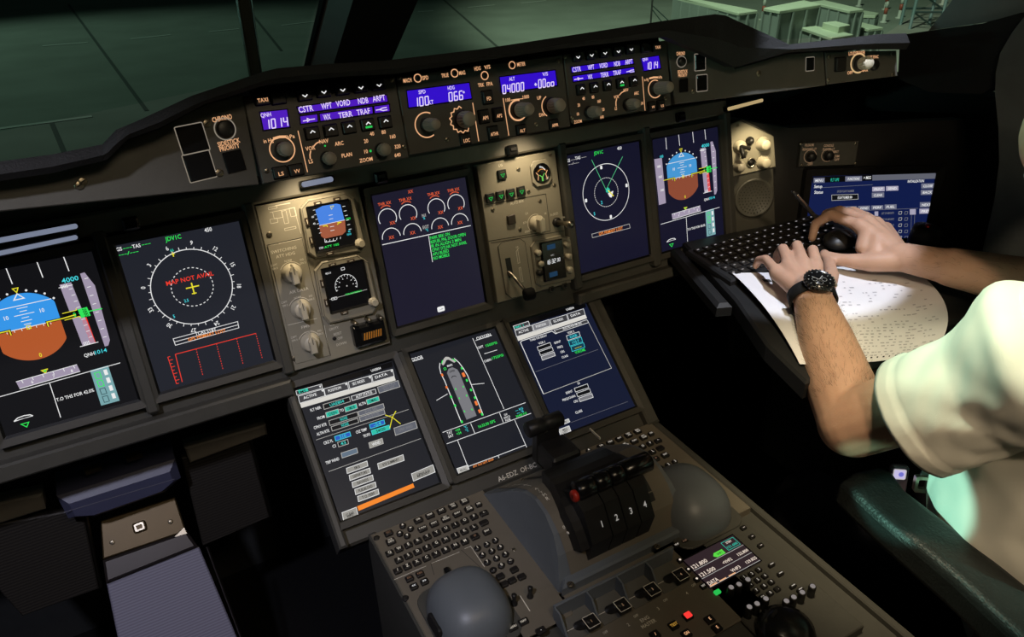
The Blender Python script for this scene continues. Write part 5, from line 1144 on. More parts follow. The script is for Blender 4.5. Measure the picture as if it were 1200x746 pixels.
K.face.line([K.p(120, 492), K.p(264, 430)], .0008, .0003, LINE); K.face.line([K.p(288, 418), K.p(412, 368)], .0008, .0003, LINE); K.face.line([K.p(435, 353), K.p(463, 342), K.p(525, 435)], .0008, .0003, LINE)
x, y = K.p(340, 440); K.face.line([K.p(285, 418), K.p(300, 470)], .0007, .0003, DARKLINE); K.face.line([K.p(420, 358), K.p(510, 440)], .0007, .0003, DARKLINE)
for q, r in (((43, 305), .0045), ((172, 573), .0045), ((655, 357), .003)):
    screw(K.t, K.p(*q), r, 0, BLACK if r > .004 else SCREW)
K.done()
K2 = copy_tree(K.t); K2['label'] = 'right pedestal keyboard of small black lettered keys half hidden by the thrust levers'
pA = atz(490.4, 610.4, PZ); pB = atz(705.2, 522.4, PZ); pA2 = atz(555.6, 606.5, PZ); pB2 = atz(760, 521, PZ)
K2.location = K.t.location + Vector((((pB - pA).x + (pB2 - pA2).x) / 2, 0.0, 0))

# ---- domed hand rests with cursor ball
def dome(P, label, cx, cy, k_=1.0):
    t = thing('cursor_control', label, 'cursor control', FP.at(cx, cy, 0), 'cursor control domes')
    b = MB(); n = 36; vs = []; fs = []
    W, Lh, H = .050 * k_, .058 * k_, .052 * k_; m = 14
    for j in range(m + 1):
        th = PI / 2 * j / m; rr_ = math.cos(th) ** 0.75; z = H * math.sin(th) ** 0.9
        for k in range(n):
            a = 2 * PI * k / n; ca, sa = math.cos(a), math.sin(a)
            ex = 2.6; s_ = (abs(ca) ** ex + abs(sa) ** ex) ** (-1 / ex)
            vs.append((W * s_ * ca * rr_, Lh * s_ * sa * rr_ - .004 * j / m, z))
    for j in range(m):
        for k in range(n): fs.append((j * n + k, j * n + (k + 1) % n, (j + 1) * n + (k + 1) % n, (j + 1) * n + k))
    b.add(vs, fs, QUAD, True); b.prism(rr(W * 2.0 + .006, Lh * 2 + .006, .022, 5), -.001, .003, PANELD, .001); b.build('hand_rest', t)
    b = MB(); b.prism(rr(.0085, .026, .004, 4, .004, .066), .0, .009, BLACKG, .003); b.build('cursor_ball', t)
    b = MB(); b.M = Matrix.Translation((-W * .985, -.005, .016)) @ Matrix.Rotation(math.radians(-72), 4, 'Y'); b.prism(rr(.014, .034, .005, 4), -.002, .0032, BLACK, .001); b.build('side_button', t)
    return t
dm = atz(545, 700, PZ + .02); dome(None, 'domed grey hand rest in front of the left pedestal keyboard', dm.x - FP.o.x, dm.y - FP.o.y - .010)
dm2 = atz(806, 582, PZ + .02); dome(None, 'domed grey hand rest right of the thrust levers, in deep shade', dm2.x - FP.o.x - .003, dm2.y - FP.o.y, 1.13)

# ---- throttle quadrant: curved hump with slotted top
QX0, QX1 = -0.020, 0.172
prof = [(-.224, PZ - .002), (-.240, .652), (-.262, .670), (-.290, .694), (-.320, .714), (-.350, .724), (-.378, .720), (-.402, .706), (-.420, .685), (-.435, .655), (-.440, PZ - .002)]
FQ = Frame((0.076, -0.33, PZ), UX, UY)
tq = thing('throttle_quadrant', 'curved blue-grey thrust lever quadrant with a white thrust scale', 'throttle quadrant', FQ)
b = MB(); n = len(prof); vs = []
for x, fl in ((QX0, 1), (QX1, -1)):
    for (y, z) in prof: vs.append((x - FQ.o.x - (fl * .018 * max(0, 1 - (z - PZ) / .09) ** 1.3), y - FQ.o.y, z - PZ))
fs = [tuple(range(n)), tuple(reversed(range(n, 2 * n)))] + [(i, i + 1, n + i + 1, n + i) for i in range(n - 1)]
b.add(vs, fs, QUAD); fixn(b.build('side_shell', tq))
def qsurf(x, s, off=0.0006):
    # point on the curved top: s in 0..1 from front (aft) end up and forward
    P = [Vector((0, y, z)) for y, z in reversed(prof)]; L = [0]
    for i in range(1, n): L.append(L[-1] + (P[i] - P[i - 1]).length)
    d = s * L[-1]
    for i in range(1, n):
        if d <= L[i] + 1e-9:
            p = P[i - 1].lerp(P[i], (d - L[i - 1]) / (L[i] - L[i - 1])); t = (P[i] - P[i - 1]).normalized(); nn = Vector((0, -t.z, t.y)) ; nn = nn if nn.z > 0 or nn.y < 0 else -nn
            p = p + nn * off; return (x - FQ.o.x, p.y - FQ.o.y, p.z - PZ)
def qstrip(bm, x0, x1, s0, s1, m, off, k=18):
    vs = [];
    for i in range(k + 1):
        s = s0 + (s1 - s0) * i / k; vs += [qsurf(x0, s, off), qsurf(x1, s, off)]
    bm.add(vs, [(2 * i, 2 * i + 1, 2 * i + 3, 2 * i + 2) for i in range(k)], m)
b = MB(); qstrip(b, QX0 + .004, QX1 - .004, .05, .97, PED, .0012, 30)
for x in (.022, .058, .094, .130): qstrip(b, x, x + .010, .22, .90, BLACK, .0016)
qstrip(b, QX0 + .0150, QX0 + .0162, .60, .82, LINE, .0018)
for k, s in enumerate((.82, .74, .66)): qstrip(b, QX0 + .012, QX0 + .019, s, s + .006, LINE, .0019, 2)
def qtext(bm, t, x, s, h, m):
    vs, fs, tw = font_mesh(t); k = h / .73; kx = k * .85; o = []
    for (X, Y) in vs:
        sx = x + (X - tw / 2) * kx; o.append(qsurf(sx, s + (Y - .365) * k / .33, .0019))
    bm.add(o, fs, m)
for k, t in enumerate(('A', '/', 'T', 'H', 'R')): qtext(b, t, QX0 + .0150, .545 - .026 * k, .0070, LINE)
qtext(b, '0', QX0 + .014, .28, .006, LINE); qtext(b, 'TO', QX0 + .014, .90, .0045, LINE); qtext(b, 'CL', QX0 + .013, .74, .0045, LINE); b.build('top_plate', tq)
# front flange
b = MB(); b.prism([(QX0 - FQ.o.x - .018, -.117), (QX1 - FQ.o.x + .010, -.117), (QX1 - FQ.o.x + .010, -.098), (QX0 - FQ.o.x - .004, -.098)], .0, .016, QUAD, .003); b.build('front_flange', tq)
for q in ((668.5, 684), (770, 640), (612, 562)): 
    p = atz(q[0], q[1], PZ + .017); screw(tq, (p.x - FQ.o.x, p.y - FQ.o.y), .0045, .0165)
# four thrust levers
LX0, LPI = .0340, .0236
DY, DZ = -.012, -.020
b = MB(); b0 = [qsurf(x, .17 + .42 * i / 16, o) for i in range(17) for (x, o) in ((-.004 + .016 * max(0, i - 6) / 10, .0015), (.000 + .016 * max(0, i - 6) / 10, .016), (LX0 + 3 * LPI + .016, .016), (LX0 + 3 * LPI + .020, .0015))]
b.add(b0, [(4 * i + j, 4 * i + j + 1, 4 * i + j + 5, 4 * i + j + 4) for i in range(16) for j in range(3)] + [(0, 1, 2, 3), (64, 65, 66, 67)], BLACK); fixn(b.build('lever_boot', tq))
for k in range(4):
    x = LX0 + LPI * k; lx = x - FQ.o.x; b = MB()
    # lever blade as a thick profile in the y-z plane
    pr = [(-.088 + DY, .038 + DZ), (-.098 + DY, .080 + DZ), (-.074 + DY, .118 + DZ), (-.046 + DY, .130 + DZ), (-.020 + DY, .112 + DZ), (-.010 + DY, .070 + DZ), (-.030 + DY, .050 + DZ)]
    w = .0110; vs = [(lx + sx * w - (.010 if k == 0 and sx < 0 else 0), y, z) for sx in (-1, 1) for (y, z) in pr]; m = len(pr)
    b.add(vs, [tuple(range(m)), tuple(reversed(range(m, 2 * m)))] + [(i, (i + 1) % m, m + (i + 1) % m, m + i) for i in range(m)], BLACK)
    lv = fixn(b.build('thrust_lever', tq)); lv['label'] = 'black thrust lever numbered %d' % (k + 1)
    g0 = lx - .0115 - (.006 if k == 0 else 0); gL = .0228 + (.006 if k == 0 else 0) + (.024 if k == 3 else 0)
    b = MB(); b.M = Matrix.Translation((g0, -.048 + DY, .130 + DZ)) @ Matrix.Rotation(PI / 2, 4, 'Y')
    b.lathe([(.0003, 0), (.0118, 0), (.0142, .002), (.0142, gL - .0022), (.0118, gL), (.0003, gL)], BLACKG, n=24); b.build('grip', lv)
    b = MB(); e1 = Vector((0, .024, .038)).normalized(); b.M = Matrix(((1, 0, 0, lx), (0, e1.y, -e1.z, -.0868 + DY), (0, e1.z, e1.y, .0982 + DZ), (0, 0, 0, 1)))
    b.text(str(k + 1), (.0, 0), .0090, .0012, em('lever_number_white', rgb(190, 186, 178), .6)); b.build('number', lv)
b = MB(); b.M = Matrix.Translation((LX0 - FQ.o.x - .0176, -.052 + DY, .128 + DZ)) @ Matrix.Rotation(-PI / 2, 4, 'Y'); b.lathe([(.0085, 0), (.0085, .004), (.0070, .006), (.0003, .006)], REDP, n=20); b.line([(-.003, 0), (.003, 0)], .002, .0062, BLACK)
r_ = b.build('autothrust_button', tq); r_['label'] = 'red button on the side of the first thrust lever'
# reverser / idle lever pair at the forward end (black twin grips)
b = MB(); lx = .060 - FQ.o.x + .006
b.M = Matrix.Translation((lx - .030, .098, .096)) @ Matrix.Rotation(PI / 2, 4, 'Y'); b.lathe([(.0003, 0), (.010, 0), (.0125, .002), (.0125, .026), (.0105, .030), (.0125, .034), (.0125, .060), (.010, .062), (.0003, .062)], BLACK, n=20); b.build('speed_brake_grip', tq)
b = MB(); b.box((lx + .004, .098, .060), (.040, .018, .06), BLACK, .003); b.box((lx + .010, .070, .052), (.05, .05, .035), BLACK, .004); b.build('speed_brake_lever', tq)
b = MB(); b.box((.172 - FQ.o.x - .018, .085, .0505), (.0015, .028, .004), LINE); b.build('scale_mark', tq)
x0 = QX0 - FQ.o.x + .030
b = MB(); p = qsurf(QX0 + .020, .24, .003); b.M = Matrix.Translation(p); 
for k in range(5): a = k * 1.257; b.tube([(0, 0, 0), (.007 * math.cos(a), .003, .007 * math.sin(a))], .0015, LINE, 6)
b.build('star_marker', tq)

# ---- engine master panel: four slanted bays with guarded switches
t = thing('engine_master_panel', 'ENG MASTER panel with four switches set in slanted bays aft of the thrust levers', 'engine panel', FP.at(.03, -.28), None)
EM = Pan.__new__(Pan); EM.f = FP.at(.03, -.28); EM.t = t; EM.crop = (640, 630, 6); EM.face = MB()
EM.face.prism([(-.135, -.090), (.108, -.090), (.108, .060), (-.135, .060)], -.0139, 0, PED, .0015)
sw = [EM.p(310, 640), EM.p(525, 532), EM.p(745, 418), EM.p(945, 322)]
ytop = EM.f.uv(725, 674, .024)[1]; FH = .024
px_ = sum(sw[i + 1][0] - sw[i][0] for i in range(3)) / 3; yb = sum(p[1] for p in sw) / 4; x00 = sw[0][0]
for i in range(4):
    x = x00 + px_ * i
    b = MB(); b.prism([(x - px_ * .62, yb - .004), (x + px_ * .28, yb - .004), (x + px_ * .28, ytop), (x - px_ * .62, ytop)], 0, .0012, PANEL, .0004); b.line([(x - px_ * .60, yb + .012), (x - .011, yb + .012)], .0008, .0016, LINE); b.build('switch_bay', t)
    b = MB(); xw = x - px_ * .66
    vs = [(xw - .0015, ytop, 0), (xw + .0015, ytop, 0), (xw + .0015, yb + .004, 0), (xw - .0015, yb + .004, 0), (xw - .0012, ytop, FH), (xw + .0012, ytop, FH), (xw + .0012, ytop - .012, FH), (xw - .0012, ytop - .012, FH)]
    b.add(vs, [(0, 1, 2, 3), (4, 5, 6, 7), (0, 4, 7, 3), (1, 5, 6, 2), (0, 1, 5, 4), (3, 2, 6, 7)], QUAD); fixn(b.build('divider_fin', t))
    b = MB(); b.tube([(x - .012, yb + .012, .0), (x - .008, yb + .006, .010), (x, yb, .014)], .0060, BLACK); b.prism(rr(.0175, .0175, .001, 2, x, yb), .010, .017, KEYBLK, .001); b.line(rr(.0170, .0170, .001, 2, x, yb), .0009, .0172, LINE, True); b.text('%d' % (i + 1), (x, yb), .004, .0172, LEGD); b.build('master_switch', t)
    EM.face.text('OFF', (x + .0135, yb - .012), .0035, .0003, LINE); EM.face.text(str(i + 1), (x - .003, yb - .0175), .0048, .0003, LINE)
b = MB(); b.prism([(x00 - px_ * .66, ytop), (x00 + px_ * 3.34, ytop), (x00 + px_ * 3.34, ytop + .004), (x00 - px_ * .66, ytop + .004)], 0, FH + .001, QUAD, .001); b.build('back_wall', t)
EM.face.text('ENG', (x00 + px_ * 1.42, yb - .021), .0052, .0003, LINE, w=.013); EM.face.text('MASTER', (x00 + px_ * 1.42, yb - .029), .0052, .0003, LINE, w=.022)
EM.done()

# ---- radio management panel on the right
R_ = Pan(FP, [(786, 642), (858, 612), (985, 722), (905, 765)], 'radio_panel', 'radio panel with 121.800 on its small screen and rows of white-topped volume knobs', 'radio panel', th=.0139, m=PANELD, crop=(770, 590, 4.783), rect=False)
R_.face = MB(); rx0 = R_.f.uv(786, 642)[0]; rx1 = R_.f.uv(858, 612)[0] + .018; ry1 = R_.f.uv(820, 627)[1] + .004
R_.face.prism([(rx0, ry1 - .22), (rx1, ry1 - .22), (rx1, ry1), (rx0, ry1)], -.0139, 0, PANELD, .0015)
RSC = em('radio_screen', rgb(48, 36, 40)); scr = [R_.p(*q) for q in ((155, 318), (435, 170), (562, 325), (290, 492))]
x0 = (scr[0][0] + scr[3][0]) / 2; x1 = (scr[1][0] + scr[2][0]) / 2; y1_ = (scr[0][1] + scr[1][1]) / 2; y0_ = (scr[2][1] + scr[3][1]) / 2
b = MB(); b.prism([(x0, y0_), (x1, y0_), (x1, y1_), (x0, y1_)], 0, .002, RSC, .0003); b.line([(x0, y0_), (x1, y0_), (x1, y1_), (x0, y1_)], .002, .0022, BLACKG, True)
RW = em('radio_text', rgb(240, 222, 205))
for i, (a, c_, d) in enumerate((('121.800', None, None), ('121.500', '<VHF2', '122.800'), ('DATA', 'VHF3', '129.825'))):
    yy = y1_ - (y1_ - y0_) * (.30 + .29 * i); hgt = .0062
    b.text(a, (x0 + .0025, yy), hgt, .0024, RW, w=.026 if i < 2 else .017, align='L')
    if c_: b.text(c_, (x0 + (x1 - x0) * .56, yy + .0005), .0050, .0024, RW, w=.016)
    if d: b.text(d, (x1 - .002, yy + .001), .0046, .0024, RW, w=.019, align='R')
    b.line([(x0 + .001, yy - .0055), (x1 - .001, yy - .0055)], .0007, .0024, LGREY)
xx = x0 + (x1 - x0) * .55; yy = y1_ - (y1_ - y0_) * .30; b.flat([(xx - .010, yy), (xx - .006, yy + .004), (xx + .009, yy + .004), (xx + .009, yy - .004), (xx - .006, yy - .004)], .0024, em('radio_green', rgb(90, 215, 70))); b.text('VHF1', (xx + .001, yy), .0036, .0026, BLK)
xx = x0 + (x1 - x0) * .84; b.line(rr(.022, .0150, .0003, 1, xx, yy + .005), .0007, .0024, TEAL, True); b.text('STBY', (xx, yy + .009), .0034, .0024, RW, w=.010); b.text('121.600', (xx, yy + .002), .0042, .0024, TEAL, w=.018)
for k in range(3): b.flat([(x0 + .002 + k * .0165, y0_ + .001), (x0 + .014 + k * .0165, y0_ + .001), (x0 + .014 + k * .0165, y0_ + .003), (x0 + .002 + k * .0165, y0_ + .003)], .0024, LEG)
b.build('screen', R_.t)
def rbtn(q, w=.0085, h=.0070, leg=None, m=KEYL, dot=None, nm='button', hh=.003, lw=None):
    x, y = R_.p(*q); b = MB(); b.prism(rr(w, h, .001, 2, x, y), 0, .004, KEYBLK, .0008)
    if leg: b.text(leg, (x, y), hh, .0042, m, w=lw)
    if dot: b.flat(circ(x, y, .0016, 12), .0042, dot)
    b.build(nm, R_.t)
for q, tx in (((108, 238), 'VHF'), ((155, 216), 'HF'), ((204, 192), 'TEL'), ((253, 168), 'SQWK'), ((345, 124), 'MENU'), ((390, 102), 'NAV')): rbtn(q, .0095, .0060, tx, KEYL if tx in ('VHF', 'MENU', 'NAV') else KEYD, lw=.007)
for q in ((127, 324), (174, 377), (221, 430)): rbtn(q, .0070, .0070, dot=RW)
for q in ((482, 140), (530, 190), (578, 240)): rbtn(q, .0090, .0065, '--', RW, hh=.0045)
rbtn((258, 468), .008, .0075, 'RST', KEYL); 
x, y = R_.p(337, 498); b = MB(); b.prism(rr(.0090, .0060, .001, 2, x, y), 0, .003, LEDG, .0006); b.build('indicator', R_.t)
for k, q in enumerate(((485, 420), (528, 400), (568, 376), (520, 460), (562, 434), (602, 411), (555, 493), (598, 468), (638, 445), (590, 530), (632, 507), (672, 484))): rbtn(q, .0085, .0070, ['1', '2', '3', '4', '5', '6', '7', '8', '9', 'CLR', '0', '.'][k], KEYL, hh=.0040 if k != 9 else .0026, nm='key')
def vknob(q, top=True):
    x, y = R_.p(*q); b = MB(); b.lathe([(.0050, 0), (.0048, .0165), (.0042, .018), (.0003, .018)], BLACK, (x, y), 20)
    b.lathe([(.0034, .018), (.0032, .0186), (.0003, .0186)], em('knob_top_lit', rgb(150, 142, 140), .75), (x, y), 16); b.build('volume_knob', R_.t)
for q in ((405, 520), (449, 503), (498, 476), (506, 630), (549, 612), (598, 584), (712, 597), (753, 575), (800, 548), (858, 514)): vknob(q)
for q in ((640, 350), (690, 400), (760, 470), (800, 490)): x, y = R_.p(*q); b = MB(); b.prism(rr(.010, .005, .001, 2, x, y), 0, .005, KEYBLK, .001); b.line([(x - .003, y), (x + .003, y)], .0012, .0053, KEYL); b.build('rocker', R_.t)
R_.done()
# handset-shaped dark cap at the radio panel's aft end
p = atz(922, 735, PZ + .012); t = thing('hand_microphone', 'black rounded hand microphone lying aft of the radio panel knobs', 'microphone', Frame((p.x, p.y, PZ), (math.cos(.3), math.sin(.3), 0), (-math.sin(.3), math.cos(.3), 0)))
b = MB(); b.lathe([(.0003, 0), (.034, 0), (.036, .006), (.033, .014), (.022, .021), (.0003, .023)], BLACKG, n=30); b.build('shell', t); b = MB(); b.prism(rr(.014, .004, .001, 2, 0, .018), .0215, .0235, RUBBER, .0005); b.build('talk_switch', t)

# ---- panel aft of the engine masters with the red light
F2 = Pan(FP, [(640, 770), (835, 680), (870, 730), (690, 820)], 'fire_test_panel', 'dark panel with a glowing red light and square keys behind the ENG MASTER bays', 'control panel', th=.0139, m=PANELD, crop=(640, 630, 6), rect=False)
F2.face = MB(); fx0 = F2.f.uv(640, 770)[0]; fx1 = rx0 + R_.f.o.x - F2.f.o.x - .003; fy1 = (-.28 - .090 + FP.o.y) - F2.f.o.y - .001
F2.face.prism([(fx0, fy1 - .09), (fx1, fy1 - .09), (fx1, fy1), (fx0, fy1)], -.0139, 0, PANELD, .0012)
def fb(q, m=KEYBLK, leg=None, lm=LEG, w=.0120, h=.0105, nm='key'):
    x, y = F2.p(*q); b = MB(); b.prism(rr(w, h, .001, 2, x, y), 0, .004, KEYBLK, .0008); 
    if m is not KEYBLK: b.prism(rr(w * .75, h * .75, .001, 2, x, y), .004, .006, m, .0006)
    if leg: b.text(leg, (x, y), .0042, .0043, lm)
    return b.build(nm, F2.t)
o_ = fb((995, 557), LEDR, nm='warning_light'); o_['label'] = 'glowing red square light'
fb((896, 622), leg='TEST', lm=em('legend_amber', rgb(200, 150, 60), .8)); fb((1148, 580), leg='E'); fb((1200, 640), leg='E'); fb((985, 682), leg='GN'); fb((765, 688), leg='/')
F2.done()
# small aft panel of MENU keys right of the left hand rest
Q2 = Pan(FP, [(596, 690), (636, 668), (668, 740), (620, 765)], 'switch_panel', 'small panel with MENU keys and two toggle switches beside the left hand rest', 'control panel', th=.0139, m=PED, crop=(430, 550, 3.805), rect=False)
Q2.face = MB(); qx0 = K.x1 + K.f.o.x - Q2.f.o.x - .058; 
a0 = Q2.p(590, 700); 
Q2.face.prism(rr(.072, .052, .002, 2, 0, -.004), .0002, .0025, PED, .0008)
for q, tx in (((650, 715), 'MENU'), ((698, 688), 'NAV'), ((600, 740), ''), ((775, 728), '-')): 
    x, y = Q2.p(*q); b = MB(); b.prism(rr(.0125, .0085, .001, 2, x, y), .0025, .0065, KEYBLK, .0008); 
    if tx: b.text(tx, (x, y), .0034, .0067, KEYL if tx != '-' else WHITE)
    b.build('key', Q2.t)
for q in ((657, 605), (728, 572)):
    x, y = Q2.p(*q); b = MB(); b.lathe([(.0045, .0), (.0045, .004), (.003, .005), (.0025, .012), (.0035, .02), (.0003, .021)], BLACK, (x, y), 16); b.build('toggle_switch', Q2.t)
Q2.face.line([Q2.p(683, 568), Q2.p(727, 637)], .0012, .0028, LINE)
Q2.done()

# ================================================================ CAPTAIN'S FOOTWELL
MESHM = bpy.data.materials.new('pedal_mesh_black'); MESHM.use_nodes = True
_n = MESHM.node_tree; _b = _n.nodes['Principled BSDF']; _b.inputs['Roughness'].default_value = .6
_t = _n.nodes.new('ShaderNodeTexCoord'); _w = _n.nodes.new('ShaderNodeTexWave'); _w.wave_type = 'BANDS'; _w.bands_direction = 'Y'; _w.inputs['Scale'].default_value = 60; _w.inputs['Distortion'].default_value = 1.0; _w.inputs['Detail'].default_value = 0
_n.links.new(_t.outputs['Object'], _w.inputs['Vector']); _r = _n.nodes.new('ShaderNodeValToRGB'); _r.color_ramp.elements[0].color = (.012, .010, .009, 1); _r.color_ramp.elements[1].color = (.034, .030, .026, 1); _n.links.new(_w.outputs['Fac'], _r.inputs[0]); _n.links.new(_r.outputs[0], _b.inputs['Base Color'])
RIB = bpy.data.materials.new('ribbed_lilac_grey'); RIB.use_nodes = True
_n = RIB.node_tree; _b = _n.nodes['Principled BSDF']; _b.inputs['Roughness'].default_value = .6
_t = _n.nodes.new('ShaderNodeTexCoord'); _w = _n.nodes.new('ShaderNodeTexWave'); _w.bands_direction = 'Y'; _w.inputs['Scale'].default_value = 70; _w.inputs['Distortion'].default_value = .6
_n.links.new(_t.outputs['Object'], _w.inputs['Vector']); _r = _n.nodes.new('ShaderNodeValToRGB'); _r.color_ramp.elements[0].color = (.17, .165, .24, 1); _r.color_ramp.elements[1].color = (.25, .245, .34, 1); _n.links.new(_w.outputs['Fac'], _r.inputs[0]); _n.links.new(_r.outputs[0], _b.inputs['Base Color'])
BLUEP = mat('padded_dark_blue', (.075, .080, .15, 1), .45, var=.1, bump=.2)
BROWNM = mat('bare_brown_metal', (.10, .070, .034, 1), .45, .5, var=.2, scale=15)
PEDY = 0.10
def vframe(px, py, y=PEDY, tilt=0): P = aty(px, py, y); a = math.radians(tilt); return Frame(P, UX, (0, math.sin(a), math.cos(a)))
def pedal(label, pix, bar, y=PEDY):
    f = vframe(sum(p[0] for p in pix) / 4, sum(p[1] for p in pix) / 4, y, 8); t = thing('rudder_pedal', label, 'pedal', f, 'rudder pedals')
    b = MB(); b.prism([f.uv(*p) for p in pix], -.014, 0, MESHM, .002); b.build('mesh_plate', t)
    b = MB(); q = [f.uv(*p) for p in bar]; b.prism(q, -.02, .012, mat('pedal_bar_dark', (.34, .32, .29, 1), .35, .3), .003); b.build('top_bar', t)
    b = MB(); p0 = f.uv(*pix[1]); p1 = f.uv(*pix[2]); b.tube([(p0[0] + .003, p0[1], -.004), (p1[0] + .003, p1[1], -.004)], .003, METAL); b.build('edge_rail', t)
    return t
pedal('right-hand black mesh rudder pedal under the middle of the ND screen', [(213, 537), (292, 516), (316, 606), (238, 640)], [(215, 521), (310, 494), (312, 506), (222, 539)])
pedal('left-hand black mesh rudder pedal at the left edge of the footwell', [(-60, 625), (96, 596), (116, 690), (26, 722)], [(-60, 597), (50, 574), (54, 592), (-60, 628)], .08)
f = vframe(138, 567, .07, 0); t = thing('padded_bar', 'dark blue padded bar hinged under the main panel between the rudder pedals', 'padded bar', f)
b = MB(); pts = [f.uv(*p) for p in ((66, 577), (204, 534), (211, 556), (193, 572), (110, 601), (80, 603))]; b.prism(pts, -.05, .02, BLUEP, .012); b.build('pad', t)
b = MB(); b.line([f.uv(74, 590), f.uv(202, 552)], .0012, .0208, mat('pad_seam_pale', (.20, .20, .26, 1), .5)); b.build('seam', t)
for a, c_ in (((100, 552), (118, 546)), ((148, 537), (166, 531))):
    b = MB(); p0 = f.uv(*a); p1 = f.uv(*c_); b.tube([(p0[0], p0[1], .0), (p1[0], p1[1], .0)], .007, BROWNM); b.build('hinge', t)
# sloping tray: brown plate, dark lip, ribbed grey surface
A0 = aty(118, 615, .10); s_ = math.radians(48); ft = Frame((A0.x + .05, .10, A0.z - .012), UX, (0, math.cos(s_), math.sin(s_)))
t = thing('foot_tray', 'sloping lilac-grey ribbed tray with a brown metal head between the rudder pedals', 'foot tray', ft)
b = MB(); b.prism([ft.uv(*p) for p in ((125, 684), (233, 640), (300, 800), (155, 830))], -.012, 0, RIB, .002); b.build('ribbed_plate', t)
b = MB(); b.prism([ft.uv(*p) for p in ((118, 610), (205, 582), (218, 622), (121, 655))], -.012, .004, BROWNM, .002); b.build('head_plate', t)
b = MB(); b.prism([ft.uv(*p) for p in ((121, 656), (219, 622), (232, 640), (125, 683))], -.012, .010, mat('tray_lip_dark', (.035, .028, .028, 1), .4, .3), .004); b.build('lip', t)
b = MB(); x, y = ft.uv(164, 617); b.prism(rr(.020, .017, .003, 3, x, y), .004, .010, BROWNM, .002); b.ringp(rr(.014, .012, .002, 3, x, y), rr(.009, .007, .001, 3, x, y), .010, .013, METAL); b.build('buckle', t)
for q in ((132, 635), (200, 611)): screw(t, ft.uv(*q), .004, .004)
b = MB(); p0, p1 = ft.uv(243, 640), ft.uv(288, 760); b.tube([(p0[0], p0[1], .003), (p1[0], p1[1], .003)], .0025, METAL); b.build('side_rail', t)
b = MB(); p0, p1 = ft.uv(206, 600), ft.uv(219, 626); b.prism([(p0[0] - .012, p1[1] + .004), (p1[0] + .002, p1[1]), (p1[0], p1[1] + .014)], .004, .012, METAL, .001); b.build('bracket', t)
# ================================================================ TABLE, KEYBOARD, PAPER
TZ = 0.860
BLKT = mat('table_black', (.014, .014, .014, 1), .5, var=.2)
tp = [atz(*p, TZ) for p in ((800, 283), (868, 348), (905, 400), (938, 436))]
ft_ = Frame((0.62, -0.25, TZ), UX, UY)
t = thing('pull_out_table', "black pull-out table in front of the co-pilot under keyboard and paper", 'table', ft_)
poly = [(tp[0].x, tp[0].y), (tp[1].x - .012, tp[1].y), (tp[2].x - .012, tp[2].y), (tp[3].x - .012, tp[3].y - .02), (.70, -.47), (.835, -.40), (.835, -.07)]
b = MB(); b.prism([(x - .62, y + .25) for x, y in poly], -.028, 0, BLKT, .004); b.build('table_top', t)
b = MB(); e = [(tp[0].x, tp[0].y), (tp[1].x - .012, tp[1].y)]; b.prism([(e[0][0] - .62 - .03, e[0][1] + .25), (e[0][0] - .62 - .004, e[0][1] + .25), (e[1][0] - .62 - .004, e[1][1] + .25), (e[1][0] - .62 - .028, e[1][1] + .25 + .01)], -.03, -.008, BLKT, .006); b.build('slide_rail', t)
# keyboard on the table
pa = atz(815, 292, TZ + .014); pb = atz(945, 253, TZ + .014); pc = atz(858, 321, TZ + .014)
fk = Frame((pa.x, pa.y, TZ + .0005), UX, UY)
t = thing('laptop_keyboard', 'black laptop-style keyboard under the typing hands', 'keyboard', fk)
kw, kd = .365, abs(pc.y - pa.y) + .012
sk = (pc.x - pa.x) / (pc.y - pa.y)
b = MB(); b.prism([(-.012, .012), (kw - .04, .012), (kw - .04 - .010, -kd), (-.012 + sk * -kd - .0, -kd)], 0, .010, BLKT, .003); b.build('base', t)
ROWS = ['`1234567890-=<', '~QWERTYUIOP[]\\', '^ASDFGHJKL;#>', '/ZXCVBNM,./|+', '*?!-_=()<>.:,', '.-_,.:-+=~']
for r_ in range(6):
    for k in range(15):
        x = .006 + k * .0208 + (r_ % 3) * .002 + sk * (-.006 - r_ * .0205); y = -.004 - r_ * .0198
        if x > kw - .065 or y < -kd + .006: continue
        b = MB(); b.prism(rr(.0165, .0150, .002, 2, x, y), .010, .0135, KEYBLK, .001)
        b.prism(rr(.0048, .0022, .0006, 2, x - .002, y + .001), .0135, .0137, em('laptop_key_legend', rgb(165, 160, 162), .9)); b.build('key', t)
# curled printed sheet
PAPM = mat('paper_white', (.78, .76, .76, 1), .85, var=.03, spec=.2); INKM = mat('print_grey', (.46, .45, .47, 1), .9); INKD = mat('print_dark', (.04, .04, .04, 1), .9)
PZ_ = TZ + .0024
c00 = atz(858, 319, PZ_ + .013); c10 = atz(1056, 306, PZ_); c11 = atz(1088, 421, PZ_); c01 = atz(937, 428, PZ_); cb = atz(1142, 372, PZ_)
fpz = Frame((c00.lerp(c11, .5).x, c00.lerp(c11, .5).y, PZ_), UX, UY)
def psurf(u, v):
    # u across (0 left edge .. 1 right edge), v from far edge to near edge
    Lf = c00.lerp(c01, v) + Vector((.010 * 4 * v * (1 - v), 0, 0)); a, m, c = c10, cb, c11; Rt = a * (1 - v) ** 2 + m * (2 * v * (1 - v)) + c * v ** 2
    p = Lf.lerp(Rt, u); z = .0022 * math.sin(u * 5 + v * 3) + .002
    z += .010 * max(0, .25 - u) / .25 * (1 - v) + .018 * max(0, u - .80) / .2 * v * (1 - v) * 2
    return Vector((p.x, p.y, PZ_ + max(0.0006, z)))
b = MB(); N = 24; vs = [tuple(psurf(i / N, j / N) - fpz.o) for j in range(N + 1) for i in range(N + 1)]
vs2 = [(x, y, z - .0004) for x, y, z in vs]; fs = []
for j in range(N):
    for i in range(N): k = j * (N + 1) + i; fs.append((k, k + N + 1, k + N + 2, k + 1))
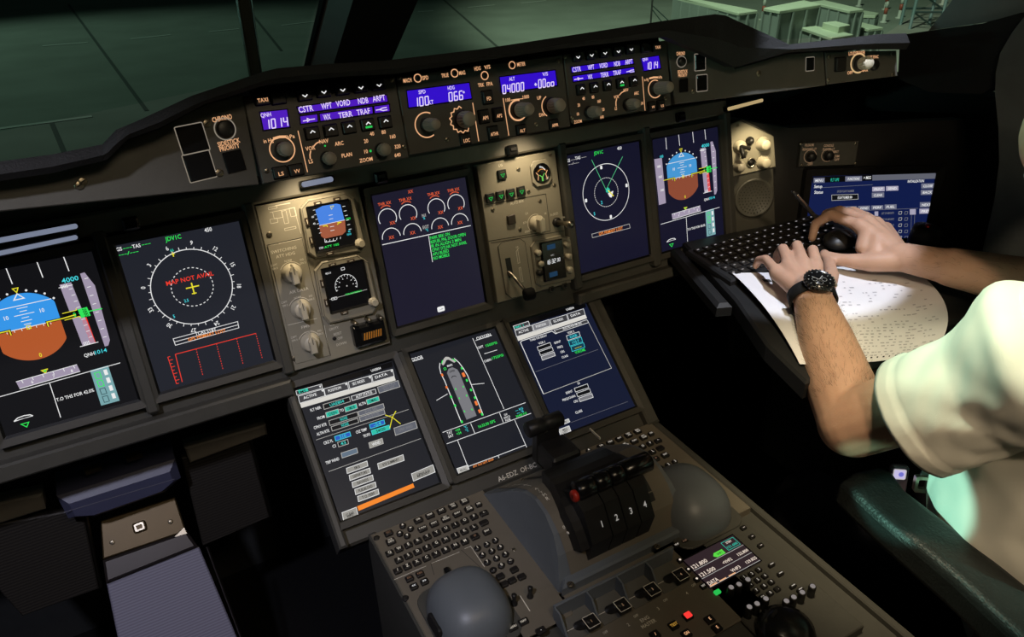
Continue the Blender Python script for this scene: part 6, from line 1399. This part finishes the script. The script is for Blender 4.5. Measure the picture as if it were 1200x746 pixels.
m_ = len(vs); b.add(vs + vs2, fs + [tuple(reversed([q + m_ for q in f])) for f in fs], PAPM, True)
rnd = random.Random(3)
def pdash(u, v, du, dv, m=INKM, off=.0007):
    b.add([tuple(psurf(a, c) - fpz.o + Vector((0, 0, off))) for a, c in ((u, v), (u + du, v), (u + du, v + dv), (u, v + dv))], [(0, 3, 2, 1)], m)
for r_ in range(26):
    v = .16 + r_ * .031; dens = .28 if r_ < 15 else .75
    u = .30
    while u < .93:
        L = rnd.uniform(.008, .026)
        if rnd.random() < dens: pdash(u, v, L, .010)
        u += L + rnd.uniform(.006, .03)
pdash(.125, .10, .045, .035, INKD); pdash(.13, .155, .03, .01)
for k in range(12): pdash(.36 + k * .045, .955, rnd.uniform(.008, .02), .014, INKD)
ps = b.build('paper_sheet'); ps.matrix_world = fpz.M(); tag(ps, 'curled white printed sheet under the hands, lower corner in shade', 'paper')
# pointing device, pen, side stick
pd_ = atz(983, 291, TZ + .012); t = thing('pointing_device', 'black glossy palm-sized pointing device inside the grip of the right hand', 'pointing device', Frame((pd_.x + .012, pd_.y + .010, TZ + .0142), (math.cos(.25), math.sin(.25), 0), (-math.sin(.25), math.cos(.25), 0)))
b = MB(); b.lathe([(.0003, 0), (.026, 0), (.029, .005), (.027, .013), (.019, .021), (.008, .0245), (.0003, .025)], BLACK, n=28); b.v = [(x * 1.25, y * .95, z) for x, y, z in b.v]; b.build('shell', t)
b = MB(); b.prism(rr(.014, .010, .003, 3, -.014, .004), .021, .0225, BLACK, .0006); b.build('button', t)
for q in ((.030, -.014), (.034, -.004)): b = MB(); b.lathe([(.0014, .010), (.0010, .0125), (.0003, .0128)], METAL, q, 10); b.build('rivet', t)
p0 = atz(958, 257, .915); p1 = atz(929, 224, .985); d = (p1 - p0); t = thing('pen', 'dark pen standing out above the right hand toward the loudspeaker panel', 'pen', Frame(p0, d.cross(Vector((0, 1, 0))), Vector((0, 1, 0))))
Lp_ = d.length; b = MB(); b.M = t.matrix_world.inverted() @ Matrix.Translation(p0) @ d.to_track_quat('Z', 'Y').to_matrix().to_4x4()
b.lathe([(.0003, -.006), (.0012, 0), (.0036, .012), (.0040, .02), (.0040, Lp_ - .012), (.0030, Lp_), (.0003, Lp_)], mat('pen_dark_grey', (.03, .03, .032, 1), .4), n=16); b.build('barrel', t)
q = MB(); q.M = b.M.copy(); q.box((.0048, 0, Lp_ - .03), (.0016, .003, .04), METAL, .0005); q.build('clip', t)
p = atz(1074, 290, .845); t = thing('side_stick', 'black side stick grip behind the right forearm at the foot of the information terminal', 'side stick', Frame((p.x, p.y, .70), UX, UY))
b = MB(); b.tube([(0, 0, .02), (0, .004, .08), (.002, .0, .13), (.004, -.006, .165), (.004, -.010, .186), (.004, -.010, .192)], .02, BLACK, 16, [.018, .019, .021, .026, .026, .012]); b.build('grip', t)
b = MB(); b.lathe([(.045, 0), (.045, .006), (.03, .03), (.02, .04), (.0003, .04)], RUBBER, n=24); b.build('boot', t)
b = MB(); b.lathe([(.005, .192), (.005, .197), (.0003, .198)], REDP, (-.004, -.012), 12); b.build('button', t)
b = MB(); b.prism(rr(.32, .60, .03, 3, p.x + .03, p.y - .12), .30, .699, LINER, .01); tag(b.build('side_console'), "dark side console beside the co-pilot that carries the side stick", 'console')

# ================================================================ PERSON
SKIN = mat('skin', (.53, .315, .215, 1), .5, var=.10, scale=55, bump=.25, bscale=420, spec=.35, sss=.12)
SHIRT = mat('shirt_cream_cotton', (.74, .72, .64, 1), .85, var=.03, bump=.25, bscale=1400, spec=.2)
HAIR = mat('hair_dark_brown', (.060, .034, .018, 1), .6); TROUS = mat('trousers_black', (.012, .012, .016, 1), .9, spec=.2)
def capsule(p0, p1, r0, r1, n=18, flat=None):
    p0, p1 = Vector(p0), Vector(p1); d = p1 - p0; L = d.length; d = d.normalized() if L > 1e-6 else Vector((0, 0, 1))
    up = Vector((0, 0, 1)) if abs(d.z) < .95 else Vector((0, 1, 0)); a = d.cross(up).normalized(); c = a.cross(d)
    rings = []
    for k in range(1, 7): th = -PI / 2 + PI / 2 * k / 6; rings.append((r0 * math.sin(th), r0 * math.cos(th)))
    for k in range(0, 6): th = PI / 2 * k / 6; rings.append((L + r1 * math.sin(th), r1 * math.cos(th)))
    vs = [p0 - d * r0]; 
    for s_, r in rings:
        for k in range(n): an = 2 * PI * k / n; vs.append(p0 + d * s_ + a * (r * math.cos(an)) + c * (r * math.sin(an)))
    vs.append(p0 + d * (L + r1)); fs = []
    for k in range(n): fs.append((0, 1 + (k + 1) % n, 1 + k))
    for j in range(len(rings) - 1):
        for k in range(n): fs.append((1 + j * n + k, 1 + j * n + (k + 1) % n, 1 + (j + 1) * n + (k + 1) % n, 1 + (j + 1) * n + k))
    e = 1 + (len(rings) - 1) * n
    for k in range(n): fs.append((e + k, e + (k + 1) % n, len(vs) - 1))
    if flat:
        ax, kk = Vector(flat[0]).normalized(), flat[1]
        mid = (p0 + p1) / 2
        nv = []
        for v in vs:
            # squash about the capsule's own axis line
            t_ = max(0, min(L, (v - p0).dot(d))); q = p0 + d * t_; o = v - q; nv.append(q + o + ax * (o.dot(ax) * (kk - 1)))
        vs = nv
    return vs, fs
def meld(caps, voxel, smooth=4, fac=.5):
    b = MB()
    for c in caps:
        vs, fs = capsule(*c[:4], flat=c[4] if len(c) > 4 else None); b.add([tuple(v) for v in vs], fs, SKIN)
    o = fixn(b.build('tmp')); md = o.modifiers.new('r', 'REMESH'); md.mode = 'VOXEL'; md.voxel_size = voxel
    dg = bpy.context.evaluated_depsgraph_get(); dg.update(); me = bpy.data.meshes.new_from_object(o.evaluated_get(dg))
    bpy.data.objects.remove(o)
    bm = bmesh.new(); bm.from_mesh(me)
    for _ in range(smooth): bmesh.ops.smooth_vert(bm, verts=bm.verts, factor=fac, use_axis_x=True, use_axis_y=True, use_axis_z=True)
    bm.to_mesh(me); bm.free(); return me
P = atz
WL = P(950, 343, .900); EL = Vector((.352, -.537, .832)); SL = Vector((.408, -.700, 1.004)); SR = Vector((.775, -.79, 1.06)); ER = Vector((.752, -.60, .935)); WR = P(1052, 300, .905)
caps = []
# torso, neck, head
caps += [((.63, -.84, .56), (.62, -.76, .74), .135, .125, ((1, 0, 0), 1.22)), ((.62, -.76, .74), (.595, -.765, .98), .125, .125, ((1, 0, 0), 1.25)), (SL + Vector((.03, 0, -.01)), SR + Vector((-.03, 0, -.01)), .050, .050), ((.59, -.77, 1.05), (.582, -.69, 1.12), .058, .056)]
HC = Vector((.596, -.633, 1.187)); FD = Vector((-.28, .72, -.63)).normalized(); HU = Vector((-.1, .62, .75)).normalized(); HU = (HU - FD * HU.dot(FD)).normalized(); HS = FD.cross(HU)
caps += [(HC + HU * .03 - FD * .02, HC + HU * .03 + FD * .03, .082, .078), (HC, HC - HU * .055 + FD * .045, .070, .042), (HC + FD * .098 + HU * .012, HC + FD * .112 - HU * .018, .008, .012), (HC + FD * .085 - HU * .045, HC + FD * .085 - HU * .052, .016, .014, ), (HC + FD * .088 + HU * .035 + HS * .03, HC + FD * .088 + HU * .035 - HS * .03, .012, .012)]
for sg in (-1, 1): caps.append((HC + HS * sg * .078 + HU * .02, HC + HS * sg * .082 - HU * .020, .014, .009, (HS, .6)))
# legs
for sg, kx in ((-1, .50), (1, .76)): caps += [((.63 + sg * .09, -.82, .52), (kx, -.42, .50), .085, .062), ((kx, -.42, .50), (kx, -.30, .12), .058, .040), ((kx, -.31, .08), (kx, -.14, .06), .038, .032)]
# arms
mid = lambda a, c, f: a.lerp(c, f)
caps += [(SL, EL, .046, .045), (EL, mid(EL, WL, .22), .044, .0455), (mid(EL, WL, .22), mid(EL, WL, .6), .0455, .038), (mid(EL, WL, .6), mid(EL, WL, .9), .038, .0295), (mid(EL, WL, .9), WL, .0290, .0275)]
caps += [(SR, ER, .046, .042), (ER, mid(ER, WR, .3), .040, .040), (mid(ER, WR, .3), mid(ER, WR, .7), .038, .031), (mid(ER, WR, .7), WR, .0285, .0235)]
def finger(m, pip, dip, tip, r=.0092): return [(m, pip, r * 1.10, r * .98), (pip, dip, r * .98, r * .86), (dip, tip, r * .86, r * .74)]
# left hand, palm down on the keys
MI, MM, MR, MP = P(956, 308, .914), P(940, 305, .920), P(924, 309, .916), P(910, 318, .906)
for m_, r in ((MI, .0125), (MM, .0130), (MR, .0125), (MP, .0115)): caps.append((WL + (m_ - WL) * .12 - Vector((0, 0, .004)), m_ - Vector((0, 0, .003)), .0200, r))
caps.append((mid(WL, MP, .35) - Vector((0, 0, .006)), mid(WL, MI, .55) - Vector((0, 0, .006)), .018, .018))
FL_ = {}
for nm, m_, pip, sx in (('i', MI, P(952.5, 292.5, .9195), 0), ('m', MM, P(934, 287, .924), -.002), ('r', MR, P(917.5, 291, .919), -.004)):
    f = (pip - m_); f.z = 0; f = f.normalized(); dip = pip + f * .017 + Vector((sx, 0, -.0185)); tip = dip + f * .006 + Vector((0, 0, -.0165)); caps += finger(m_, pip, dip, tip)
caps += finger(MP, P(897.5, 303.5, .906), P(889, 304.5, .896), P(885.5, 311.5, .884), .0082)
caps += [(P(966, 340, .893), P(974, 322, .888), .0165, .0125), (P(974, 322, .888), P(971, 307, .884), .0118, .0100), (P(971, 307, .884), P(966, 297, .881), .0100, .0085)]
# right hand, curled round the pointing device
RI, RM, RR_, RP = P(1007, 264, .930), P(1016, 259, .932), P(1027, 261, .926), P(1038, 267, .917)
for m_, r in ((RI, .0135), (RM, .0130), (RR_, .0120), (RP, .0115)): caps.append((WR + (m_ - WR) * .10, m_, .0195, r))
caps.append((mid(WR, RI, .5), mid(WR, P(1022, 305, .893), .9), .018, .0165)); caps.append((mid(WR, RI, .75), P(1012, 290, .905), .016, .014))
caps += finger(RI, P(974, 251.5, .932), P(955.5, 262, .910), P(951.5, 279, .887), .0098)
caps += finger(RM, P(984, 246.5, .930), P(968, 250, .908), P(962, 262, .886), .0096)
caps += finger(RR_, P(1000, 247, .920), P(985, 249, .902), P(980, 258, .886), .0090); caps += finger(RP, P(1014, 252, .910), P(1003, 252, .898), P(998, 257, .887), .0082)
caps += [(WR + Vector((-.008, -.006, -.004)), P(1020, 307, .893), .0185, .0165), (P(1020, 307, .893), P(996, 305.5, .890), .0155, .0125), (P(996, 305.5, .890), P(980, 303.5, .888), .0118, .0105), (P(980, 303.5, .888), P(966, 299, .887), .0108, .0085)]
me = meld(caps, .0026, 5, .5); me.name = 'person'
# knuckle creases and tendons as shallow relief on the hands, hair texture comes from separate strands
for p_ in me.polygons: p_.use_smooth = True
me.materials.clear(); me.materials.append(SKIN)
person = bpy.data.objects.new('person', me); COL.objects.link(person)
tag(person, 'person in a cream short-sleeved shirt, seated and typing with both hands', 'person')

# fingernails are hidden; forearm hair
b = MB(); rnd = random.Random(11)
bmv = [v for v in me.vertices]
def arm_hair(a, c, lo, hi, count, rmax):
    ax = (c - a); L = ax.length; axn = ax.normalized(); cand = []
    for v in bmv:
        t_ = (v.co - a).dot(axn) / L
        if lo < t_ < hi and (v.co - a - axn * (t_ * L)).length < rmax: cand.append(v)
    for _ in range(count):
        v = rnd.choice(cand); nn = v.normal; d = (axn * rnd.uniform(.5, 1.0) + nn * rnd.uniform(.25, .6) + Vector((rnd.uniform(-.5, .5), rnd.uniform(-.5, .5), rnd.uniform(-.3, .3)))).normalized()
        l = rnd.uniform(.007, .014); p0 = v.co + Vector((rnd.uniform(-.0012, .0012),) * 3); s_ = d.cross(nn).normalized() * .00010; p1 = p0 + d * l * .55 + nn * .0008; p2 = p0 + d * l - nn * .001
        b.add([tuple(p0 - s_), tuple(p0 + s_), tuple(p1 + s_ * .7), tuple(p1 - s_ * .7), tuple(p2)], [(0, 1, 2, 3), (3, 2, 4)], HAIR)
arm_hair(EL, WL, .12, .86, 1500, .055); arm_hair(ER, WR, .1, .9, 700, .05)
h = b.build('arm_hair', person); h['kind'] = 'stuff'
# head hair, eyes, trousers (outside the frame)
b = MB(); vs, fs = capsule(HC + HU * .040 - FD * .035, HC + HU * .045 + FD * .012, .086, .080); b.add([tuple(v) for v in vs], fs, HAIR, True); fixn(b.build('hair', person))
for sg in (-1, 1): b = MB(); vs, fs = capsule(HC + FD * .098 + HU * .018 + HS * sg * .03, HC + FD * .0985 + HU * .018 + HS * sg * .03, .0085, .0085); b.add([tuple(v) for v in vs], fs, mat('eye_white', (.6, .58, .55, 1), .2), True); b.build('eye', person)
lc = []
for sg, kx in ((-1, .50), (1, .76)): lc += [((.63 + sg * .09, -.82, .52), (kx, -.42, .50), .094, .072), ((kx, -.42, .50), (kx, -.30, .14), .068, .055)]
lc.append(((.56, -.83, .55), (.70, -.83, .55), .14, .14)); mt = meld(lc, .006, 3); mt.materials.clear(); mt.materials.append(TROUS); to = bpy.data.objects.new('trousers', mt); COL.objects.link(to); to.parent = person

# shirt: torso shell + two open sleeves with hems
sc = [((.60, -.815, .60), (.575, -.725, .74), .165, .162, ((1, 0, 0), 1.24)), ((.575, -.725, .74), (.580, -.735, .90), .162, .155, ((1, 0, 0), 1.22)), ((.600, -.745, .90), (.590, -.765, 1.0), .150, .135, ((1, 0, 0), 1.22)), (SL + Vector((.02, 0, -.005)), SR, .092, .088), ((.59, -.765, 1.05), (.59, -.735, 1.105), .072, .066)]
ms = meld(sc, .005, 6); vsS = [v.co.copy() for v in ms.vertices]; nrS = [v.normal.copy() for v in ms.vertices]; fsS = [tuple(p.vertices) for p in ms.polygons]
def fold(p): return .0045 * (noise.noise(Vector((p.x * 9, p.y * 9 + p.z * 16, p.z * 5))) + .6 * noise.noise(Vector((p.x * 22, p.z * 26, p.y * 14))))
b = MB(); b.add([tuple(v + n_ * fold(v)) for v, n_ in zip(vsS, nrS)], fsS, SHIRT, True)
def sleeve(S, E, f1, r0, r1, drop, sh=Vector((0, 0, 0))):
    A = S.lerp(E, -.12); B = S.lerp(E, f1) + sh; d = (B - A).normalized(); up = Vector((0, 0, 1)); a = d.cross(up).normalized(); c = a.cross(d).normalized(); L = (B - A).length
    N = 56; rows_ = []
    prof_ = [(i / 40, 0.0) for i in range(41)] + [(1.0, -.0035), (.985, -.0045), (.94, -.0050), (.86, -.0055), (.70, -.006)]
    for (t_, dr_) in prof_:
        ring = []; r = (r1 + (r0 - r1) * max(0.0, 1 - t_ / .55) ** 1.3) * (math.sqrt(max(0.0, 1 - (1 - t_ / .24) ** 2)) * .96 + .04 if t_ < .24 else 1.0)
        hem = .0012 if (dr_ == 0 and .885 < t_ <= 1.0) else 0.0
        if dr_ == 0 and .872 < t_ < .892: hem = -.0010
        for k in range(N):
            an = 2 * PI * k / N; o = a * math.cos(an) + c * math.sin(an); p = A + d * (L * t_) + o * (r + dr_ + hem) - up * (drop * t_ * max(0, -o.dot(c)) )
            w_ = 1 - .75 * max(0, (t_ - .8) / .2)
            q = p + o * (w_ * (.0045 * noise.noise(Vector((math.cos(an) * 2.2 + t_ * 3.0, math.sin(an) * 2.2 - t_ * 4, 3.3))) + .0026 * noise.noise(Vector((math.cos(an) * 5 + t_ * 9, math.sin(an) * 5 + t_ * 5, 1.7)))))
            ring.append(tuple(q))
        rows_.append(ring)
    vs = [p for rg in rows_ for p in rg]; fs = [tuple(range(N))]
    for j in range(len(rows_) - 1):
        for k in range(N): fs.append((j * N + k, j * N + (k + 1) % N, (j + 1) * N + (k + 1) % N, (j + 1) * N + k))
    b.add(vs, fs, SHIRT, True)
sleeve(SL, EL, .60, .124, .073, .004, Vector((-.002, .000, -.022))); sleeve(SR, ER, .66, .085, .078, .004)
sh = b.build('shirt', person); sh['label'] = 'cream short-sleeved shirt'

# ---- wristwatch
ax = (WL - EL).normalized(); nz_ = (Vector((.05, .06, 1.0)) - ax * Vector((.05, .06, 1.0)).dot(ax)).normalized(); fw_ = Frame(EL.lerp(WL, .955), nz_.cross(ax) * -1, ax)
if fw_.n.z < 0: fw_ = Frame(fw_.o, -fw_.u, fw_.v)
t = thing('wristwatch', "chunky black wristwatch on the person's left wrist", 'watch', fw_)
b = MB(); N = 40; vs = []; fs = []; R1x, R1z = .0335, .0300
for (dv, dr_) in ((-.0105, 0), (-.0095, .0022), (.0095, .0022), (.0105, 0), (.0105, -.001), (-.0105, -.001)):
    for k in range(N): an = 2 * PI * k / N; vs.append(((R1x + dr_) * math.cos(an), dv, (R1z + dr_) * math.sin(an)))
for j in range(6):
    for k in range(N): fs.append((j * N + k, j * N + (k + 1) % N, ((j + 1) % 6) * N + (k + 1) % N, ((j + 1) % 6) * N + k))
b.add(vs, fs, RUBBER, True); fixn(b.build('strap', t))
b = MB(); b.lathe([(.0195, .0285), (.0215, .031), (.0218, .037), (.0205, .0395), (.0190, .040), (.0180, .0385), (.0003, .0385)], BLACKG, n=36)
for k in range(24): a = 2 * PI * k / 24; b.box((.0212 * math.cos(a), .0212 * math.sin(a), .0375), (.0024, .0024, .004), BLACK, .0004)
b.build('case', t)
b = MB(); b.lathe([(.0178, .0386), (.0178, .0388), (.0003, .0388)], mat('watch_dial_black', (.006, .006, .006, 1), .15), n=30); WM = mat('watch_marks', (.28, .28, .27, 1), .4)
for k in range(12): a = 2 * PI * k / 12; b.line([(.0150 * math.cos(a), .0150 * math.sin(a)), (.0168 * math.cos(a), .0168 * math.sin(a))], .0009 if k % 3 else .0016, .0390, WM)
for q in ((-.007, 0), (.007, 0), (0, -.007)): b.line(circ(q[0], q[1], .0038, 14), .0005, .0390, WM, True)
b.line([(0, 0), (.006, .008)], .0012, .0391, WM); b.line([(0, 0), (-.010, .006)], .0010, .0391, WM); b.build('dial', t)
for dv in (-.008, 0, .008): b = MB(); b.M = Matrix.Translation((.0215, dv, .035)) @ Matrix.Rotation(PI / 2, 4, 'Y'); b.lathe([(.0022, 0), (.0022, .003), (.0003, .0032)], METAL, n=10); b.build('crown', t)

# ---- co-pilot's seat with the armrest in view
SEATM = mat('seat_leather_dark_teal', (.015, .019, .019, 1), .42, var=.25, scale=60, bump=.9, bscale=260, spec=.35); SEATD = mat('seat_frame_black', (.012, .012, .012, 1), .6)
fs_ = Frame((.60, -.86, 0), UX, UY)
t = thing('pilot_seat', "co-pilot's seat, dark leather armrest with a rounded front end in the lower right corner", 'seat', fs_)
b = MB(); b.prism(rr(.46, .46, .05, 5, 0, 0), .30, .425, SEATM, .03); b.build('seat_cushion', t)
b = MB(); b.M = Matrix.Translation((0, -.27, .40)) @ Matrix.Rotation(math.radians(78), 4, 'X'); b.prism(rr(.46, .62, .06, 5, 0, .31), -.05, .05, SEATM, .025); b.build('backrest', t)
b = MB(); b.prism(rr(.30, .34, .03, 4), 0.0, .30, SEATD, .02); b.build('base', t)
AZ = .752
pa_ = [atz(*p, AZ) for p in ((985, 560), (1000, 549), (1030, 543), (1048, 550), (1064, 572), (1130, 622), (1200, 678), (1300, 752), (1210, 762), (1120, 678), (1030, 602))]
pl_ = [(p.x - fs_.o.x, p.y - fs_.o.y) for p in pa_]
b = MB(); ins = ccw(pl_); lay = [(inset(ins, .004), AZ - .048), (ins, AZ - .038), (ins, AZ - .012), (inset(ins, .003), AZ - .004), (inset(ins, .010), AZ)]
n = len(ins); vs = [(x, y, z) for L, z in lay for x, y in L]; fs = [tuple(reversed(range(n)))] + [(j * n + i, j * n + (i + 1) % n, (j + 1) * n + (i + 1) % n, (j + 1) * n + i) for j in range(len(lay) - 1) for i in range(n)] + [tuple(range(4 * n, 5 * n))]
b.add(vs, fs, SEATM); ar = b.build('armrest', t); bv = ar.modifiers.new('b', 'BEVEL'); bv.width = .006; bv.segments = 3; bv.limit_method = 'ANGLE'; bv.angle_limit = .5
p0, p1 = atz(1076, 640, AZ - .006), atz(1215, 765, AZ - .006)
b = MB(); b.tube([tuple(p0 - fs_.o), tuple(p0.lerp(p1, .5) - fs_.o), tuple(p1 - fs_.o)], .0012, mat('armrest_piping_tan', (.30, .20, .12, 1), .4), 8); b.build('piping', ar)
b = MB(); b.prism([(-.27, -.20), (-.235, -.20), (-.235, .10), (-.27, .10)], .36, AZ - .047, SEATD, .004); b.build('armrest_support', t)
# things hanging between armrest and hip
p = aty(1053, 566, -.575); f = Frame(p, (.80, -.60, 0), (0.15, .25, 1.0)); t = thing('phone', 'small slab with a pale lilac lit face between armrest and hip', 'phone', f)
b = MB(); b.prism(rr(.024, .050, .004, 3), -.008, 0, mat('phone_body_mauve', (.10, .08, .11, 1), .4), .002); b.build('case', t)
b = MB(); b.prism(rr(.016, .014, .002, 3, -.001, .014), 0, .0012, em('phone_face_lilac', rgb(205, 195, 235), .9), .0004); b.line(rr(.016, .014, .002, 3, -.001, .014), .0012, .0014, LGREY, True); b.flat(circ(.001, .014, .0035, 14), .0014, em('phone_face_blue', rgb(120, 120, 215), .9)); b.build('screen', t)
p = aty(1083, 562, -.60); f = Frame(p, (.80, -.60, 0), (0.2, .1, 1.0)); t = thing('belt_clip', 'metal clip on a black strap at the hip above the armrest', 'clip', f)
b = MB(); b.prism([(-.006, .005), (.006, .005), (.018, .055), (.004, .055)], -.003, .0, BLACK, .0006); b.build('strap', t)
b = MB(); b.ringp(rr(.020, .024, .003, 3, -.002, -.006), rr(.011, .014, .002, 3, -.002, -.006), -.004, .004, METAL, .003); b.build('buckle', t)
b = MB(); b.tube([(.004, .02, .004), (.010, .028, .007), (.012, .040, .005)], .0022, METAL); b.build('hook', t)
# ================================================================ LIGHT
def area_light(name, loc, target, power, col, size, spread=180):
    l = bpy.data.lights.new(name, 'AREA'); l.energy = power; l.color = col[:3]; l.size = size; l.spread = math.radians(spread)
    o = bpy.data.objects.new(name, l); COL.objects.link(o); o.location = loc
    o.rotation_euler = (Vector(target) - Vector(loc)).to_track_quat('-Z', 'Y').to_euler(); return o
def spot(name, loc, target, power, col, ang, blend=.4, size=.02):
    l = bpy.data.lights.new(name, 'SPOT'); l.energy = power; l.color = col[:3]; l.spot_size = math.radians(ang); l.spot_blend = blend; l.shadow_soft_size = size
    o = bpy.data.objects.new(name, l); COL.objects.link(o); o.location = loc
    o.rotation_euler = (Vector(target) - Vector(loc)).to_track_quat('-Z', 'Y').to_euler(); return o
WARM = (1.0, .80, .52); TEALC = (.48, 1.0, .82); COOL = (.86, .82, 1.0)
# apron floodlights outside, plus one added beam inside
spot('apron_floodlight', (-1.15, 2.9, 7.55), (.46, -.68, 1.05), 2100, TEALC, 3.5, .4, .04)
spot('torso_band_beam', (-1.12, -.12, 1.36), (.412, -.645, .752), 140, TEALC, 4.3, .3, .008)  # narrow beam added inside the cockpit to light torso band and armrest tip
spot('apron_mast_light', (14, 18, 24), (37, 34, -6), 34000, (.80, 1.0, .72), 60, .5, 1.0)
spot('apron_wash_light', (-20, 60, 25), (-2, 42, -6), 11000, (.64, 1.0, .78), 70, .7, 1.0)
spot('apron_side_light', (-12, -3, 2.75), (.38, .12, 1.58), 1800, (.55, 1.0, .92), 4.2, .3, .2)
# cockpit lamps and two added fill spots
spot('footwell_cool_fill', (-.75, -.95, 1.92), (-.42, -.10, .42), 35, (.84, .84, 1.0), 46, .6, .03)  # added cool spot giving tray and quadrant their bluish light from the left
area_light('dome_light', (-.10, -1.25, 2.02), (-.05, -.4, .7), 4.2, (1.0, .80, .54), .30)
spot('overhead_map_light', (.14, -.55, 2.0), (.40, -.57, .92), 50, (1.0, .80, .55), 26, .7, .05)
spot('sleeve_warm_fill', (-.25, -1.55, 1.95), (.46, -.58, .98), 34, (1.0, .78, .52), 32, .7, .05)  # warm spot added as fill for light bounced onto sleeve and forearm
spot('reading_light', (.45, -.50, 1.98), (.58, -.165, .87), 64, COOL, 23, .12, .015)
for nm, px, tgt, e in (('panel_flood_standby', (365, 200), (372, 300), .20), ('panel_flood_gear', (600, 160), (618, 250), .17)):
    u, v = FM.uv(*tgt); a, c = FM.uv(*px, .12); spot(nm, FM.w(u, .170, .062), FM.w(u - .005, v + .01, 0), e * 6.5, WARM, 90, .9, .012)
c_ = FO.uv(876, 185); spot('panel_flood_speaker', FO.w(c_[0] + .004, c_[1] + .085, .085), FO.w(c_[0], c_[1] - .005, 0), 1.0, (1, .82, .50), 72, .8, .01)
w = bpy.data.worlds.new('night_sky'); SC.world = w; w.use_nodes = True
w.node_tree.nodes['Background'].inputs[0].default_value = (.004, .0075, .0065, 1); w.node_tree.nodes['Background'].inputs[1].default_value = 1.0
SC.view_settings.view_transform = 'Standard'; SC.view_settings.look = 'None'; SC.view_settings.gamma = 1.0; SC.view_settings.use_curve_mapping = False
SC.view_settings.exposure = 0.0
